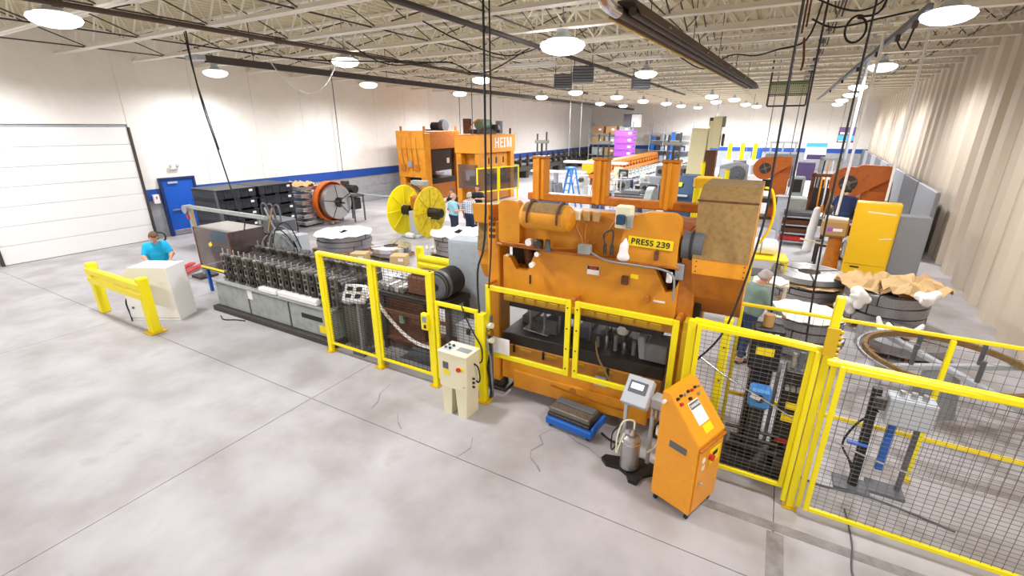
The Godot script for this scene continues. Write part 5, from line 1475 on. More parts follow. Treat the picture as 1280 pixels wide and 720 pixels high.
func build_white_box() -> void:
	var t := thing("white_cabinet", "tall white sheet-metal cabinet with a cut-off corner, before the man in cyan", "cabinet", v3(-11.75, 0, -4.6), 0.5)
	pext(t, "body", [Vector2(-0.55, 0), Vector2(0.55, 0), Vector2(0.5, 1.22), Vector2(-0.32, 1.22), Vector2(-0.55, 1.02)], -0.28, 0.28, M.white)
	pbox(t, "top", v3(0.09, 1.225, 0), v3(0.84, 0.012, 0.58), M.white, 0.003)
	pbox(t, "seam", v3(0.0, 0.06, 0.283), v3(1.08, 0.012, 0.006), M.gray_light, 0.0)
	pcyl(t, "cord_hole", v3(-0.45, 0.3, 0.28), v3(-0.45, 0.3, 0.286), 0.03, M.gray_dark, -1.0, 12)
	cable("loose_cable", [v3(-12.1, 0.6, -4.15), v3(-12.2, 0.4, -4.1), v3(-12.15, 0.12, -4.1), v3(-12.0, 0.02, -4.05)], 0.016, M.black_rubber, "black cord hanging down by the guard rail at the left edge")
	t = thing("pallet_jack", "pallet jack with a black loop handle behind the man in the cyan shirt", "pallet jack", v3(-14.6, 0, -6.2), 0.6)
	for s in [-0.18, 0.18]:
		pbox(t, "fork", v3(s, 0.09, -0.65), v3(0.16, 0.06, 1.2), M.red, 0.01)
	pbox(t, "pump_body", v3(0, 0.3, 0.02), v3(0.24, 0.42, 0.2), M.black, 0.02)
	pcyl(t, "steer_wheel", v3(-0.1, 0.09, 0.08), v3(0.1, 0.09, 0.08), 0.09, M.black_rubber)
	pcyl(t, "tow_bar", v3(0, 0.45, 0.05), v3(0, 1.12, 0.25), 0.025, M.black)
	ptube(t, "handle", [v3(0, 1.1, 0.24), v3(-0.16, 1.2, 0.27), v3(-0.18, 1.36, 0.31), v3(0, 1.4, 0.32), v3(0.18, 1.36, 0.31), v3(0.16, 1.2, 0.27), v3(0, 1.1, 0.24)], 0.02, M.black)


# a flat coil of steel strip lying on its side: rings of strip with dark gaps
func flat_coil(t: Node3D, called: String, c: Vector3, ro: float, ri: float, h: float, mt: Material) -> Node3D:
	var p := [Vector2(ri, 0.0), Vector2(ro, 0.0), Vector2(ro, h)]
	var n := 7
	for k in n:
		var r := ro - (ro - ri) * float(k) / n
		var r2 := ro - (ro - ri) * (float(k) + 0.85) / n
		p += [Vector2(r2, h + 0.004 * (k % 2)), Vector2(r2, h - 0.006), Vector2(ro - (ro - ri) * (k + 1.0) / n, h - 0.006), Vector2(ro - (ro - ri) * (k + 1.0) / n, h)]
	p.append(Vector2(ri, 0.0))
	return plathe(t, called, p, 36, mt, Transform3D(Basis.IDENTITY, c))


# crumpled round sheet
func paper_round(ro: float, ri: float, amp: float, sd: int, k := 40) -> Mb:
	var b := Mb.new()
	var f := FastNoiseLite.new()
	f.seed = sd
	f.frequency = 1.3
	var at := func(i: int, j: int) -> Vector3:
		var a := TAU * (j % k) / k
		var u := float(i) / 5.0
		var r := ri + (ro * (1.0 + 0.07 * f.get_noise_2d(cos(a) * 0.9, sin(a) * 0.9 + 9.0)) - ri) * u
		return v3(r * cos(a), amp * f.get_noise_2d(r * cos(a) * 2.5, r * sin(a) * 2.5) - maxf(0.0, u - 0.8) * amp * 1.5, r * sin(a))
	for i in 5:
		for j in k:
			var p0: Vector3 = at.call(i, j)
			var p1: Vector3 = at.call(i + 1, j)
			var p2: Vector3 = at.call(i + 1, j + 1)
			var p3: Vector3 = at.call(i, j + 1)
			b.quad(p0, p1, p2, p3, Vector3.UP)
			var d := Vector3.DOWN * 0.01
			b.quad(p0 + d, p1 + d, p2 + d, p3 + d, Vector3.DOWN)
	return b


func pallet(t: Node3D, w: float, d: float) -> void:
	for k in 7:
		pbox(t, "deck_board", v3(0, 0.115, -d / 2 + d * (k + 0.5) / 7), v3(w, 0.02, d / 9), M.wood, 0.002)
	for k in 3:
		pbox(t, "stringer", v3(-w / 2 + 0.05 + k * (w / 2 - 0.05), 0.055, 0), v3(0.05, 0.1, d), M.wood, 0.002)


# stack of flat coils: every layer is its own coil, on a pallet
func coil_stack(at: Vector3, layers: Array, label: String, group: String, on_pallet := true) -> float:
	var y := 0.0
	if on_pallet:
		var p := thing("pallet", "wooden pallet under " + label, "pallet", at)
		pallet(p, layers[0][0] * 1.75, layers[0][0] * 1.75)
		y = 0.126
	var order := ["bottom", "second from below", "third from below", "fourth from below", "fifth from below"]
	for k in layers.size():
		var e: Array = layers[k]
		var t := thing("steel_coil", "flat steel coil, %s of %s" % ["top" if k == layers.size() - 1 and k > 0 else order[k] if layers.size() > 1 else "only coil", label], "steel coil", at + v3(e[3] if e.size() > 3 else 0.0, y, 0), 0.3 * k, group)
		flat_coil(t, "winding", Vector3.ZERO, e[0], e[1], e[2], M.steel_coil if e.size() < 5 else e[4])
		for j in 3:
			var a := 0.4 + TAU * j / 3
			var bs := Basis(Vector3.UP, -a)
			pbox(t, "band", bs * v3((e[0] + e[1]) / 2, e[2] / 2, 0), v3(e[0] - e[1] + 0.014, e[2] + 0.014, 0.02), M.ink, 0.0, bs)
		y += e[2] + 0.022
	return at.y + y


func build_left_mid() -> void:
	# plastic bins in two stacks
	var proto: Node3D
	var words := ["bottom", "second from the floor", "third from the floor", "fourth from the floor", "top"]
	for s in 2:
		for k in 5:
			var lab: String = "black folding bulk bin, %s of the %s stack by the blue band" % [words[k], ["nearer", "farther"][s]]
			var at := v3(-17.6, k * 0.405, -9.7 if s == 0 else -11.25)
			if proto == null:
				proto = thing("bulk_bin", lab, "bin", at, 0.0, "black bulk bins")
				pbox(proto, "body", v3(0, 0.22, 0), v3(1.6, 0.3, 1.42), M.navy_dark, 0.02)
				pbox(proto, "rim", v3(0, 0.385, 0), v3(1.66, 0.04, 1.48), M.navy_dark, 0.01)
				for z in [-0.6, 0.0, 0.6]:
					pbox(proto, "foot", v3(0, 0.035, z), v3(1.6, 0.07, 0.16), M.black, 0.01)
				for z in [-0.45, -0.15, 0.15, 0.45]:
					pbox(proto, "rib", v3(0.81, 0.22, z), v3(0.03, 0.26, 0.04), M.navy_dark, 0.006)
				for z in [-0.3, 0.3]:
					pbox(proto, "latch", v3(0.82, 0.3, z), v3(0.03, 0.05, 0.14), M.black, 0.006)
				pbox(proto, "card", v3(0.832, 0.3, -0.5), v3(0.006, 0.08, 0.13), M.sign_white, 0.0)
			else:
				copy(proto, at, lab)
	# bundles of bright strip, layer on layer, kraft paper on top
	var bp: Node3D
	for k in 6:
		var lab2: String = "bright steel strip bundle, layer %s of the stack beside the orange reel" % ["one (lowest)", "two", "three", "four", "five", "six (topmost)"][k]
		var at2 := v3(-17.9, 0.06 + k * 0.29, -13.1)
		if bp == null:
			bp = thing("steel_bundle", lab2, "bundle", at2, 0.0, "steel strip bundles")
			for j in 5:
				pbox(bp, "strip", v3(0, 0.05 + 0.035 * j, 0.02 * (j % 2)), v3(1.3, 0.03, 0.95), M.steel_bright if j % 2 else M.steel, 0.004)
			for z in [-0.35, 0.0, 0.35]:
				pbox(bp, "bearer", v3(0, 0.015, z), v3(1.3, 0.03, 0.08), M.ink, 0.0)
		else:
			copy(bp, at2, lab2)
	var kp := thing("kraft_paper", "tan kraft paper crumpled over the stack of bright steel strip", "paper", v3(-17.9, 1.83, -13.1))
	var pm := paper_round(0.75, 0.0, 0.16, 5)
	part(kp, "sheet", pm, M.kraft).scale = v3(1.0, 1.0, 0.75)

	# uncoiler with orange plate
	var t := thing("uncoiler", "motor driven coil reel with an orange backing plate by the left wall", "uncoiler", v3(-17.0, 0, -13.9), 0.0)
	var ax := Basis(Vector3.BACK, -PI / 2)
	plathe(t, "backing_plate", [Vector2(0.25, 0.0), Vector2(0.88, 0.0), Vector2(0.88, 0.3), Vector2(0.84, 0.3), Vector2(0.84, 0.04), Vector2(0.25, 0.04)], 40, M.reel_orange, Transform3D(ax, v3(-0.15, 1.0, 0)))
	pcyl(t, "mandrel", v3(-0.6, 1.0, 0), v3(0.45, 1.0, 0), 0.17, M.black_oily, -1.0, 20)
	for k in 4:
		var a := TAU * k / 4 + 0.3
		pbox(t, "mandrel_jaw", v3(0.5, 1.0 + 0.17 * sin(a), 0.17 * cos(a)), v3(0.3, 0.07, 0.09), M.dark_metal, 0.01)
	pbox(t, "pedestal", v3(-0.7, 0.6, -0.1), v3(0.5, 1.2, 0.6), M.dark_metal, 0.03)
	for e in [[-0.1, 0.3], [-0.1, -0.3]]:
		pbox(t, "stand_leg", v3(-0.1, 0.12, e[1]), v3(0.9, 0.1, 0.08), M.gray, 0.01)
	pbox(t, "motor_table", v3(0.2, 1.15, -1.0), v3(0.9, 0.06, 0.7), M.dark_metal, 0.01)
	for e in [[-0.2, -0.7], [0.6, -0.7], [-0.2, -1.3], [0.6, -1.3]]:
		pbox(t, "table_leg", v3(e[0], 0.57, e[1]), v3(0.06, 1.14, 0.06), M.gray_dark, 0.006)
	pcyl(t, "drive_motor", v3(0.0, 1.45, -1.0), v3(0.5, 1.45, -1.0), 0.18, M.black, -1.0, 18)
	pbox(t, "gear_case", v3(-0.15, 1.5, -1.0), v3(0.3, 0.6, 0.3), M.dark_metal, 0.03)
	pbox(t, "belt_box", v3(0.3, 0.8, -1.0), v3(0.5, 0.5, 0.4), M.black, 0.02)
	pbox(t, "pale_arm", v3(1.5, 1.2, -1.3), v3(2.6, 0.05, 0.05), M.gray_light, 0.006)
	t = thing("steel_coil", "upright coil of pale steel strip mounted on the orange backed reel", "steel coil", v3(-16.85, 1.0, -13.9))
	plathe(t, "winding", [Vector2(0.2, 0.0), Vector2(0.74, 0.0), Vector2(0.74, 0.3), Vector2(0.6, 0.306), Vector2(0.6, 0.298), Vector2(0.48, 0.306), Vector2(0.48, 0.298), Vector2(0.36, 0.305), Vector2(0.2, 0.3), Vector2(0.2, 0.0)], 40, M.steel, Transform3D(ax, v3(0.0, 0, 0)))
	for k in 5:
		var a := TAU * k / 5 + 0.2
		pbox(t, "band", v3(0.308, 0.47 * sin(a), 0.47 * cos(a)), v3(0.01, 0.56, 0.03), M.ink, 0.0, Basis(Vector3.RIGHT, PI / 2 - a))

	# flat coil stacks
	var y := coil_stack(v3(-12.85, 0, -10.85), [[0.9, 0.35, 0.15], [0.92, 0.35, 0.15, 0.03], [0.88, 0.35, 0.16]], "the paper-topped stack behind the forming machine", "flat coils behind the forming machine")
	var pp := thing("paper_sheet", "round sheet of white paper on the coil stack behind the forming machine, left one", "paper", v3(-12.85, y + 0.02, -10.85))
	part(pp, "sheet", paper_round(0.98, 0.2, 0.08, 3), M.white_paper)
	y = coil_stack(v3(-10.8, 0, -11.0), [[0.62, 0.22, 0.1, 0.03], [0.66, 0.24, 0.13, 0.0, M.steel_bright]], "the low bare stack behind the mesh fence", "flat coils behind the mesh fence")
	y = coil_stack(v3(-8.95, 0, -12.3), [[0.8, 0.3, 0.14], [0.82, 0.3, 0.14, 0.04], [0.85, 0.3, 0.14], [0.82, 0.3, 0.14, -0.03]], "the tall paper-topped stack before the talking men", "flat coils before the talking men")
	pp = thing("paper_sheet", "torn white paper sheet on the tall coil stack before the two talking men", "paper", v3(-8.95, y + 0.03, -12.3))
	part(pp, "sheet", paper_round(0.95, 0.15, 0.14, 11), M.white_paper)
	pp = thing("paper_wrap", "crumpled white paper hanging at the foot of the tall coil stack", "paper", v3(-9.6, 0.25, -11.7))
	var wr := Mb.new()
	rng.seed = 5
	for k in 5:
		wr.blob([[v3(rng.randf_range(-0.2, 0.2), rng.randf_range(-0.1, 0.1), rng.randf_range(-0.15, 0.15)), v3(rng.randf_range(-0.3, 0.3), rng.randf_range(0, 0.35), rng.randf_range(-0.2, 0.2)), 0.06, 0.03]], 0.03, 40.0)
	part(pp, "crumple", wr, M.white_paper)
	for e in [[-11.2, -10.0, "brown carton on the floor left before the low bare coil stack"], [-9.9, -10.4, "brown carton on the floor right of the low bare coil stack"]]:
		t = thing("carton", e[2], "carton", v3(e[0], 0, e[1]), 0.4)
		pbox(t, "body", v3(0, 0.16, 0), v3(0.5, 0.32, 0.4), M.kraft, 0.006)
		pbox(t, "tape", v3(0, 0.322, 0), v3(0.5, 0.003, 0.05), M.tan, 0.0)
		pbox(t, "pink_slip", v3(0.1, 0.2, 0.202), v3(0.16, 0.1, 0.004), M.sign_white, 0.0)

	# double yellow uncoiler
	t = thing("double_uncoiler", "double coil reel with two big yellow discs, left of the two talking men", "uncoiler", v3(-12.1, 0, -13.9))
	for s in [-1, 1]:
		var d := plathe(t, "disc", [Vector2(0.22, -0.02), Vector2(0.96, -0.02), Vector2(0.98, 0.0), Vector2(0.96, 0.02), Vector2(0.22, 0.02), Vector2(0.22, -0.02)], 48, M.yellow if s < 0 else M.mustard, Transform3D(ax, v3(s * 0.66, 0.98, 0)))
		for k in 8:
			var a := TAU * k / 8
			pbox(d, "rib", v3(s * 0.66 + 0.03, 0.98 + 0.55 * sin(a), 0.55 * cos(a)), v3(0.03, 0.66, 0.04), M.yellow if s < 0 else M.yellow_dark, 0.006, Basis(Vector3.RIGHT, PI / 2 - a))
		pcyl(t, "mandrel", v3(s * 0.3, 0.98, 0), v3(s * 0.66 + (0.55 if s > 0 else -0.4), 0.98, 0), 0.2, M.black_oily, 0.17, 20)
		for k in 3:
			var a := TAU * k / 3 + 0.5
			pbox(t, "jaw", v3(s * 0.66 + s * 0.25, 0.98 + 0.2 * sin(a), 0.2 * cos(a)), v3(0.4, 0.09, 0.1), M.dark_metal, 0.012)
	pbox(t, "pedestal", v3(0, 0.5, -0.05), v3(0.46, 1.0, 0.6), M.gray_light, 0.03)
	pbox(t, "foot", v3(0, 0.05, 0), v3(0.9, 0.1, 1.0), M.gray_light, 0.02)
	pbox(t, "gear_case", v3(0.0, 1.3, -0.2), v3(0.5, 0.5, 0.6), M.orange_dark, 0.04)
	pcyl(t, "hold_down_arm", v3(-0.5, 1.95, -0.4), v3(0.3, 1.5, -0.3), 0.06, M.dark_metal)
	pbox(t, "valve_block", v3(-0.2, 2.0, -0.5), v3(0.7, 0.2, 0.3), M.gray_green, 0.02)
	pbox(t, "white_rag", v3(0.05, 0.12, 0.55), v3(0.4, 0.2, 0.2), M.white_paper, 0.06)

	# orange press by the wall
	t = thing("power_press", "orange straight-side press by the left wall, with a dark motor on its roof", "press", v3(-18.4, 0, -22.7))
	for sx in [-0.82, 0.82]:
		for sz in [-1.45, 1.45]:
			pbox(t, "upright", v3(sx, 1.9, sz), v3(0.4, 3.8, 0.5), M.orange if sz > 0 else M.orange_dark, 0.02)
	pbox(t, "front_plate", v3(0, 2.6, 1.72), v3(2.0, 2.5, 0.06), M.orange, 0.015)
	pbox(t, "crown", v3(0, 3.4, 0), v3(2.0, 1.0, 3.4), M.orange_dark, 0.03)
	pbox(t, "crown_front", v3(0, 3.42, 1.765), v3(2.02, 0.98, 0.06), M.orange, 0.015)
	pbox(t, "bed", v3(0, 0.5, 0), v3(1.9, 1.0, 3.3), M.orange_dark, 0.03)
	pbox(t, "slide", v3(0.1, 2.3, 0), v3(1.5, 1.3, 2.4), M.black_oily, 0.03)
	pbox(t, "bolster", v3(0.1, 1.1, 0), v3(1.8, 0.3, 2.4), M.black_oily, 0.02)
	pbox(t, "white_card", v3(0.86, 2.2, -0.6), v3(0.01, 0.3, 0.26), M.sign_white, 0.0)
	pbox(t, "feed_lamp", v3(1.05, 1.55, 0.5), v3(0.3, 0.16, 0.5), M.gray, 0.03)
	for k in 4:
		ptube(t, "conduit", [v3(-0.6 + k * 0.36, 3.6, 1.78), v3(-0.62 + k * 0.36, 2.9, 1.8), v3(-0.55 + k * 0.36, 2.2, 1.8), v3(-0.5 + k * 0.3, 1.7, 1.78)], 0.025, M.orange_dark)
	for k in 3:
		pbox(t, "control_box", v3(-0.55 + k * 0.5, 1.9 + 0.2 * (k % 2), 1.8), v3(0.3, 0.36, 0.12), M.gray if k == 1 else M.orange_dark, 0.02)
	pcyl(t, "roof_motor", v3(-0.2, 4.15, -0.6), v3(0.5, 4.15, -0.6), 0.24, M.black, -1.0, 20)
	pcyl(t, "flywheel_cover", v3(0.5, 4.2, -0.6), v3(0.78, 4.2, -0.6), 0.34, M.gray_dark, -1.0, 24)
	pbox(t, "motor_base", v3(0.1, 3.94, -0.6), v3(1.2, 0.08, 0.7), M.dark_metal, 0.01)
	for e in [[-0.85, 1.5], [0.85, 1.5], [0.85, -1.5]]:
		pcyl(t, "tie_rod", v3(e[0], 3.85, e[1]), v3(e[0], 4.15, e[1]), 0.07, M.orange_dark, -1.0, 10)

	# the lettered press
	t = thing("power_press", "orange press with white HEIM lettering on its crown and a green motor on the roof", "press", v3(-14.9, 0, -23.5))
	for sx in [-0.62, 0.62]:
		for sz in [-1.7, 1.7]:
			pbox(t, "upright", v3(sx, 1.4, sz), v3(0.34, 2.8, 0.44), M.orange, 0.02)
	pbox(t, "crown", v3(0, 3.22, 0), v3(1.64, 0.96, 4.0), M.orange_clean, 0.025)
	pbox(t, "crown_lip", v3(0, 3.7, 0), v3(1.7, 0.05, 4.06), M.orange, 0.01)
	text(t, "lettering", "HEIM", 0.56, Transform3D(Basis(v3(0, 0, -1), Vector3.UP, Vector3.RIGHT), v3(0.83, 3.26, -0.55)), M.sign_white, true, 0.012)
	pbox(t, "slide", v3(0, 2.25, 0), v3(1.2, 0.9, 2.9), M.orange, 0.02)
	for k in 3:
		pbox(t, "slide_slot", v3(0.61, 2.3, -0.9 + k * 0.8), v3(0.02, 0.34, 0.12), M.ink, 0.0)
	pbox(t, "bolster", v3(0, 1.05, 0), v3(1.5, 0.25, 3.0), M.black_oily, 0.02)
	pbox(t, "bed", v3(0, 0.5, 0), v3(1.4, 0.9, 3.2), M.orange_dark, 0.02)
	for e in [[0.9, -0.9], [0.9, 0.9]]:
		pbox(t, "die_set", v3(0.1, 1.3, e[1]), v3(0.9, 0.3, 0.8), M.dark_metal, 0.02)
	pcyl(t, "roof_motor", v3(-0.3, 4.25, 0.3), v3(-0.3, 4.25, -0.7), 0.3, M.green_motor, -1.0, 22)
	pcyl(t, "motor_end", v3(-0.3, 4.25, -0.7), v3(-0.3, 4.25, -0.85), 0.22, M.green_motor, 0.14, 18)
	pbox(t, "motor_base", v3(-0.3, 3.86, -0.2), v3(0.9, 0.3, 1.4), M.dark_metal, 0.02)
	pbox(t, "roof_cabinet", v3(-0.6, 4.15, 1.0), v3(0.4, 0.8, 0.3), M.rust_brown, 0.02)
	pbox(t, "roof_cabinet", v3(0.1, 4.1, -1.3), v3(0.3, 0.7, 0.34), M.gray_dark, 0.02)
	pcyl(t, "gear_head", v3(0.1, 3.95, -0.9), v3(0.1, 4.25, -0.9), 0.3, M.dark_metal, 0.2, 16)
	ptube(t, "hose", [v3(-0.5, 3.8, 1.1), v3(-0.3, 4.3, 0.9), v3(-0.1, 4.5, 0.5), v3(-0.25, 4.4, 0.2)], 0.04, M.orange)
	for sz in [-1.75, 1.75]:
		pcyl(t, "tie_rod", v3(0.6, 3.7, sz), v3(0.6, 4.05, sz), 0.06, M.dark_metal, -1.0, 10)
	pbox(t, "smoked_screen", v3(-0.0, 1.5, 1.96), v3(1.3, 1.3, 0.012), M.smoked, 0.0)
	t = thing("machine_guard", "yellow framed dark mesh guard standing before the lettered orange press", "guard", v3(-12.95, 0, -21.6), deg_to_rad(72))
	for e in [[-1.5, -0.02], [0.02, 1.5]]:
		fence_panel(t, e[0], e[1], 0.85, 2.12, 0.07, 0.12, 0.08)
		pbox(t, "screen", v3((e[0] + e[1]) / 2, 1.48, -0.04), v3(1.34, 1.12, 0.01), M.smoked, 0.0)
	for x in [-1.4, 0.0, 1.4]:
		pbox(t, "leg", v3(x, 0.43, -0.02), v3(0.07, 0.86, 0.07), M.yellow, 0.008)


func shelf_rack(t: Node3D, w: float, h: float, d: float, levels: Array, post: Material) -> void:
	for sx in [-1, 1]:
		for sz in [-1, 1]:
			pbox(t, "upright", v3(sx * w / 2, h / 2, sz * d / 2), v3(0.08, h, 0.08), post, 0.004)
	for y in levels:
		pbox(t, "shelf", v3(0, y, 0), v3(w, 0.05, d), post, 0.004)


# a plain far roll line: bed on legs and a row of stands
func far_line(t: Node3D, length: float, n: int, bed: Material, st: Material, y: float, h: float) -> void:
	pbox(t, "bed", v3(0, y * 0.8, -length / 2), v3(1.0, y * 0.35, length), bed, 0.02)
	for k in 7:
		pbox(t, "pier", v3(0, y * 0.31, -length * (k + 0.4) / 7), v3(0.7, y * 0.62, 0.5), bed, 0.02)
	for k in n:
		var b := Mb.new()
		var z := -length * (k + 0.5) / n
		b.box(v3(0.36, y + h / 2, z - 0.12), v3(0.2, h, 0.16), 0.01)
		b.box(v3(-0.36, y + h / 2, z - 0.12), v3(0.2, h, 0.16), 0.01)
		b.cyl(v3(0.5, y + h * 0.4, z), v3(-0.5, y + h * 0.4, z), 0.14, 0.14, 10)
		b.cyl(v3(0.4, y + h, z - 0.1), v3(0.4, y + h + 0.16, z - 0.1), 0.05, 0.05, 6)
		part(t, "roll_stand", b, st)


func build_far_mid() -> void:
	var t := thing("roll_former", "dark row of forming stands along the left wall behind the lettered press", "machine", v3(-18.9, 0, -31.0))
	far_line(t, 24.0, 18, M.dark_metal, M.dark_metal, 1.0, 0.9)
	pbox(t, "motor_hood", v3(0.1, 1.5, -23.6), v3(0.7, 0.7, 0.6), M.yellow_dark, 0.05)
	t = thing("roll_former", "orange-brown roll line in the middle distance under the purple crates", "machine", v3(-11.9, 0, -33.0))
	far_line(t, 20.0, 20, M.orange_dark, M.orange_dark, 0.85, 0.5)
	pbox(t, "cover_beam", v3(0, 1.45, -10.5), v3(0.8, 0.3, 18.0), M.orange_dark, 0.02)
	pcyl(t, "drive_hood", v3(-0.2, 1.35, 0.0), v3(-0.2, 1.35, -0.9), 0.5, M.yellow_dark, -1.0, 20)
	t = thing("roll_former", "pale roll line with a bright steel strip in the middle distance", "machine", v3(-9.2, 0, -31.0), deg_to_rad(-2.5))
	far_line(t, 22.0, 26, M.gray_light, M.gray_green, 0.7, 0.45)
	pbox(t, "steel_strip", v3(0.5, 0.92, -11.0), v3(0.5, 0.03, 22.0), M.steel_bright, 0.0)
	pbox(t, "end_pillar", v3(0.1, 0.8, 0.4), v3(0.5, 1.6, 0.4), M.cream, 0.03)

	# rack with cartons and crates
	t = thing("pallet_rack", "tall rack full of brown cartons far back by the wall", "rack", v3(-15.5, 0, -49.0))
	shelf_rack(t, 4.6, 4.6, 1.3, [0.3, 1.35, 2.4, 3.45], M.gray_green)
	var k2 := 0
	var levels := ["bottom shelf", "second shelf", "third shelf", "top shelf"]
	var cols := ["left", "middle", "right"]
	for y in 4:
		for x in 3:
			if x == 2 and y in [1, 2]:
				continue
			var c := thing("carton", "brown carton on the %s of the far rack, %s column" % [levels[y], cols[x]], "carton", v3(-16.9 + x * 1.4, 0.33 + y * 1.05, -49.0), 0.0, "cartons on the far rack")
			pbox(c, "body", v3(0, 0.36, 0), v3(1.15, 0.72, 1.0), [M.gray_green, M.wood, M.tan][k2 % 3], 0.01)
			pbox(c, "label_patch", v3(0.2, 0.4, 0.503), v3(0.3, 0.2, 0.006), M.sign_white, 0.0)
			k2 += 1
	for k in 4:
		var c := thing("plastic_crate", "violet plastic crate, %s of the stack before the carton rack" % ["bottom", "second from below", "third from below", "top"][k], "crate", v3(-13.4, 1.35 + k * 0.62, -46.5), 0.0, "violet crates")
		pbox(c, "body", v3(0, 0.3, 0), v3(1.75, 0.56, 1.2), M.purple, 0.03)
		pbox(c, "rim", v3(0, 0.58, 0), v3(1.8, 0.06, 1.25), M.purple, 0.01)
		pbox(c, "white_tag", v3(0.6, 0.34, 0.606), v3(0.3, 0.2, 0.006), M.sign_white, 0.0)
		pbox(c, "side_slot", v3(0.906, 0.35, 0), v3(0.01, 0.12, 0.4), M.purple_dark, 0.0)
	t = thing("crate_stand", "dark steel stand carrying the violet crates", "stand", v3(-13.4, 0, -46.5))
	shelf_rack(t, 1.8, 1.3, 1.2, [0.3, 1.3], M.gray_dark)
	for e in [[-13.9, 4.5, "dark carton on top of the far rack, left"], [-13.1, 4.5, "white carton on top of the far rack, right"]]:
		t = thing("carton", e[2], "carton", v3(e[0], e[1] - 0.4, -49.0))
		pbox(t, "body", v3(0, 0.62, 0), v3(0.74, 1.2, 1.0), M.gray_dark if e[0] < -13.5 else M.white, 0.01)
		pbox(t, "lid", v3(0, 1.23, 0), v3(0.78, 0.05, 1.04), M.gray_dark, 0.006)
	# blue shelves at the far wall
	t = thing("storage_rack", "high rack with blue bundles against the far wall", "rack", v3(-10.8, 0, -55.3))
	shelf_rack(t, 4.4, 4.5, 1.0, [0.5, 1.6, 2.7, 3.6], M.gray_light)
	rng.seed = 31
	for k in 22:
		var c := thing("blue_bundle", "small bundle on the high far rack, %s shelf, %s from the left" % [["lowest", "second", "third"][k / 8], ["first", "second", "third", "fourth", "fifth", "sixth", "seventh", "eighth"][k % 8]], "bundle", v3(-12.7 + (k % 8) * 0.54, [0.53, 1.63, 2.73][k / 8], -55.2), rng.randf() * 0.3, "blue bundles on the far rack")
		var h := rng.randf_range(0.35, 0.85)
		pbox(c, "body", v3(0, h / 2, 0), v3(0.42, h, 0.6), [M.blue, M.navy_dark, M.gray, M.gray_light][k % 4], 0.03)
		pbox(c, "strap", v3(0, h / 2, 0), v3(0.43, h + 0.01, 0.05), M.ink, 0.0)

	# ladder
	t = thing("step_ladder", "blue fibreglass stepladder behind the big press, between its left and middle columns", "ladder", v3(-7.75, 0, -19.0), -0.75)
	for s in [-1, 1]:
		pbox(t, "front_rail", v3(s * 0.27, 1.22, 0.22), v3(0.06, 2.5, 0.09), M.blue_ladder, 0.008, Basis(Vector3.RIGHT, -0.18) * Basis(Vector3.BACK, s * 0.05))
		pbox(t, "rear_rail", v3(s * 0.3, 1.2, -0.35), v3(0.05, 2.46, 0.07), M.blue_ladder, 0.008, Basis(Vector3.RIGHT, 0.22))
	for k in 7:
		pbox(t, "step", v3(0, 0.3 + k * 0.3, 0.4 - 0.055 * k), v3(0.6 - k * 0.02, 0.035, 0.1), M.steel_bright, 0.006)
	pbox(t, "top_cap", v3(0, 2.44, 0.0), v3(0.5, 0.08, 0.3), M.blue_ladder, 0.012)
	t = thing("assembly_machine", "gray assembly machine with pale overhead arms, left of the blue stepladder", "machine", v3(-9.0, 0, -19.6))
	pbox(t, "base", v3(0, 0.5, 0), v3(1.5, 1.0, 1.1), M.gray_dark, 0.03)
	pbox(t, "column", v3(-0.2, 1.3, -0.2), v3(0.8, 1.0, 0.6), M.gray_green, 0.05)
	for s in [-0.5, 0.5]:
		pbox(t, "side_plate", v3(s, 1.3, 0.1), v3(0.12, 0.8, 0.8), M.gray, 0.03, Basis(Vector3.BACK, s * 0.3))
	pbox(t, "overhead_arm", v3(0.4, 2.2, 0), v3(2.6, 0.1, 0.4), M.white, 0.012)
	pbox(t, "overhead_arm", v3(1.6, 2.55, -1.5), v3(3.0, 0.1, 0.5), M.white, 0.012)
	pbox(t, "hanger_post", v3(0.3, 1.95, 0), v3(0.16, 0.5, 0.16), M.gray_light, 0.01)
	t = thing("test_bench", "dark bench with white parts, right of the blue stepladder", "bench", v3(-6.05, 0, -19.4))
	pbox(t, "top", v3(0, 1.0, 0), v3(1.5, 0.08, 0.9), M.gray_dark, 0.012)
	for e in [[-0.65, 0.35], [0.65, 0.35], [-0.65, -0.35], [0.65, -0.35]]:
		pbox(t, "leg", v3(e[0], 0.48, e[1]), v3(0.08, 0.96, 0.08), M.gray_dark, 0.006)
	pbox(t, "fixture", v3(-0.2, 1.35, 0), v3(0.4, 0.6, 0.4), M.black, 0.04)
	pcyl(t, "yellow_reel", v3(0.5, 1.15, 0.1), v3(0.5, 1.15, 0.3), 0.18, M.sign_yellow, -1.0, 16)
	pbox(t, "white_part", v3(0.15, 1.12, 0.3), v3(0.26, 0.16, 0.2), M.white, 0.02)
	t = thing("parts_trolley", "tall white frame trolley seen between the press's middle and right columns", "trolley", v3(-5.45, 0, -17.5))
	for sx in [-0.3, 0.3]:
		for sz in [-0.25, 0.25]:
			pcyl(t, "post", v3(sx, 0.0, sz), v3(sx, 2.4, sz), 0.03, M.blue_ladder if sx < 0 else M.white, -1.0, 8)
	for k in 5:
		pbox(t, "shelf", v3(0, 0.4 + k * 0.45, 0), v3(0.62, 0.03, 0.52), M.gray_light, 0.004)
		pbox(t, "white_roll", v3(-0.05 + 0.08 * (k % 2), 0.55 + k * 0.45, 0.05), v3(0.3, 0.22, 0.3), M.white, 0.05)
	t = thing("grinder", "gray-green grinding machine with a big side wheel behind the press's right column", "machine", v3(-3.9, 0, -15.2))
	pbox(t, "base", v3(0, 0.6, 0), v3(1.0, 1.2, 0.9), M.gray_green, 0.05)
	pbox(t, "head", v3(-0.1, 1.75, -0.1), v3(0.7, 0.8, 0.7), M.gray_dark, 0.08)
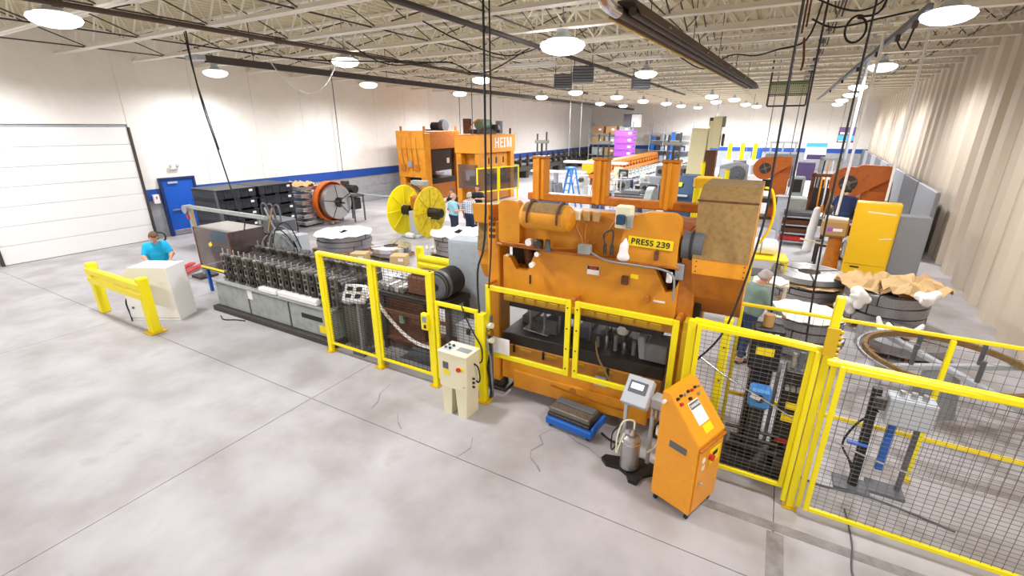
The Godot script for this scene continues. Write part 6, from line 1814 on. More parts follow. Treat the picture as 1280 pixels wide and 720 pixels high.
	pcyl(t, "wheel_guard", v3(0.4, 1.75, 0.0), v3(0.62, 1.75, 0.0), 0.55, M.gray_green, -1.0, 26)
	pcyl(t, "hub", v3(0.62, 1.75, 0.0), v3(0.68, 1.75, 0.0), 0.14, M.white, -1.0, 16)
	pcyl(t, "spindle", v3(-0.6, 1.95, 0.2), v3(0.4, 1.95, 0.2), 0.12, M.dark_metal)
	pbox(t, "blue_tray", v3(-0.55, 1.3, 0.4), v3(0.5, 0.4, 0.4), M.blue, 0.03)
	pbox(t, "table", v3(0.0, 1.25, 0.5), v3(0.9, 0.08, 0.4), M.steel, 0.01)
	for k in 3:
		t = thing("wrapped_load", "white plastic-wrapped load on the floor behind the press, %s of three from the left" % ["first", "second", "third"][k], "load", v3(-6.1 + k * 0.9, 0, -20.9 + k * 0.1), 0.2 * k)
		pbox(t, "body", v3(0, 0.45, 0), v3(0.7, 0.8, 0.7), M.white, 0.1)
		pbox(t, "base", v3(0, 0.04, 0), v3(0.75, 0.08, 0.75), M.wood, 0.01)
	t = thing("blue_press", "dark blue machine with sloped front shelves behind the press's right column", "machine", v3(-2.2, 0, -13.6), -0.1)
	var prof := [Vector2(0.45, 0), Vector2(0.45, 1.5), Vector2(0.3, 2.4), Vector2(0.1, 2.85), Vector2(-0.5, 2.85), Vector2(-0.5, 0)]
	pext(t, "body", prof, -0.34, 0.34, M.blue_machine, Transform3D(Basis(v3(0, 0, 1), Vector3.UP, v3(-1, 0, 0)), Vector3.ZERO))
	for k in 4:
		pbox(t, "shelf", v3(0, 1.5 + k * 0.28, 0.5 - 0.07 * k), v3(0.5, 0.05, 0.22), M.gray_light if k % 2 else M.gray_dark, 0.01)
	pbox(t, "yellow_mark", v3(-0.05, 2.62, 0.235), v3(0.2, 0.12, 0.02), M.sign_yellow, 0.0, Basis(Vector3.RIGHT, -0.42))
	pcyl(t, "top_valve", v3(-0.1, 2.85, 0), v3(-0.1, 3.02, 0), 0.06, M.gray_dark, -1.0, 10)
	pbox(t, "side_tray", v3(0.6, 2.0, 0.1), v3(0.5, 0.05, 0.6), M.gray, 0.01)
	for k in 2:
		t = thing("marker_post", "slim yellow post behind the dark blue machine, %s one" % ["left", "right"][k], "post", v3(-2.1 + k * 0.75, 0, -16.5))
		pcyl(t, "post", v3(0, 0, 0), v3(0, 3.0 - k * 0.2, 0), 0.07, M.yellow, -1.0, 12)
		pcyl(t, "cap", v3(0, 3.0 - k * 0.2, 0), v3(0, 3.04 - k * 0.2, 0), 0.05, M.yellow_dark, -1.0, 12)
	t = thing("yellow_stand", "yellow steel stand with a braced top right behind the flywheel guard", "stand", v3(-1.2, 0, -10.5))
	pbox(t, "top", v3(0, 3.02, 0), v3(0.5, 0.2, 0.5), M.yellow_cabinet, 0.02)
	for e in [[-0.2, 0.18], [0.2, 0.18], [-0.2, -0.18], [0.2, -0.18]]:
		pbox(t, "leg", v3(e[0], 1.45, e[1]), v3(0.07, 2.9, 0.07), M.yellow, 0.008)
	pbox(t, "brace", v3(0, 2.4, 0.2), v3(0.05, 0.9, 0.04), M.yellow, 0.006, Basis(Vector3.BACK, 0.5))
	# rows of small machines between the big ones
	rng.seed = 404
	var ord := ["first", "second", "third", "fourth", "fifth", "sixth", "seventh"]
	for r in 3:
		for k in 7:
			var at := v3(-10.2 + k * 1.25 + r * 0.5, 0, -22.8 - r * 2.7)
			if absf(at.x + 8.6 + r * 0.3) < 0.5 and r < 1 or at.x > -3.9:
				continue
			t = thing("bench_machine", "small bench machine in the %s row behind the press columns, %s from the left" % [["nearest", "middle", "farthest"][r], ord[k]], "machine", at, rng.randf_range(-0.4, 0.4), "small machines behind the press columns")
			var pal := [M.gray_dark, M.gray_light, M.blue_machine, M.gray_green, M.white, M.dark_metal, M.gray]
			var hh := rng.randf_range(0.7, 1.15)
			pbox(t, "base", v3(0, hh / 2, 0), v3(rng.randf_range(0.6, 0.95), hh, 0.7), pal[rng.randi() % 7], 0.03)
			pbox(t, "head", v3(rng.randf_range(-0.15, 0.15), hh + 0.3, 0), v3(0.45, 0.6, 0.45), pal[rng.randi() % 7], 0.05)
			pcyl(t, "motor", v3(0.1, hh + 0.35, 0.2), v3(0.1, hh + 0.35, 0.5), 0.13, pal[rng.randi() % 7], -1.0, 14)
			pbox(t, "work_tray", v3(0, hh + 0.02, 0.42), v3(0.7, 0.04, 0.3), pal[1 if k % 2 else 4], 0.01)
			ptube(t, "cord", [v3(-0.2, hh + 0.5, 0.1), v3(-0.4, hh + 0.3, 0.2), v3(-0.42, hh * 0.5, 0.25), v3(-0.4, 0.05, 0.3)], 0.015, M.black_rubber)
	# cream tower
	t = thing("tower_machine", "tall cream tower machine with a brown lower body, before the far wall", "machine", v3(-3.4, 0, -26.0))
	pbox(t, "cover", v3(-0.25, 2.9, 0), v3(0.78, 2.3, 0.8), M.cream_tower, 0.03, Basis(Vector3.BACK, -0.02))
	pbox(t, "mast", v3(0.25, 2.2, 0.1), v3(0.16, 4.4, 0.3), M.cream_tower, 0.02)
	pbox(t, "upper_cover", v3(0.52, 3.85, 0.0), v3(0.42, 1.5, 0.5), M.cream_tower, 0.03)
	pbox(t, "body", v3(0.4, 1.5, 0), v3(0.5, 3.0, 0.7), M.rust_brown, 0.02)
	pbox(t, "base", v3(0, 0.6, 0), v3(1.4, 1.2, 1.1), M.cream_tower, 0.03)
	pcyl(t, "pulley", v3(0.8, 3.5, 0.0), v3(0.9, 3.5, 0.0), 0.3, M.dark_metal, -1.0, 20)
	pcyl(t, "pulley_face", v3(0.9, 3.5, 0), v3(0.92, 3.5, 0), 0.18, M.cream, -1.0, 16)
	pbox(t, "dark_tip", v3(0.2, 4.35, 0), v3(0.16, 0.4, 0.2), M.dark_metal, 0.02)
	pbox(t, "dark_tip", v3(0.8, 4.35, 0), v3(0.12, 0.5, 0.2), M.gray_green, 0.02)
	for k in 3:
		t = thing("guard_column", "bright yellow column on a plinth far back, right of the cream tower, %s of three" % ["left", "middle", "right"][k], "column", v3(-3.3 + k * 0.85, 0, -39.5))
		pbox(t, "column", v3(0, 2.4, 0), v3(0.28, 1.2, 0.28), M.yellow, 0.03)
		pbox(t, "plinth", v3(0, 0.9, 0), v3(0.78, 1.8, 0.8), [M.gray_light, M.gray_dark, M.white][k], 0.04)
	t = thing("gear_head_machine", "gray machine with a round gear face, left of the left orange flywheel press", "machine", v3(-1.55, 0, -22.0))
	pbox(t, "column", v3(0, 1.0, 0), v3(1.0, 2.0, 0.8), M.gray_dark, 0.04)
	pext(t, "head", [Vector2(-0.55, 1.9), Vector2(0.55, 1.9), Vector2(0.5, 2.6), Vector2(0.1, 2.75), Vector2(-0.55, 2.55)], -0.4, 0.4, M.gray)
	plathe(t, "gear_face", [Vector2(0, 0.1), Vector2(0.1, 0.1), Vector2(0.12, 0.06), Vector2(0.22, 0.06), Vector2(0.25, 0.0), Vector2(0.34, 0.0), Vector2(0.34, -0.04)], 24, M.gray_dark, Transform3D(Basis(Vector3.RIGHT, PI / 2), v3(0.15, 2.25, 0.42)))
	pbox(t, "pale_front", v3(-0.4, 2.2, 0.41), v3(0.22, 0.5, 0.03), M.gray_light, 0.01)


# open-back flywheel press: a frame with a wheel guard at its head
func flywheel_press(at: Vector3, turn: float, label: String, s: float) -> void:
	var t := thing("flywheel_press", label, "press", at, turn)
	pbox(t, "frame", v3(0.32, 1.1 * s, 0), v3(0.62, 2.2 * s, 0.7), M.press_rust, 0.03)
	pbox(t, "neck", v3(0.42, 2.35 * s, -0.05), v3(0.5, 0.7 * s, 0.6), M.press_rust, 0.04)
	var p := []
	for k in 13:
		var a := PI * 0.42 + PI * 1.2 * k / 12
		p.append(Vector2(-0.38 + 0.5 * cos(a), 2.4 * s + 0.5 * sin(a)))
	p += [Vector2(0.3, 2.35 * s), Vector2(0.6, 2.55 * s), Vector2(0.66, 2.8 * s), Vector2(0.58, 2.94 * s), Vector2(-0.1, 2.96 * s)]
	pext(t, "wheel_guard", p, 0.3, 0.52, M.press_rust)
	pcyl(t, "wheel_opening", v3(-0.38, 2.4 * s, 0.5), v3(-0.38, 2.4 * s, 0.54), 0.24, M.dark_metal, -1.0, 22)
	pcyl(t, "shaft_end", v3(-0.38, 2.4 * s, 0.52), v3(-0.38, 2.4 * s, 0.6), 0.07, M.roller_gray, -1.0, 14)
	for k in 4:
		var a := TAU * k / 4 + 0.4
		pbox(t, "spoke", v3(-0.38 + 0.12 * cos(a), 2.4 * s + 0.12 * sin(a), 0.545), v3(0.2, 0.05, 0.02), M.roller_gray, 0.004, Basis(Vector3.BACK, a))
	pbox(t, "bed", v3(-0.05, 0.9 * s, 0.1), v3(1.0, 0.2, 0.9), M.dark_metal, 0.02)
	pbox(t, "ram", v3(-0.2, 1.6 * s, 0.15), v3(0.4, 0.5, 0.4), M.black_oily, 0.02)
	pbox(t, "foot", v3(0.2, 0.06, 0), v3(1.2, 0.12, 1.0), M.rust_brown, 0.02)
	pbox(t, "control_box", v3(0.76, 1.75 * s, 0.2), v3(0.2, 0.36, 0.26), M.gray_light, 0.015)
	ptube(t, "conduit", [v3(0.7, 2.5 * s, 0.3), v3(0.72, 1.9 * s, 0.36), v3(0.66, 1.2 * s, 0.36), v3(0.7, 0.3, 0.36)], 0.02, M.rust_brown)


func build_right_mid() -> void:
	var t: Node3D
	flywheel_press(v3(-0.1, 0, -25.0), 0.05, "left orange flywheel press far back, behind the flywheel guard's right edge", 0.97)
	flywheel_press(v3(2.45, 0, -18.3), -0.1, "right orange flywheel press, behind the man in the navy shirt", 1.02)
	# parts bench between the two presses
	t = thing("parts_rack", "low parts rack with dark trays and one red bin between the two flywheel presses", "rack", v3(0.95, 0, -19.6))
	shelf_rack(t, 1.1, 1.25, 0.7, [0.15, 0.45, 0.75, 1.05], M.gray_light)
	for k in 4:
		pbox(t, "tray", v3(0, 0.26 + 0.3 * k, 0.02), v3(0.9, 0.16, 0.6), M.red if k == 0 else M.rust_brown if k < 3 else M.gray_dark, 0.02)
	pbox(t, "green_box", v3(-0.1, 1.45, 0), v3(0.6, 0.5, 0.4), M.gray_green, 0.03)
	for e in [[1.62, -21.0, 2.5, "dark brown frame with hanging hoses behind the wrapped white bag"], [2.0, -24.5, 2.9, "gray slotted frame by the curtain wall, behind the right flywheel press's left edge"]]:
		t = thing("hose_frame", e[3], "frame", v3(e[0], 0, e[1]), 0.2)
		var fm: Material = M.rust_brown if e[1] > -23.0 else M.gray_green
		for sx in [-0.35, 0.35]:
			pbox(t, "post", v3(sx, e[2] / 2, 0), v3(0.12, e[2], 0.12), fm, 0.01)
		pbox(t, "crossbar", v3(0, e[2] - 0.1, 0), v3(0.82, 0.12, 0.12), fm, 0.01)
		pbox(t, "tray", v3(0, 0.7, 0.1), v3(0.8, 0.3, 0.5), M.gray_dark, 0.03)
		pbox(t, "panel", v3(0.0, 1.5, -0.02), v3(0.6, 0.9, 0.05), M.dark_metal, 0.01)
		for k in 4:
			ptube(t, "hose", [v3(-0.25 + k * 0.16, e[2] - 0.15, 0.08), v3(-0.3 + k * 0.18, 1.6, 0.22), v3(-0.2 + k * 0.12, 0.9, 0.2)], 0.03, [M.black_rubber, M.orange_clean, M.white, M.tan][k])
	t = thing("die_press", "small gray bench machine behind the low parts rack", "machine", v3(0.75, 0, -22.5))
	pbox(t, "base", v3(0, 0.7, 0), v3(1.0, 1.4, 0.8), M.gray_light, 0.03)
	pbox(t, "head", v3(0.1, 1.8, 0), v3(0.5, 0.8, 0.5), M.gray_green, 0.03)
	pbox(t, "dark_face", v3(0.1, 1.85, 0.26), v3(0.3, 0.5, 0.02), M.ink, 0.0)
	pbox(t, "crossbar", v3(0.2, 1.42, 0.42), v3(1.6, 0.06, 0.05), M.white, 0.01)
	t = thing("white_post", "white wrapped upright bag beside the low parts rack", "bag", v3(1.38, 0, -18.6), 0.0)
	var b := Mb.new()
	b.blob([[v3(0, 0.1, 0), v3(0.02, 0.8, 0), 0.15, 0.13], [v3(0.02, 0.8, 0), v3(0.06, 1.45, 0), 0.13, 0.11]], 0.03, 40.0)
	part(t, "bag", b, M.white)
	pcyl(t, "orange_cap", v3(0.16, 1.4, 0), v3(0.16, 1.62, 0), 0.07, M.orange_clean, 0.04, 12)
	cable("cross_pole", [v3(1.0, 0.82, -16.6), v3(2.3, 0.7, -16.2)], 0.03, M.cream, "pale horizontal pole in front of the wrapped white bag", "pole", 8)
	t = thing("work_platform", "dark low work platform under the man in the navy shirt", "platform", v3(1.9, 0, -16.9))
	pbox(t, "deck", v3(0, 0.67, 0), v3(0.9, 0.06, 0.7), M.dark_metal, 0.01)
	for e in [[-0.4, 0.3], [0.4, 0.3], [-0.4, -0.3], [0.4, -0.3]]:
		pbox(t, "leg", v3(e[0], 0.32, e[1]), v3(0.07, 0.64, 0.07), M.dark_metal, 0.006)
	t = thing("grinder_motor", "tan motor on a flared orange pedestal left of the yellow cabinet", "grinder", v3(1.78, 0, -15.6))
	pbox(t, "motor", v3(-0.08, 1.42, 0), v3(0.62, 0.48, 0.5), M.tan, 0.06)
	pbox(t, "violet_tag", v3(-0.2, 1.4, 0.254), v3(0.12, 0.1, 0.006), M.purple, 0.0)
	pbox(t, "white_tag", v3(-0.02, 1.4, 0.254), v3(0.22, 0.08, 0.006), M.sign_white, 0.0)
	pcyl(t, "rag_top", v3(-0.35, 1.7, 0), v3(0.2, 1.66, 0), 0.06, M.white, -1.0, 10)
	pcyl(t, "shaft", v3(0.2, 1.4, 0), v3(0.38, 1.4, 0), 0.12, M.rust_brown)
	plathe(t, "pedestal", [Vector2(0, 0), Vector2(0.42, 0.0), Vector2(0.36, 0.06), Vector2(0.26, 0.3), Vector2(0.22, 0.7), Vector2(0.21, 1.18), Vector2(0, 1.18)], 4, M.orange_dark, Transform3D(Basis(Vector3.UP, PI / 4), Vector3.ZERO))
	pbox(t, "gray_shield", v3(0.3, 0.85, 0.1), v3(0.2, 0.5, 0.3), M.gray_light, 0.05)
	t = thing("yellow_cabinet", "large leaning-looking yellow steel cabinet at the right edge behind the cardboard pile", "cabinet", v3(2.5, 0, -15.2), -0.12)
	pbox(t, "body", v3(0, 1.14, 0), v3(0.95, 2.2, 0.5), M.yellow_cabinet, 0.015)
	pbox(t, "door", v3(0, 1.4, 0.256), v3(0.88, 1.6, 0.02), M.yellow_cabinet, 0.006)
	pbox(t, "slot", v3(-0.2, 0.52, 0.254), v3(0.2, 0.04, 0.01), M.ink, 0.0)
	pbox(t, "scuff", v3(0.1, 2.0, 0.268), v3(0.6, 0.04, 0.003), M.cream, 0.0, Basis(Vector3.BACK, -0.05))
	pbox(t, "scuff", v3(0.3, 1.35, 0.268), v3(0.26, 0.03, 0.003), M.cream, 0.0, Basis(Vector3.BACK, 0.2))
	for s in [-0.4, 0.4]:
		pbox(t, "foot", v3(s, 0.02, 0), v3(0.1, 0.04, 0.45), M.black, 0.004)
	t = thing("gray_locker", "gray steel cabinet right of the yellow cabinet", "cabinet", v3(3.35, 0, -15.6))
	pbox(t, "body", v3(0, 0.95, 0), v3(0.7, 1.9, 0.5), M.gray, 0.012)
	pbox(t, "door", v3(0, 1.0, 0.255), v3(0.62, 1.6, 0.015), M.gray, 0.006)

	# flat coils on the right
	coil_stack(v3(1.15, 0, -13.1), [[0.7, 0.28, 0.12, -0.02], [0.72, 0.28, 0.12, 0.03], [0.66, 0.28, 0.1, 0.0]], "the wide stack topped by a bright coil", "flat coils at the right")
	var pp := thing("cardboard_sheet", "tan cardboard sheet lying between coils right of the man in green", "cardboard", v3(1.2, 0.55, -13.0))
	part(pp, "sheet", paper_round(0.86, 0.2, 0.05, 21), M.kraft)
	t = thing("steel_coil", "wide bright flat coil on top of the cardboard sheet, right of the man in green", "steel coil", v3(1.12, 0.6, -13.05))
	flat_coil(t, "winding", Vector3.ZERO, 0.82, 0.24, 0.13, M.steel)
	for j in 3:
		var bs := Basis(Vector3.UP, 0.6 + TAU * j / 3)
		pbox(t, "band", bs * v3(0.53, 0.065, 0), v3(0.6, 0.15, 0.03), M.ink, 0.0, bs)
	# scrap paper and wrapping at the right edge
	coil_stack(v3(2.55, 0, -12.2), [[0.75, 0.3, 0.2], [0.72, 0.3, 0.2, 0.04], [0.74, 0.3, 0.2, -0.02]], "the wrapped stack before the yellow cabinet", "flat coils at the right edge")
	for e in [[2.45, 0.84, -12.5, 0.85, 31, "tan"], [2.9, 1.05, -11.9, 0.6, 37, "tan folded"]]:
		pp = thing("cardboard_sheet", "%s cardboard sheet heaped on the wrapped coil stack at the right edge" % e[5], "cardboard", v3(e[0], e[1], e[2]), 0.0)
		part(pp, "sheet", paper_round(e[3], 0.0, 0.22, e[4]), M.kraft)
	rng.seed = 88
	for k in 5:
		var at := [[1.78, 0.5, -11.7], [2.0, 0.75, -11.5], [2.45, 0.3, -10.9], [2.8, 0.4, -10.7], [3.0, 0.95, -11.2]][k] as Array
		pp = thing("wrapping_scrap", "crumpled white wrapping beside the coils at the right edge, %s one from the left" % ["first", "second", "third", "fourth", "fifth"][k], "wrapping", v3(at[0], at[1], at[2]))
		var m := Mb.new()
		var bones := []
		for j in 4:
			bones.append([v3(rng.randf_range(-0.15, 0.15), rng.randf_range(-0.22, 0.1), rng.randf_range(-0.12, 0.12)), v3(rng.randf_range(-0.2, 0.2), rng.randf_range(-0.1, 0.22), rng.randf_range(-0.12, 0.12)), 0.09, 0.04])
		m.blob(bones, 0.03, 50.0)
		part(pp, "crumple", m, M.white_paper)
	coil_stack(v3(2.65, 0, -10.7), [[0.72, 0.3, 0.18]], "the low stack under crumpled white wrapping", "low coil at the right edge")
	# horizontal reel at right behind the back fence
	t = thing("flat_reel", "low horizontal coil reel with pale arms behind the thin yellow rail at the right edge", "reel", v3(2.65, 0, -8.4))
	pcyl(t, "pedestal", v3(0, 0, 0), v3(0, 0.7, 0), 0.3, M.gray, 0.2, 18)
	for k in 4:
		var bs := Basis(Vector3.UP, 0.5 + PI * k / 2)
		pbox(t, "arm", bs * v3(0.6, 0.74, 0), v3(1.2, 0.08, 0.09), M.gray_light, 0.01, bs)
		pcyl(t, "peg", bs * v3(0.5, 0.78, 0), bs * v3(0.5, 1.1, 0), 0.03, M.gray_dark, -1.0, 10)
	t = thing("steel_coil", "tan-edged strip coil lying on the low horizontal reel at the right edge", "steel coil", v3(2.65, 0.79, -8.4))
	plathe(t, "winding", [Vector2(0.95, 0), Vector2(1.0, 0), Vector2(1.0, 0.09), Vector2(0.95, 0.09), Vector2(0.95, 0)], 44, M.dusty_brown)
	plathe(t, "outer_ring", [Vector2(1.05, 0.02), Vector2(1.08, 0.02), Vector2(1.08, 0.06), Vector2(1.05, 0.06), Vector2(1.05, 0.02)], 44, M.steel)
	# work table of the man in green: coil with white paper
	coil_stack(v3(0.95, 0, -9.7), [[0.62, 0.25, 0.14], [0.64, 0.25, 0.14, 0.02], [0.62, 0.25, 0.14, -0.02], [0.6, 0.25, 0.14, 0.01]], "the paper-covered stack by the man in green", "flat coils at the man in green")
	pp = thing("paper_sheet", "white paper spread over the coil stack in front of the man in green", "paper", v3(0.9, 0.815, -9.75))
	part(pp, "sheet", paper_round(0.64, 0.0, 0.06, 51), M.white_paper)
	pp = thing("paper_sheet", "second sheet of white paper behind the man in green's hands", "paper", v3(0.3, 0.93, -11.2))
	part(pp, "sheet", paper_round(0.34, 0.0, 0.06, 57), M.white_paper)
	t = thing("packing_table", "small cream packing table behind the man in green", "table", v3(0.3, 0, -11.2))
	pbox(t, "top", v3(0, 0.86, 0), v3(0.7, 0.05, 0.5), M.cream, 0.008)
	for e in [[-0.3, 0.2], [0.3, 0.2], [-0.3, -0.2], [0.3, -0.2]]:
		pbox(t, "leg", v3(e[0], 0.42, e[1]), v3(0.05, 0.84, 0.05), M.cream, 0.004)
	t = thing("yellow_table", "yellow work table behind the head of the man in green", "table", v3(0.18, 0, -13.2), 0.1)
	pbox(t, "top", v3(0, 0.95, 0), v3(0.85, 0.05, 0.8), M.sign_yellow, 0.008)
	for e in [[-0.38, 0.35], [0.38, 0.35], [-0.38, -0.35], [0.38, -0.35]]:
		pbox(t, "leg", v3(e[0], 0.46, e[1]), v3(0.06, 0.92, 0.06), M.sign_yellow, 0.006)
	pbox(t, "lower_shelf", v3(0, 0.5, 0), v3(0.75, 0.04, 0.7), M.gray_dark, 0.004)
	t = thing("white_drum", "white rolled drum lying on the yellow table behind the man in green", "drum", v3(0.05, 0.978, -13.3))
	plathe(t, "drum", [Vector2(0, -0.32), Vector2(0.14, -0.31), Vector2(0.2, -0.24), Vector2(0.21, 0.2), Vector2(0.15, 0.29), Vector2(0, 0.31)], 20, M.white, Transform3D(Basis(Vector3.BACK, PI / 2), v3(0, 0.21, 0)))
	pcyl(t, "band", v3(-0.08, 0.21, 0), v3(-0.05, 0.21, 0), 0.215, M.gray, -1.0, 20)

	# machines behind the right fence
	t = thing("lube_unit", "black lubricator column with three pale gauges and a yellow label behind the mesh fence", "machine", v3(0.24, 0, -6.04), 0.1)
	pbox(t, "column", v3(0, 0.62, 0), v3(0.24, 1.24, 0.22), M.black_oily, 0.012)
	pbox(t, "head", v3(0, 1.52, 0), v3(0.34, 0.55, 0.26), M.black, 0.015)
	for k in 3:
		pbox(t, "gauge", v3(-0.08 + k * 0.08, 1.72, 0.132), v3(0.05, 0.06, 0.01), M.sign_white, 0.003)
	pbox(t, "yellow_label", v3(-0.01, 1.5, 0.133), v3(0.2, 0.1, 0.006), M.sign_yellow, 0.0)
	pcyl(t, "brown_jar", v3(-0.02, 1.795, 0), v3(-0.02, 1.95, 0), 0.06, M.tan, -1.0, 14)
	pbox(t, "side_rail", v3(0.2, 0.7, 0.0), v3(0.04, 1.3, 0.06), M.gray, 0.006)
	t = thing("blue_coolant_unit", "blue coolant unit with a round dial behind the mesh fence", "machine", v3(0.27, 0, -5.74), 0.05)
	pbox(t, "case", v3(0, 0.98, 0), v3(0.24, 0.26, 0.2), M.blue_unit, 0.03)
	pcyl(t, "dial", v3(0.0, 1.0, 0.1), v3(0.0, 1.0, 0.12), 0.05, M.black, -1.0, 14)
	pbox(t, "stand", v3(0, 0.42, 0), v3(0.16, 0.84, 0.14), M.black_oily, 0.01)
	t = thing("valve_rack", "black valve rack with bright yellow warning labels beside the blue coolant unit", "machine", v3(0.62, 0, -5.85), 0.0)
	pbox(t, "frame", v3(0, 0.7, 0), v3(0.26, 1.4, 0.24), M.black_oily, 0.01)
	pbox(t, "yellow_label", v3(0.02, 0.95, 0.123), v3(0.17, 0.09, 0.006), M.sign_yellow, 0.0)
	pbox(t, "yellow_label", v3(0.0, 0.78, 0.123), v3(0.17, 0.1, 0.006), M.sign_yellow, 0.0)
	for k in 4:
		pcyl(t, "valve", v3(-0.09 + k * 0.06, 1.2, 0.12), v3(-0.09 + k * 0.06, 1.2, 0.19), 0.025, M.steel, -1.0, 10)
	for k in 3:
		pcyl(t, "bottle", v3(-0.07 + k * 0.07, 1.42, 0.03), v3(-0.07 + k * 0.07, 1.6 + 0.03 * k, 0.03), 0.03, M.steel if k != 1 else M.gray_dark, -1.0, 12)
	pbox(t, "red_label", v3(0.0, 0.45, 0.123), v3(0.2, 0.05, 0.006), M.sign_red, 0.0)
	t = thing("scrap_base", "heap of black clamps and iron blocks on the floor behind the mesh fence", "base", v3(0.36, 0, -5.78))
	pbox(t, "plate", v3(0, 0.08, 0), v3(0.8, 0.16, 0.5), M.black_oily, 0.012)
	rng.seed = 6
	for k in 9:
		pbox(t, "iron_block", v3(rng.randf_range(-0.32, 0.32), 0.22 + 0.08 * (k % 3), rng.randf_range(-0.16, 0.16)), v3(rng.randf_range(0.08, 0.22), 0.1, rng.randf_range(0.06, 0.16)), M.black_oily if k % 3 else M.dark_metal, 0.015, Basis(Vector3.UP, rng.randf() * 3.0))
	for k in 3:
		pcyl(t, "clamp_bar", v3(-0.4, 0.34 + 0.05 * k, 0.2 - 0.1 * k), v3(0.2, 0.36 + 0.06 * k, 0.24 - 0.1 * k), 0.022, M.dark_metal, -1.0, 8)
	t = thing("steel_strip", "bright narrow steel strip running diagonally behind the mesh fence to the right", "strip", v3(0, 0, 0))
	var st := Mb.new()
	st.tube(curve([v3(-0.5, 1.48, -5.5), v3(-0.1, 1.27, -5.46), v3(0.3, 1.1, -5.46), v3(0.7, 0.9, -5.5), v3(1.2, 0.72, -5.52), v3(1.8, 0.62, -5.5), v3(2.6, 0.6, -5.5)]), 0.011, 6)
	part(t, "strip", st, M.steel_bright)
	pbox(t, "paper_tag", v3(0.22, 1.12, -5.43), v3(0.11, 0.06, 0.004), M.sign_white, 0.0, Basis(Vector3.BACK, -0.3))
	t = thing("support_post", "black ratchet support post on a plate, behind the right mesh panel", "post", v3(1.4, 0, -5.88))
	pbox(t, "post", v3(0, 0.68, 0), v3(0.09, 1.36, 0.07), M.black, 0.01, Basis(Vector3.BACK, 0.02))
	pbox(t, "clamp", v3(0.03, 1.2, 0.04), v3(0.12, 0.16, 0.06), M.dark_metal, 0.01)
	pbox(t, "plate", v3(0, 0.015, 0), v3(0.36, 0.03, 0.26), M.gray_dark, 0.004)
	pbox(t, "blue_clip", v3(-0.06, 0.62, 0.04), v3(0.2, 0.03, 0.06), M.blue, 0.006)
	for k in 2:
		ptube(t, "hose", [v3(0.04, 1.1, 0.05), v3(-0.12, 0.9, 0.08), v3(-0.2, 0.6, 0.08), v3(-0.1, 0.4, 0.06), v3(-0.02, 0.3 - 0.1 * k, 0.05)], 0.012, M.black_rubber)
	t = thing("junction_cabinet", "gray junction cabinet on a blue leg behind the right mesh panel", "cabinet", v3(1.72, 0, -5.95))
	pbox(t, "box", v3(0, 1.12, 0), v3(0.42, 0.34, 0.2), M.gray_light, 0.012)
	pbox(t, "blue_leg", v3(-0.1, 0.62, 0), v3(0.07, 0.66, 0.06), M.blue, 0.006)
	pbox(t, "back_leg", v3(0.14, 0.5, -0.05), v3(0.05, 1.0, 0.05), M.gray_dark, 0.006)
	pbox(t, "foot", v3(0.02, 0.02, -0.02), v3(0.36, 0.04, 0.24), M.gray_dark, 0.004)
	for k in 3:
		pcyl(t, "connector", v3(-0.1 + k * 0.1, 1.29, 0.02), v3(-0.1 + k * 0.1, 1.36, 0.02), 0.03, M.steel, -1.0, 10)
	cable("loose_cable", [v3(1.3, 0.012, -5.4), v3(1.32, 0.012, -4.9), v3(1.28, 0.012, -4.5), v3(1.32, 0.012, -4.1), v3(1.27, 0.012, -3.6)], 0.008, M.gray_dark, "thin gray cord running out on the floor under the right mesh panel")
	cable("loose_cable", [v3(0.6, 0.012, -5.9), v3(1.0, 0.012, -5.7), v3(1.6, 0.012, -5.75), v3(2.3, 0.012, -5.6)], 0.012, M.gray_dark, "gray cord lying across the floor behind the right mesh panel")

	# far right: signs, partition, stored goods
	t = thing("hanging_sign", "violet and sky-blue hanging sign board by the beige curtain wall", "sign", v3(3.8, 3.1, -40.0))
	pbox(t, "board", v3(0, 0.5, 0), v3(0.95, 1.0, 0.06), M.screen_violet, 0.01)
	pbox(t, "blue_field", v3(0, 0.3, 0.034), v3(0.93, 0.34, 0.01), M.screen_sky, 0.0)
	pbox(t, "white_line", v3(-0.2, 0.6, 0.034), v3(0.34, 0.12, 0.01), M.sign_white, 0.0)
	pbox(t, "white_line", v3(0.2, 0.6, 0.034), v3(0.28, 0.08, 0.01), M.sign_white, 0.0)
	pbox(t, "white_line", v3(-0.05, 0.12, 0.034), v3(0.7, 0.1, 0.01), M.sign_white, 0.0)
	for s in [-0.4, 0.4]:
		ptube(t, "hanger", [v3(s, 1.0, 0), v3(s, 3.2, 0)], 0.015, M.gray_dark, 4)
	t = thing("banner", "white banner with a blue top edge at the far wall, right side", "banner", v3(3.0, 1.2, -54.0))
	pbox(t, "board", v3(0, 0.7, 0), v3(1.7, 1.5, 0.05), M.sign_white, 0.006)
	pbox(t, "blue_field", v3(0, 1.3, 0.03), v3(1.7, 0.36, 0.01), M.screen_sky, 0.0)
	pbox(t, "violet_field", v3(0.1, 0.2, 0.03), v3(1.5, 0.44, 0.01), M.purple_dark, 0.0)
	for s in [-0.8, 0.8]:
		pbox(t, "leg", v3(s, -0.6, -0.05), v3(0.06, 1.2, 0.06), M.gray, 0.004)
	t = thing("yard_machine", "far gray-green machine with an open frame before the white far wall", "machine", v3(0.2, 0, -46.0))
	pbox(t, "base", v3(0, 1.0, 0), v3(2.4, 2.0, 1.2), M.gray_dark, 0.05)
	for s in [-0.9, 0.0, 0.9]:
		pbox(t, "frame_post", v3(s, 2.4, 0), v3(0.14, 1.0, 0.14), M.gray_green, 0.01)
	pbox(t, "frame_top", v3(0, 2.9, 0), v3(2.1, 0.16, 0.3), M.gray_green, 0.02)
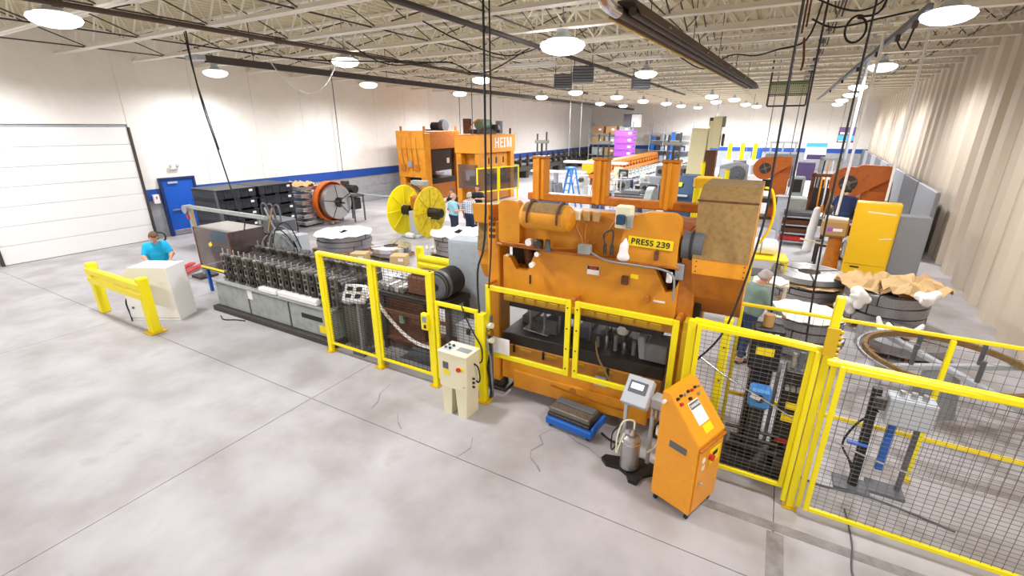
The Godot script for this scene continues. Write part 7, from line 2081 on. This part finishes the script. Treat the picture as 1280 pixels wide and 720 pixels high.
	pbox(t, "blue_hood", v3(-1.9, 2.0, 0), v3(0.8, 0.9, 0.8), M.blue, 0.08)
	pbox(t, "violet_bin", v3(1.9, 0.7, 0.5), v3(1.2, 1.4, 0.8), M.purple_dark, 0.05)
	t = thing("parts_partition", "row of gray steel partition panels along the foot of the beige curtain wall", "partition", v3(0, 0, 0))
	for k in 10:
		var z := -53.0 + k * 3.6
		pbox(t, "panel", v3(6.85 - (z + 56.4) * 0.0628, 1.1, z), v3(0.12, 2.2, 3.4), M.gray if k % 2 else M.gray_dark, 0.02, Basis(Vector3.UP, -0.0628))
	for k in 4:
		t = thing("material_cart", "%s dark cart of steel parts in the aisle by the beige curtain wall" % ["nearest", "second", "third", "farthest"][k], "cart", v3(3.0 + 0.5 * k, 0, -23.5 - k * 5.0), 0.1 * k)
		pbox(t, "deck", v3(0, 0.5, 0), v3(1.2, 0.1, 1.8), M.gray_dark, 0.02)
		pbox(t, "load", v3(0, 1.0, -0.1), v3(1.0, 0.9, 1.3), [M.rust_brown, M.gray, M.dark_metal, M.gray_green][k], 0.06)
		for e in [[-0.5, 0.7], [0.5, 0.7], [-0.5, -0.7], [0.5, -0.7]]:
			pcyl(t, "wheel", v3(e[0] - 0.04, 0.16, e[1]), v3(e[0] + 0.04, 0.16, e[1]), 0.16, M.black_rubber, -1.0, 14)
			pbox(t, "stake", v3(e[0], 0.95, e[1]), v3(0.05, 0.9, 0.05), M.gray, 0.004)
	for k in 5:
		t = thing("far_machine", "%s small dark machine on the far floor between the cream tower and the right aisle" % ["first", "second", "third", "fourth", "fifth"][k], "machine", v3(-6.4 + k * 1.25, 0, -30.5 - 1.0 * k), 0.15 * k)
		pbox(t, "base", v3(0, 0.6, 0), v3(1.1, 1.2, 0.9), [M.gray_light, M.gray_dark, M.gray, M.blue_machine, M.white][k], 0.05)
		pbox(t, "head", v3(0.1, 1.5, 0), v3(0.6, 0.7, 0.6), [M.gray, M.steel, M.gray_dark, M.gray_green, M.gray_light][k], 0.05)
		pcyl(t, "spindle", v3(0.1, 1.5, 0.3), v3(0.1, 1.5, 0.5), 0.14, M.dark_metal)


func hand_bones(w: Vector3, d: Vector3, palm: Vector3, curl: float, side: float) -> Array:
	# w wrist, d direction of the forearm, palm: the way the palm faces
	var x := d.cross(palm).normalized() * side
	var p := x.cross(d).normalized() * side
	if p.dot(palm) < 0:
		p = -p
	var o := [[w, w + d * 0.05, 0.024, 0.026]]
	for k in 4:
		o.append([w + d * 0.02 + x * (0.012 * (1.5 - k)), w + d * 0.085 + x * (0.019 * (1.5 - k)), 0.015, 0.012])
	for k in 4:
		var base := w + d * 0.088 + x * (0.0205 * (1.5 - k))
		var l: float = [0.072, 0.08, 0.075, 0.06][k]
		var dir := d
		for j in 3:
			dir = (dir * cos(curl) + p * sin(curl)).normalized()
			var seg := l * [0.45, 0.3, 0.25][j] as float
			o.append([base, base + dir * seg, 0.0088, 0.0082])
			base += dir * seg
	var tb := w + d * 0.025 + x * 0.022
	var td := (d * 0.65 + x * 0.6 + p * 0.35).normalized()
	o.append([tb, tb + td * 0.042, 0.014, 0.011])
	td = (d * 0.85 + p * 0.5 + x * 0.15).normalized()
	o.append([tb + (d * 0.65 + x * 0.6 + p * 0.35).normalized() * 0.042, tb + (d * 0.65 + x * 0.6 + p * 0.35).normalized() * 0.042 + td * 0.05, 0.0105, 0.0085])
	return o


# pose: lean (radians forward), head (nod), twist; arms: [[elbow, wrist] left, right] in the figure's own axes (x to its left, z ahead)
func person(label: String, at: Vector3, turn: float, pose: Dictionary, shirt: Material, trousers: Material, hair: Material, bald := false, long_sleeves := false) -> void:
	var t := thing("person", label, "person", at, turn)
	var lean: float = pose.get("lean", 0.0)
	var piv := v3(0, 0.97, 0)
	var ub := Basis(Vector3.UP, pose.get("twist", 0.0)) * Basis(Vector3.RIGHT, lean)
	var u := func(p: Vector3) -> Vector3: return piv + ub * (p - piv)
	var neck: Vector3 = u.call(v3(0, 1.47, -0.01))
	var hb := ub * Basis(Vector3.UP, pose.get("look", 0.0)) * Basis(Vector3.RIGHT, pose.get("nod", 0.0))
	var hd := neck + ub * v3(0, 0.06, 0.015)
	var h := func(p: Vector3) -> Vector3: return hd + hb * p
	var arms: Array = pose.arms
	var sh := [u.call(v3(0.185, 1.4, -0.01)), u.call(v3(-0.185, 1.4, -0.01))]
	var feet: Array = pose.get("feet", [v3(0.11, 0, 0.0), v3(-0.11, 0, 0.02)])
	var girth: float = pose.get("girth", 0.0)
	var torso := [
		[u.call(v3(0.085, 1.33, 0)), u.call(v3(-0.085, 1.33, 0)), 0.112, 0.112],
		[u.call(v3(0.13, 1.385, -0.01)), u.call(v3(-0.13, 1.385, -0.01)), 0.07, 0.07],
		[u.call(v3(0.07, 1.2, 0.01 + girth * 0.3)), u.call(v3(-0.07, 1.2, 0.01 + girth * 0.3)), 0.11 + girth * 0.5, 0.11 + girth * 0.5],
		[u.call(v3(0.06, 1.07, 0.01 + girth * 0.5)), u.call(v3(-0.06, 1.07, 0.01 + girth * 0.5)), 0.108 + girth, 0.108 + girth]]
	var hips := [[v3(0.075, 0.95, -0.01), v3(-0.075, 0.95, -0.01), 0.115, 0.115]]
	var legs := []
	var shoes := []
	for k in 2:
		var f: Vector3 = feet[k]
		var hip := v3(0.09 * (1 - 2 * k), 0.9, 0)
		var knee := (hip + f + v3(0, 0.08, -0.02)) * 0.5 + v3(0, 0.03, 0.03)
		legs.append([hip, knee, 0.088, 0.058])
		legs.append([knee, f + v3(0, 0.1, -0.03), 0.056, 0.04])
		shoes.append([f + v3(0, 0.045, -0.05), f + v3(0, 0.04, 0.1), 0.042, 0.038])
		shoes.append([f + v3(0, 0.1, -0.03), f + v3(0, 0.05, -0.04), 0.045, 0.045])
	var upper := []
	var fore := []
	for k in 2:
		upper.append([sh[k], arms[k][0], 0.056, 0.043])
		fore.append([arms[k][0], arms[k][1], 0.042, 0.028])
	var b := Mb.new()
	b.blob(torso + hips + legs + shoes + upper + fore + [[neck - ub * v3(0, 0.05, 0), h.call(v3(0, 0.06, 0.0)), 0.056, 0.052]], 0.018, 42.0)
	var head := [[h.call(v3(0, 0.145, -0.015)), h.call(v3(0, 0.155, 0.02)), 0.088, 0.08], [h.call(v3(0, 0.08, 0.03)), h.call(v3(0, 0.035, 0.055)), 0.06, 0.036], [h.call(v3(0, 0.0, 0.0)), h.call(v3(0, 0.1, 0.0)), 0.05, 0.055],
		[h.call(v3(0, 0.125, 0.098)), h.call(v3(0, 0.09, 0.115)), 0.01, 0.014],
		[h.call(v3(0.088, 0.12, 0.0)), h.call(v3(0.09, 0.09, 0.0)), 0.014, 0.01], [h.call(v3(-0.088, 0.12, 0.0)), h.call(v3(-0.09, 0.09, 0.0)), 0.014, 0.01]]
	b.blob(head, 0.007, 95.0)
	for k in 2:
		var d: Vector3 = (arms[k][1] - arms[k][0]).normalized()
		var palm: Vector3 = pose.get("palm", v3(0, -1, 0.1))
		b.blob(hand_bones(arms[k][1], d, palm, pose.get("curl", 0.35), 1.0 if k == 0 else -1.0), 0.0045, 260.0)
	part(t, "body", b, M.skin)
	var fat := func(l: Array, g: float) -> Array: return l.map(func(e): return [e[0], e[1], e[2] + g, e[3] + g])
	var s := Mb.new()
	var sl := []
	for k in 2:
		if long_sleeves:
			sl.append([sh[k], arms[k][0], 0.07, 0.056])
			sl.append([arms[k][0], arms[k][0].lerp(arms[k][1], 0.92), 0.055, 0.042])
		else:
			sl.append([sh[k], sh[k].lerp(arms[k][0], 0.72), 0.074, 0.066])
	s.blob(fat.call(torso, 0.016) + sl + [[u.call(v3(0.08, 0.98, 0.0)), u.call(v3(-0.08, 0.98, 0.0)), 0.125, 0.125], [neck - ub * v3(0, 0.07, 0.0), neck - ub * v3(0, 0.03, 0), 0.075, 0.06]], 0.018, 42.0)
	part(t, "shirt", s, shirt)
	var tr := Mb.new()
	tr.blob(fat.call(hips, 0.012) + fat.call(legs, 0.016), 0.018, 42.0)
	part(t, "trousers", tr, trousers)
	for k in 2:
		var so := Mb.new()
		so.blob(fat.call(shoes.slice(k * 2, k * 2 + 2), 0.008), 0.014, 60.0)
		part(t, "shoe", so, M.shoe)
	var hm := Mb.new()
	if bald:
		hm.blob([[h.call(v3(0.07, 0.1, -0.05)), h.call(v3(0.075, 0.14, -0.03)), 0.032, 0.026], [h.call(v3(-0.07, 0.1, -0.05)), h.call(v3(-0.075, 0.14, -0.03)), 0.032, 0.026], [h.call(v3(0.04, 0.1, -0.085)), h.call(v3(-0.04, 0.1, -0.085)), 0.035, 0.035]], 0.01, 80.0)
	else:
		hm.blob([[h.call(v3(0, 0.165, -0.035)), h.call(v3(0, 0.185, 0.02)), 0.087, 0.072], [h.call(v3(0.05, 0.1, -0.06)), h.call(v3(-0.05, 0.1, -0.06)), 0.05, 0.05], [h.call(v3(0.075, 0.15, 0.0)), h.call(v3(-0.075, 0.15, 0.0)), 0.022, 0.022]], 0.01, 80.0)
	part(t, "hair", hm, hair)
	for sx in [-1, 1]:
		var e := Mb.new()
		e.ball(h.call(v3(sx * 0.032, 0.125, 0.088)), Vector3.ONE * 0.011, 6)
		part(t, "eye", e, M.white)
		var pu := Mb.new()
		pu.ball(h.call(v3(sx * 0.032, 0.125, 0.096)), Vector3.ONE * 0.0055, 5)
		part(t, "pupil", pu, M.ink)
		var br := Mb.new()
		br.tube([h.call(v3(sx * 0.018, 0.147, 0.098)), h.call(v3(sx * 0.048, 0.146, 0.086))], 0.005, 5)
		part(t, "eyebrow", br, hair)
	var mo := Mb.new()
	mo.tube([h.call(v3(-0.022, 0.052, 0.088)), h.call(v3(0, 0.05, 0.094)), h.call(v3(0.022, 0.052, 0.088))], 0.0055, 6)
	part(t, "mouth", mo, mat("lips", hexc("a8645a"), 0.6) if not M.has("lips") else M.lips)


func build_people() -> void:
	# at the white cabinet: bent a little over it, arms reaching forward and down
	person("person in a cyan T-shirt bending over the white cabinet at the left edge", v3(-13.05, 0, -5.28), deg_to_rad(70), {"lean": 0.3, "nod": 0.35, "girth": 0.03, "arms": [[v3(0.28, 1.14, 0.2), v3(0.2, 1.05, 0.45)], [v3(-0.28, 1.14, 0.2), v3(-0.22, 1.06, 0.46)]]}, M.shirt_cyan, M.jeans_dark, M.hair_brown)
	# two men talking by the yellow reels
	person("gray-haired person in a pale blue polo shirt, standing left of the plaid shirt", v3(-10.45, 0, -14.05), deg_to_rad(150), {"lean": 0.03, "girth": 0.03, "look": -0.5, "arms": [[v3(0.31, 1.13, -0.06), v3(0.2, 1.0, 0.12)], [v3(-0.3, 1.14, -0.02), v3(-0.3, 1.16, 0.24)]]}, M.shirt_pale, M.jeans_dark, M.hair_gray, true)
	person("person in a checked plaid shirt seen from behind, right of the pale blue shirt", v3(-10.0, 0, -14.5), deg_to_rad(185), {"lean": 0.02, "girth": 0.02, "arms": [[v3(0.3, 1.12, -0.03), v3(0.3, 0.88, 0.08)], [v3(-0.3, 1.12, -0.03), v3(-0.3, 0.9, 0.1)]]}, M.shirt_plaid, M.jeans_dark, M.hair_gray)
	person("person in a black shirt reaching out an arm towards the right yellow reel", v3(-11.35, 0, -15.4), deg_to_rad(-20), {"lean": 0.15, "nod": 0.2, "arms": [[v3(0.3, 1.18, 0.1), v3(0.3, 1.2, 0.35)], [v3(-0.36, 1.2, 0.16), v3(-0.42, 1.08, 0.4)]]}, M.shirt_black, M.jeans_dark, M.hair_brown)
	person("person in dark clothes standing behind the two talking men, beside the orange press", v3(-11.0, 0, -16.6), deg_to_rad(10), {"lean": 0.05, "arms": [[v3(0.32, 1.2, 0.1), v3(0.12, 1.24, 0.3)], [v3(-0.32, 1.2, 0.1), v3(-0.1, 1.2, 0.3)]]}, M.shirt_black, M.jeans_dark, M.hair_dark)
	# man in green at the coil stack
	person("gray-haired person in a green shirt and jeans leaning over the paper-covered coils", v3(-0.02, 0, -8.75), deg_to_rad(125), {"lean": 0.22, "nod": 0.4, "girth": 0.04, "arms": [[v3(0.31, 1.14, 0.2), v3(0.2, 1.0, 0.42)], [v3(-0.31, 1.13, 0.2), v3(-0.24, 1.0, 0.44)]], "feet": [v3(0.13, 0, 0.05), v3(-0.13, 0, -0.08)]}, M.shirt_green, M.jeans, M.hair_gray, false, true)
	# man in navy at the flywheel press
	person("person in a navy T-shirt and jeans seen from behind, working at the right flywheel press", v3(1.95, 0.7, -16.9), deg_to_rad(172), {"lean": 0.42, "nod": 0.7, "girth": 0.05, "arms": [[v3(0.3, 1.1, 0.2), v3(0.2, 0.95, 0.42)], [v3(-0.34, 1.06, 0.1), v3(-0.34, 0.8, 0.2)]]}, M.shirt_navy, M.jeans, M.hair_dark)


func _ready() -> void:
	rng.seed = 1
	make_materials()
	setup_view()
	build_lamps()
	build_shell()
	build_press()
	build_fences()
	build_console()
	build_pedestal()
	build_roll_former()
	build_press_infeed()
	build_left_mid()
	build_white_box()
	build_die_cart()
	build_tank_stand()
	build_right_mid()
	build_far_mid()
	build_people()
	build_overhead()
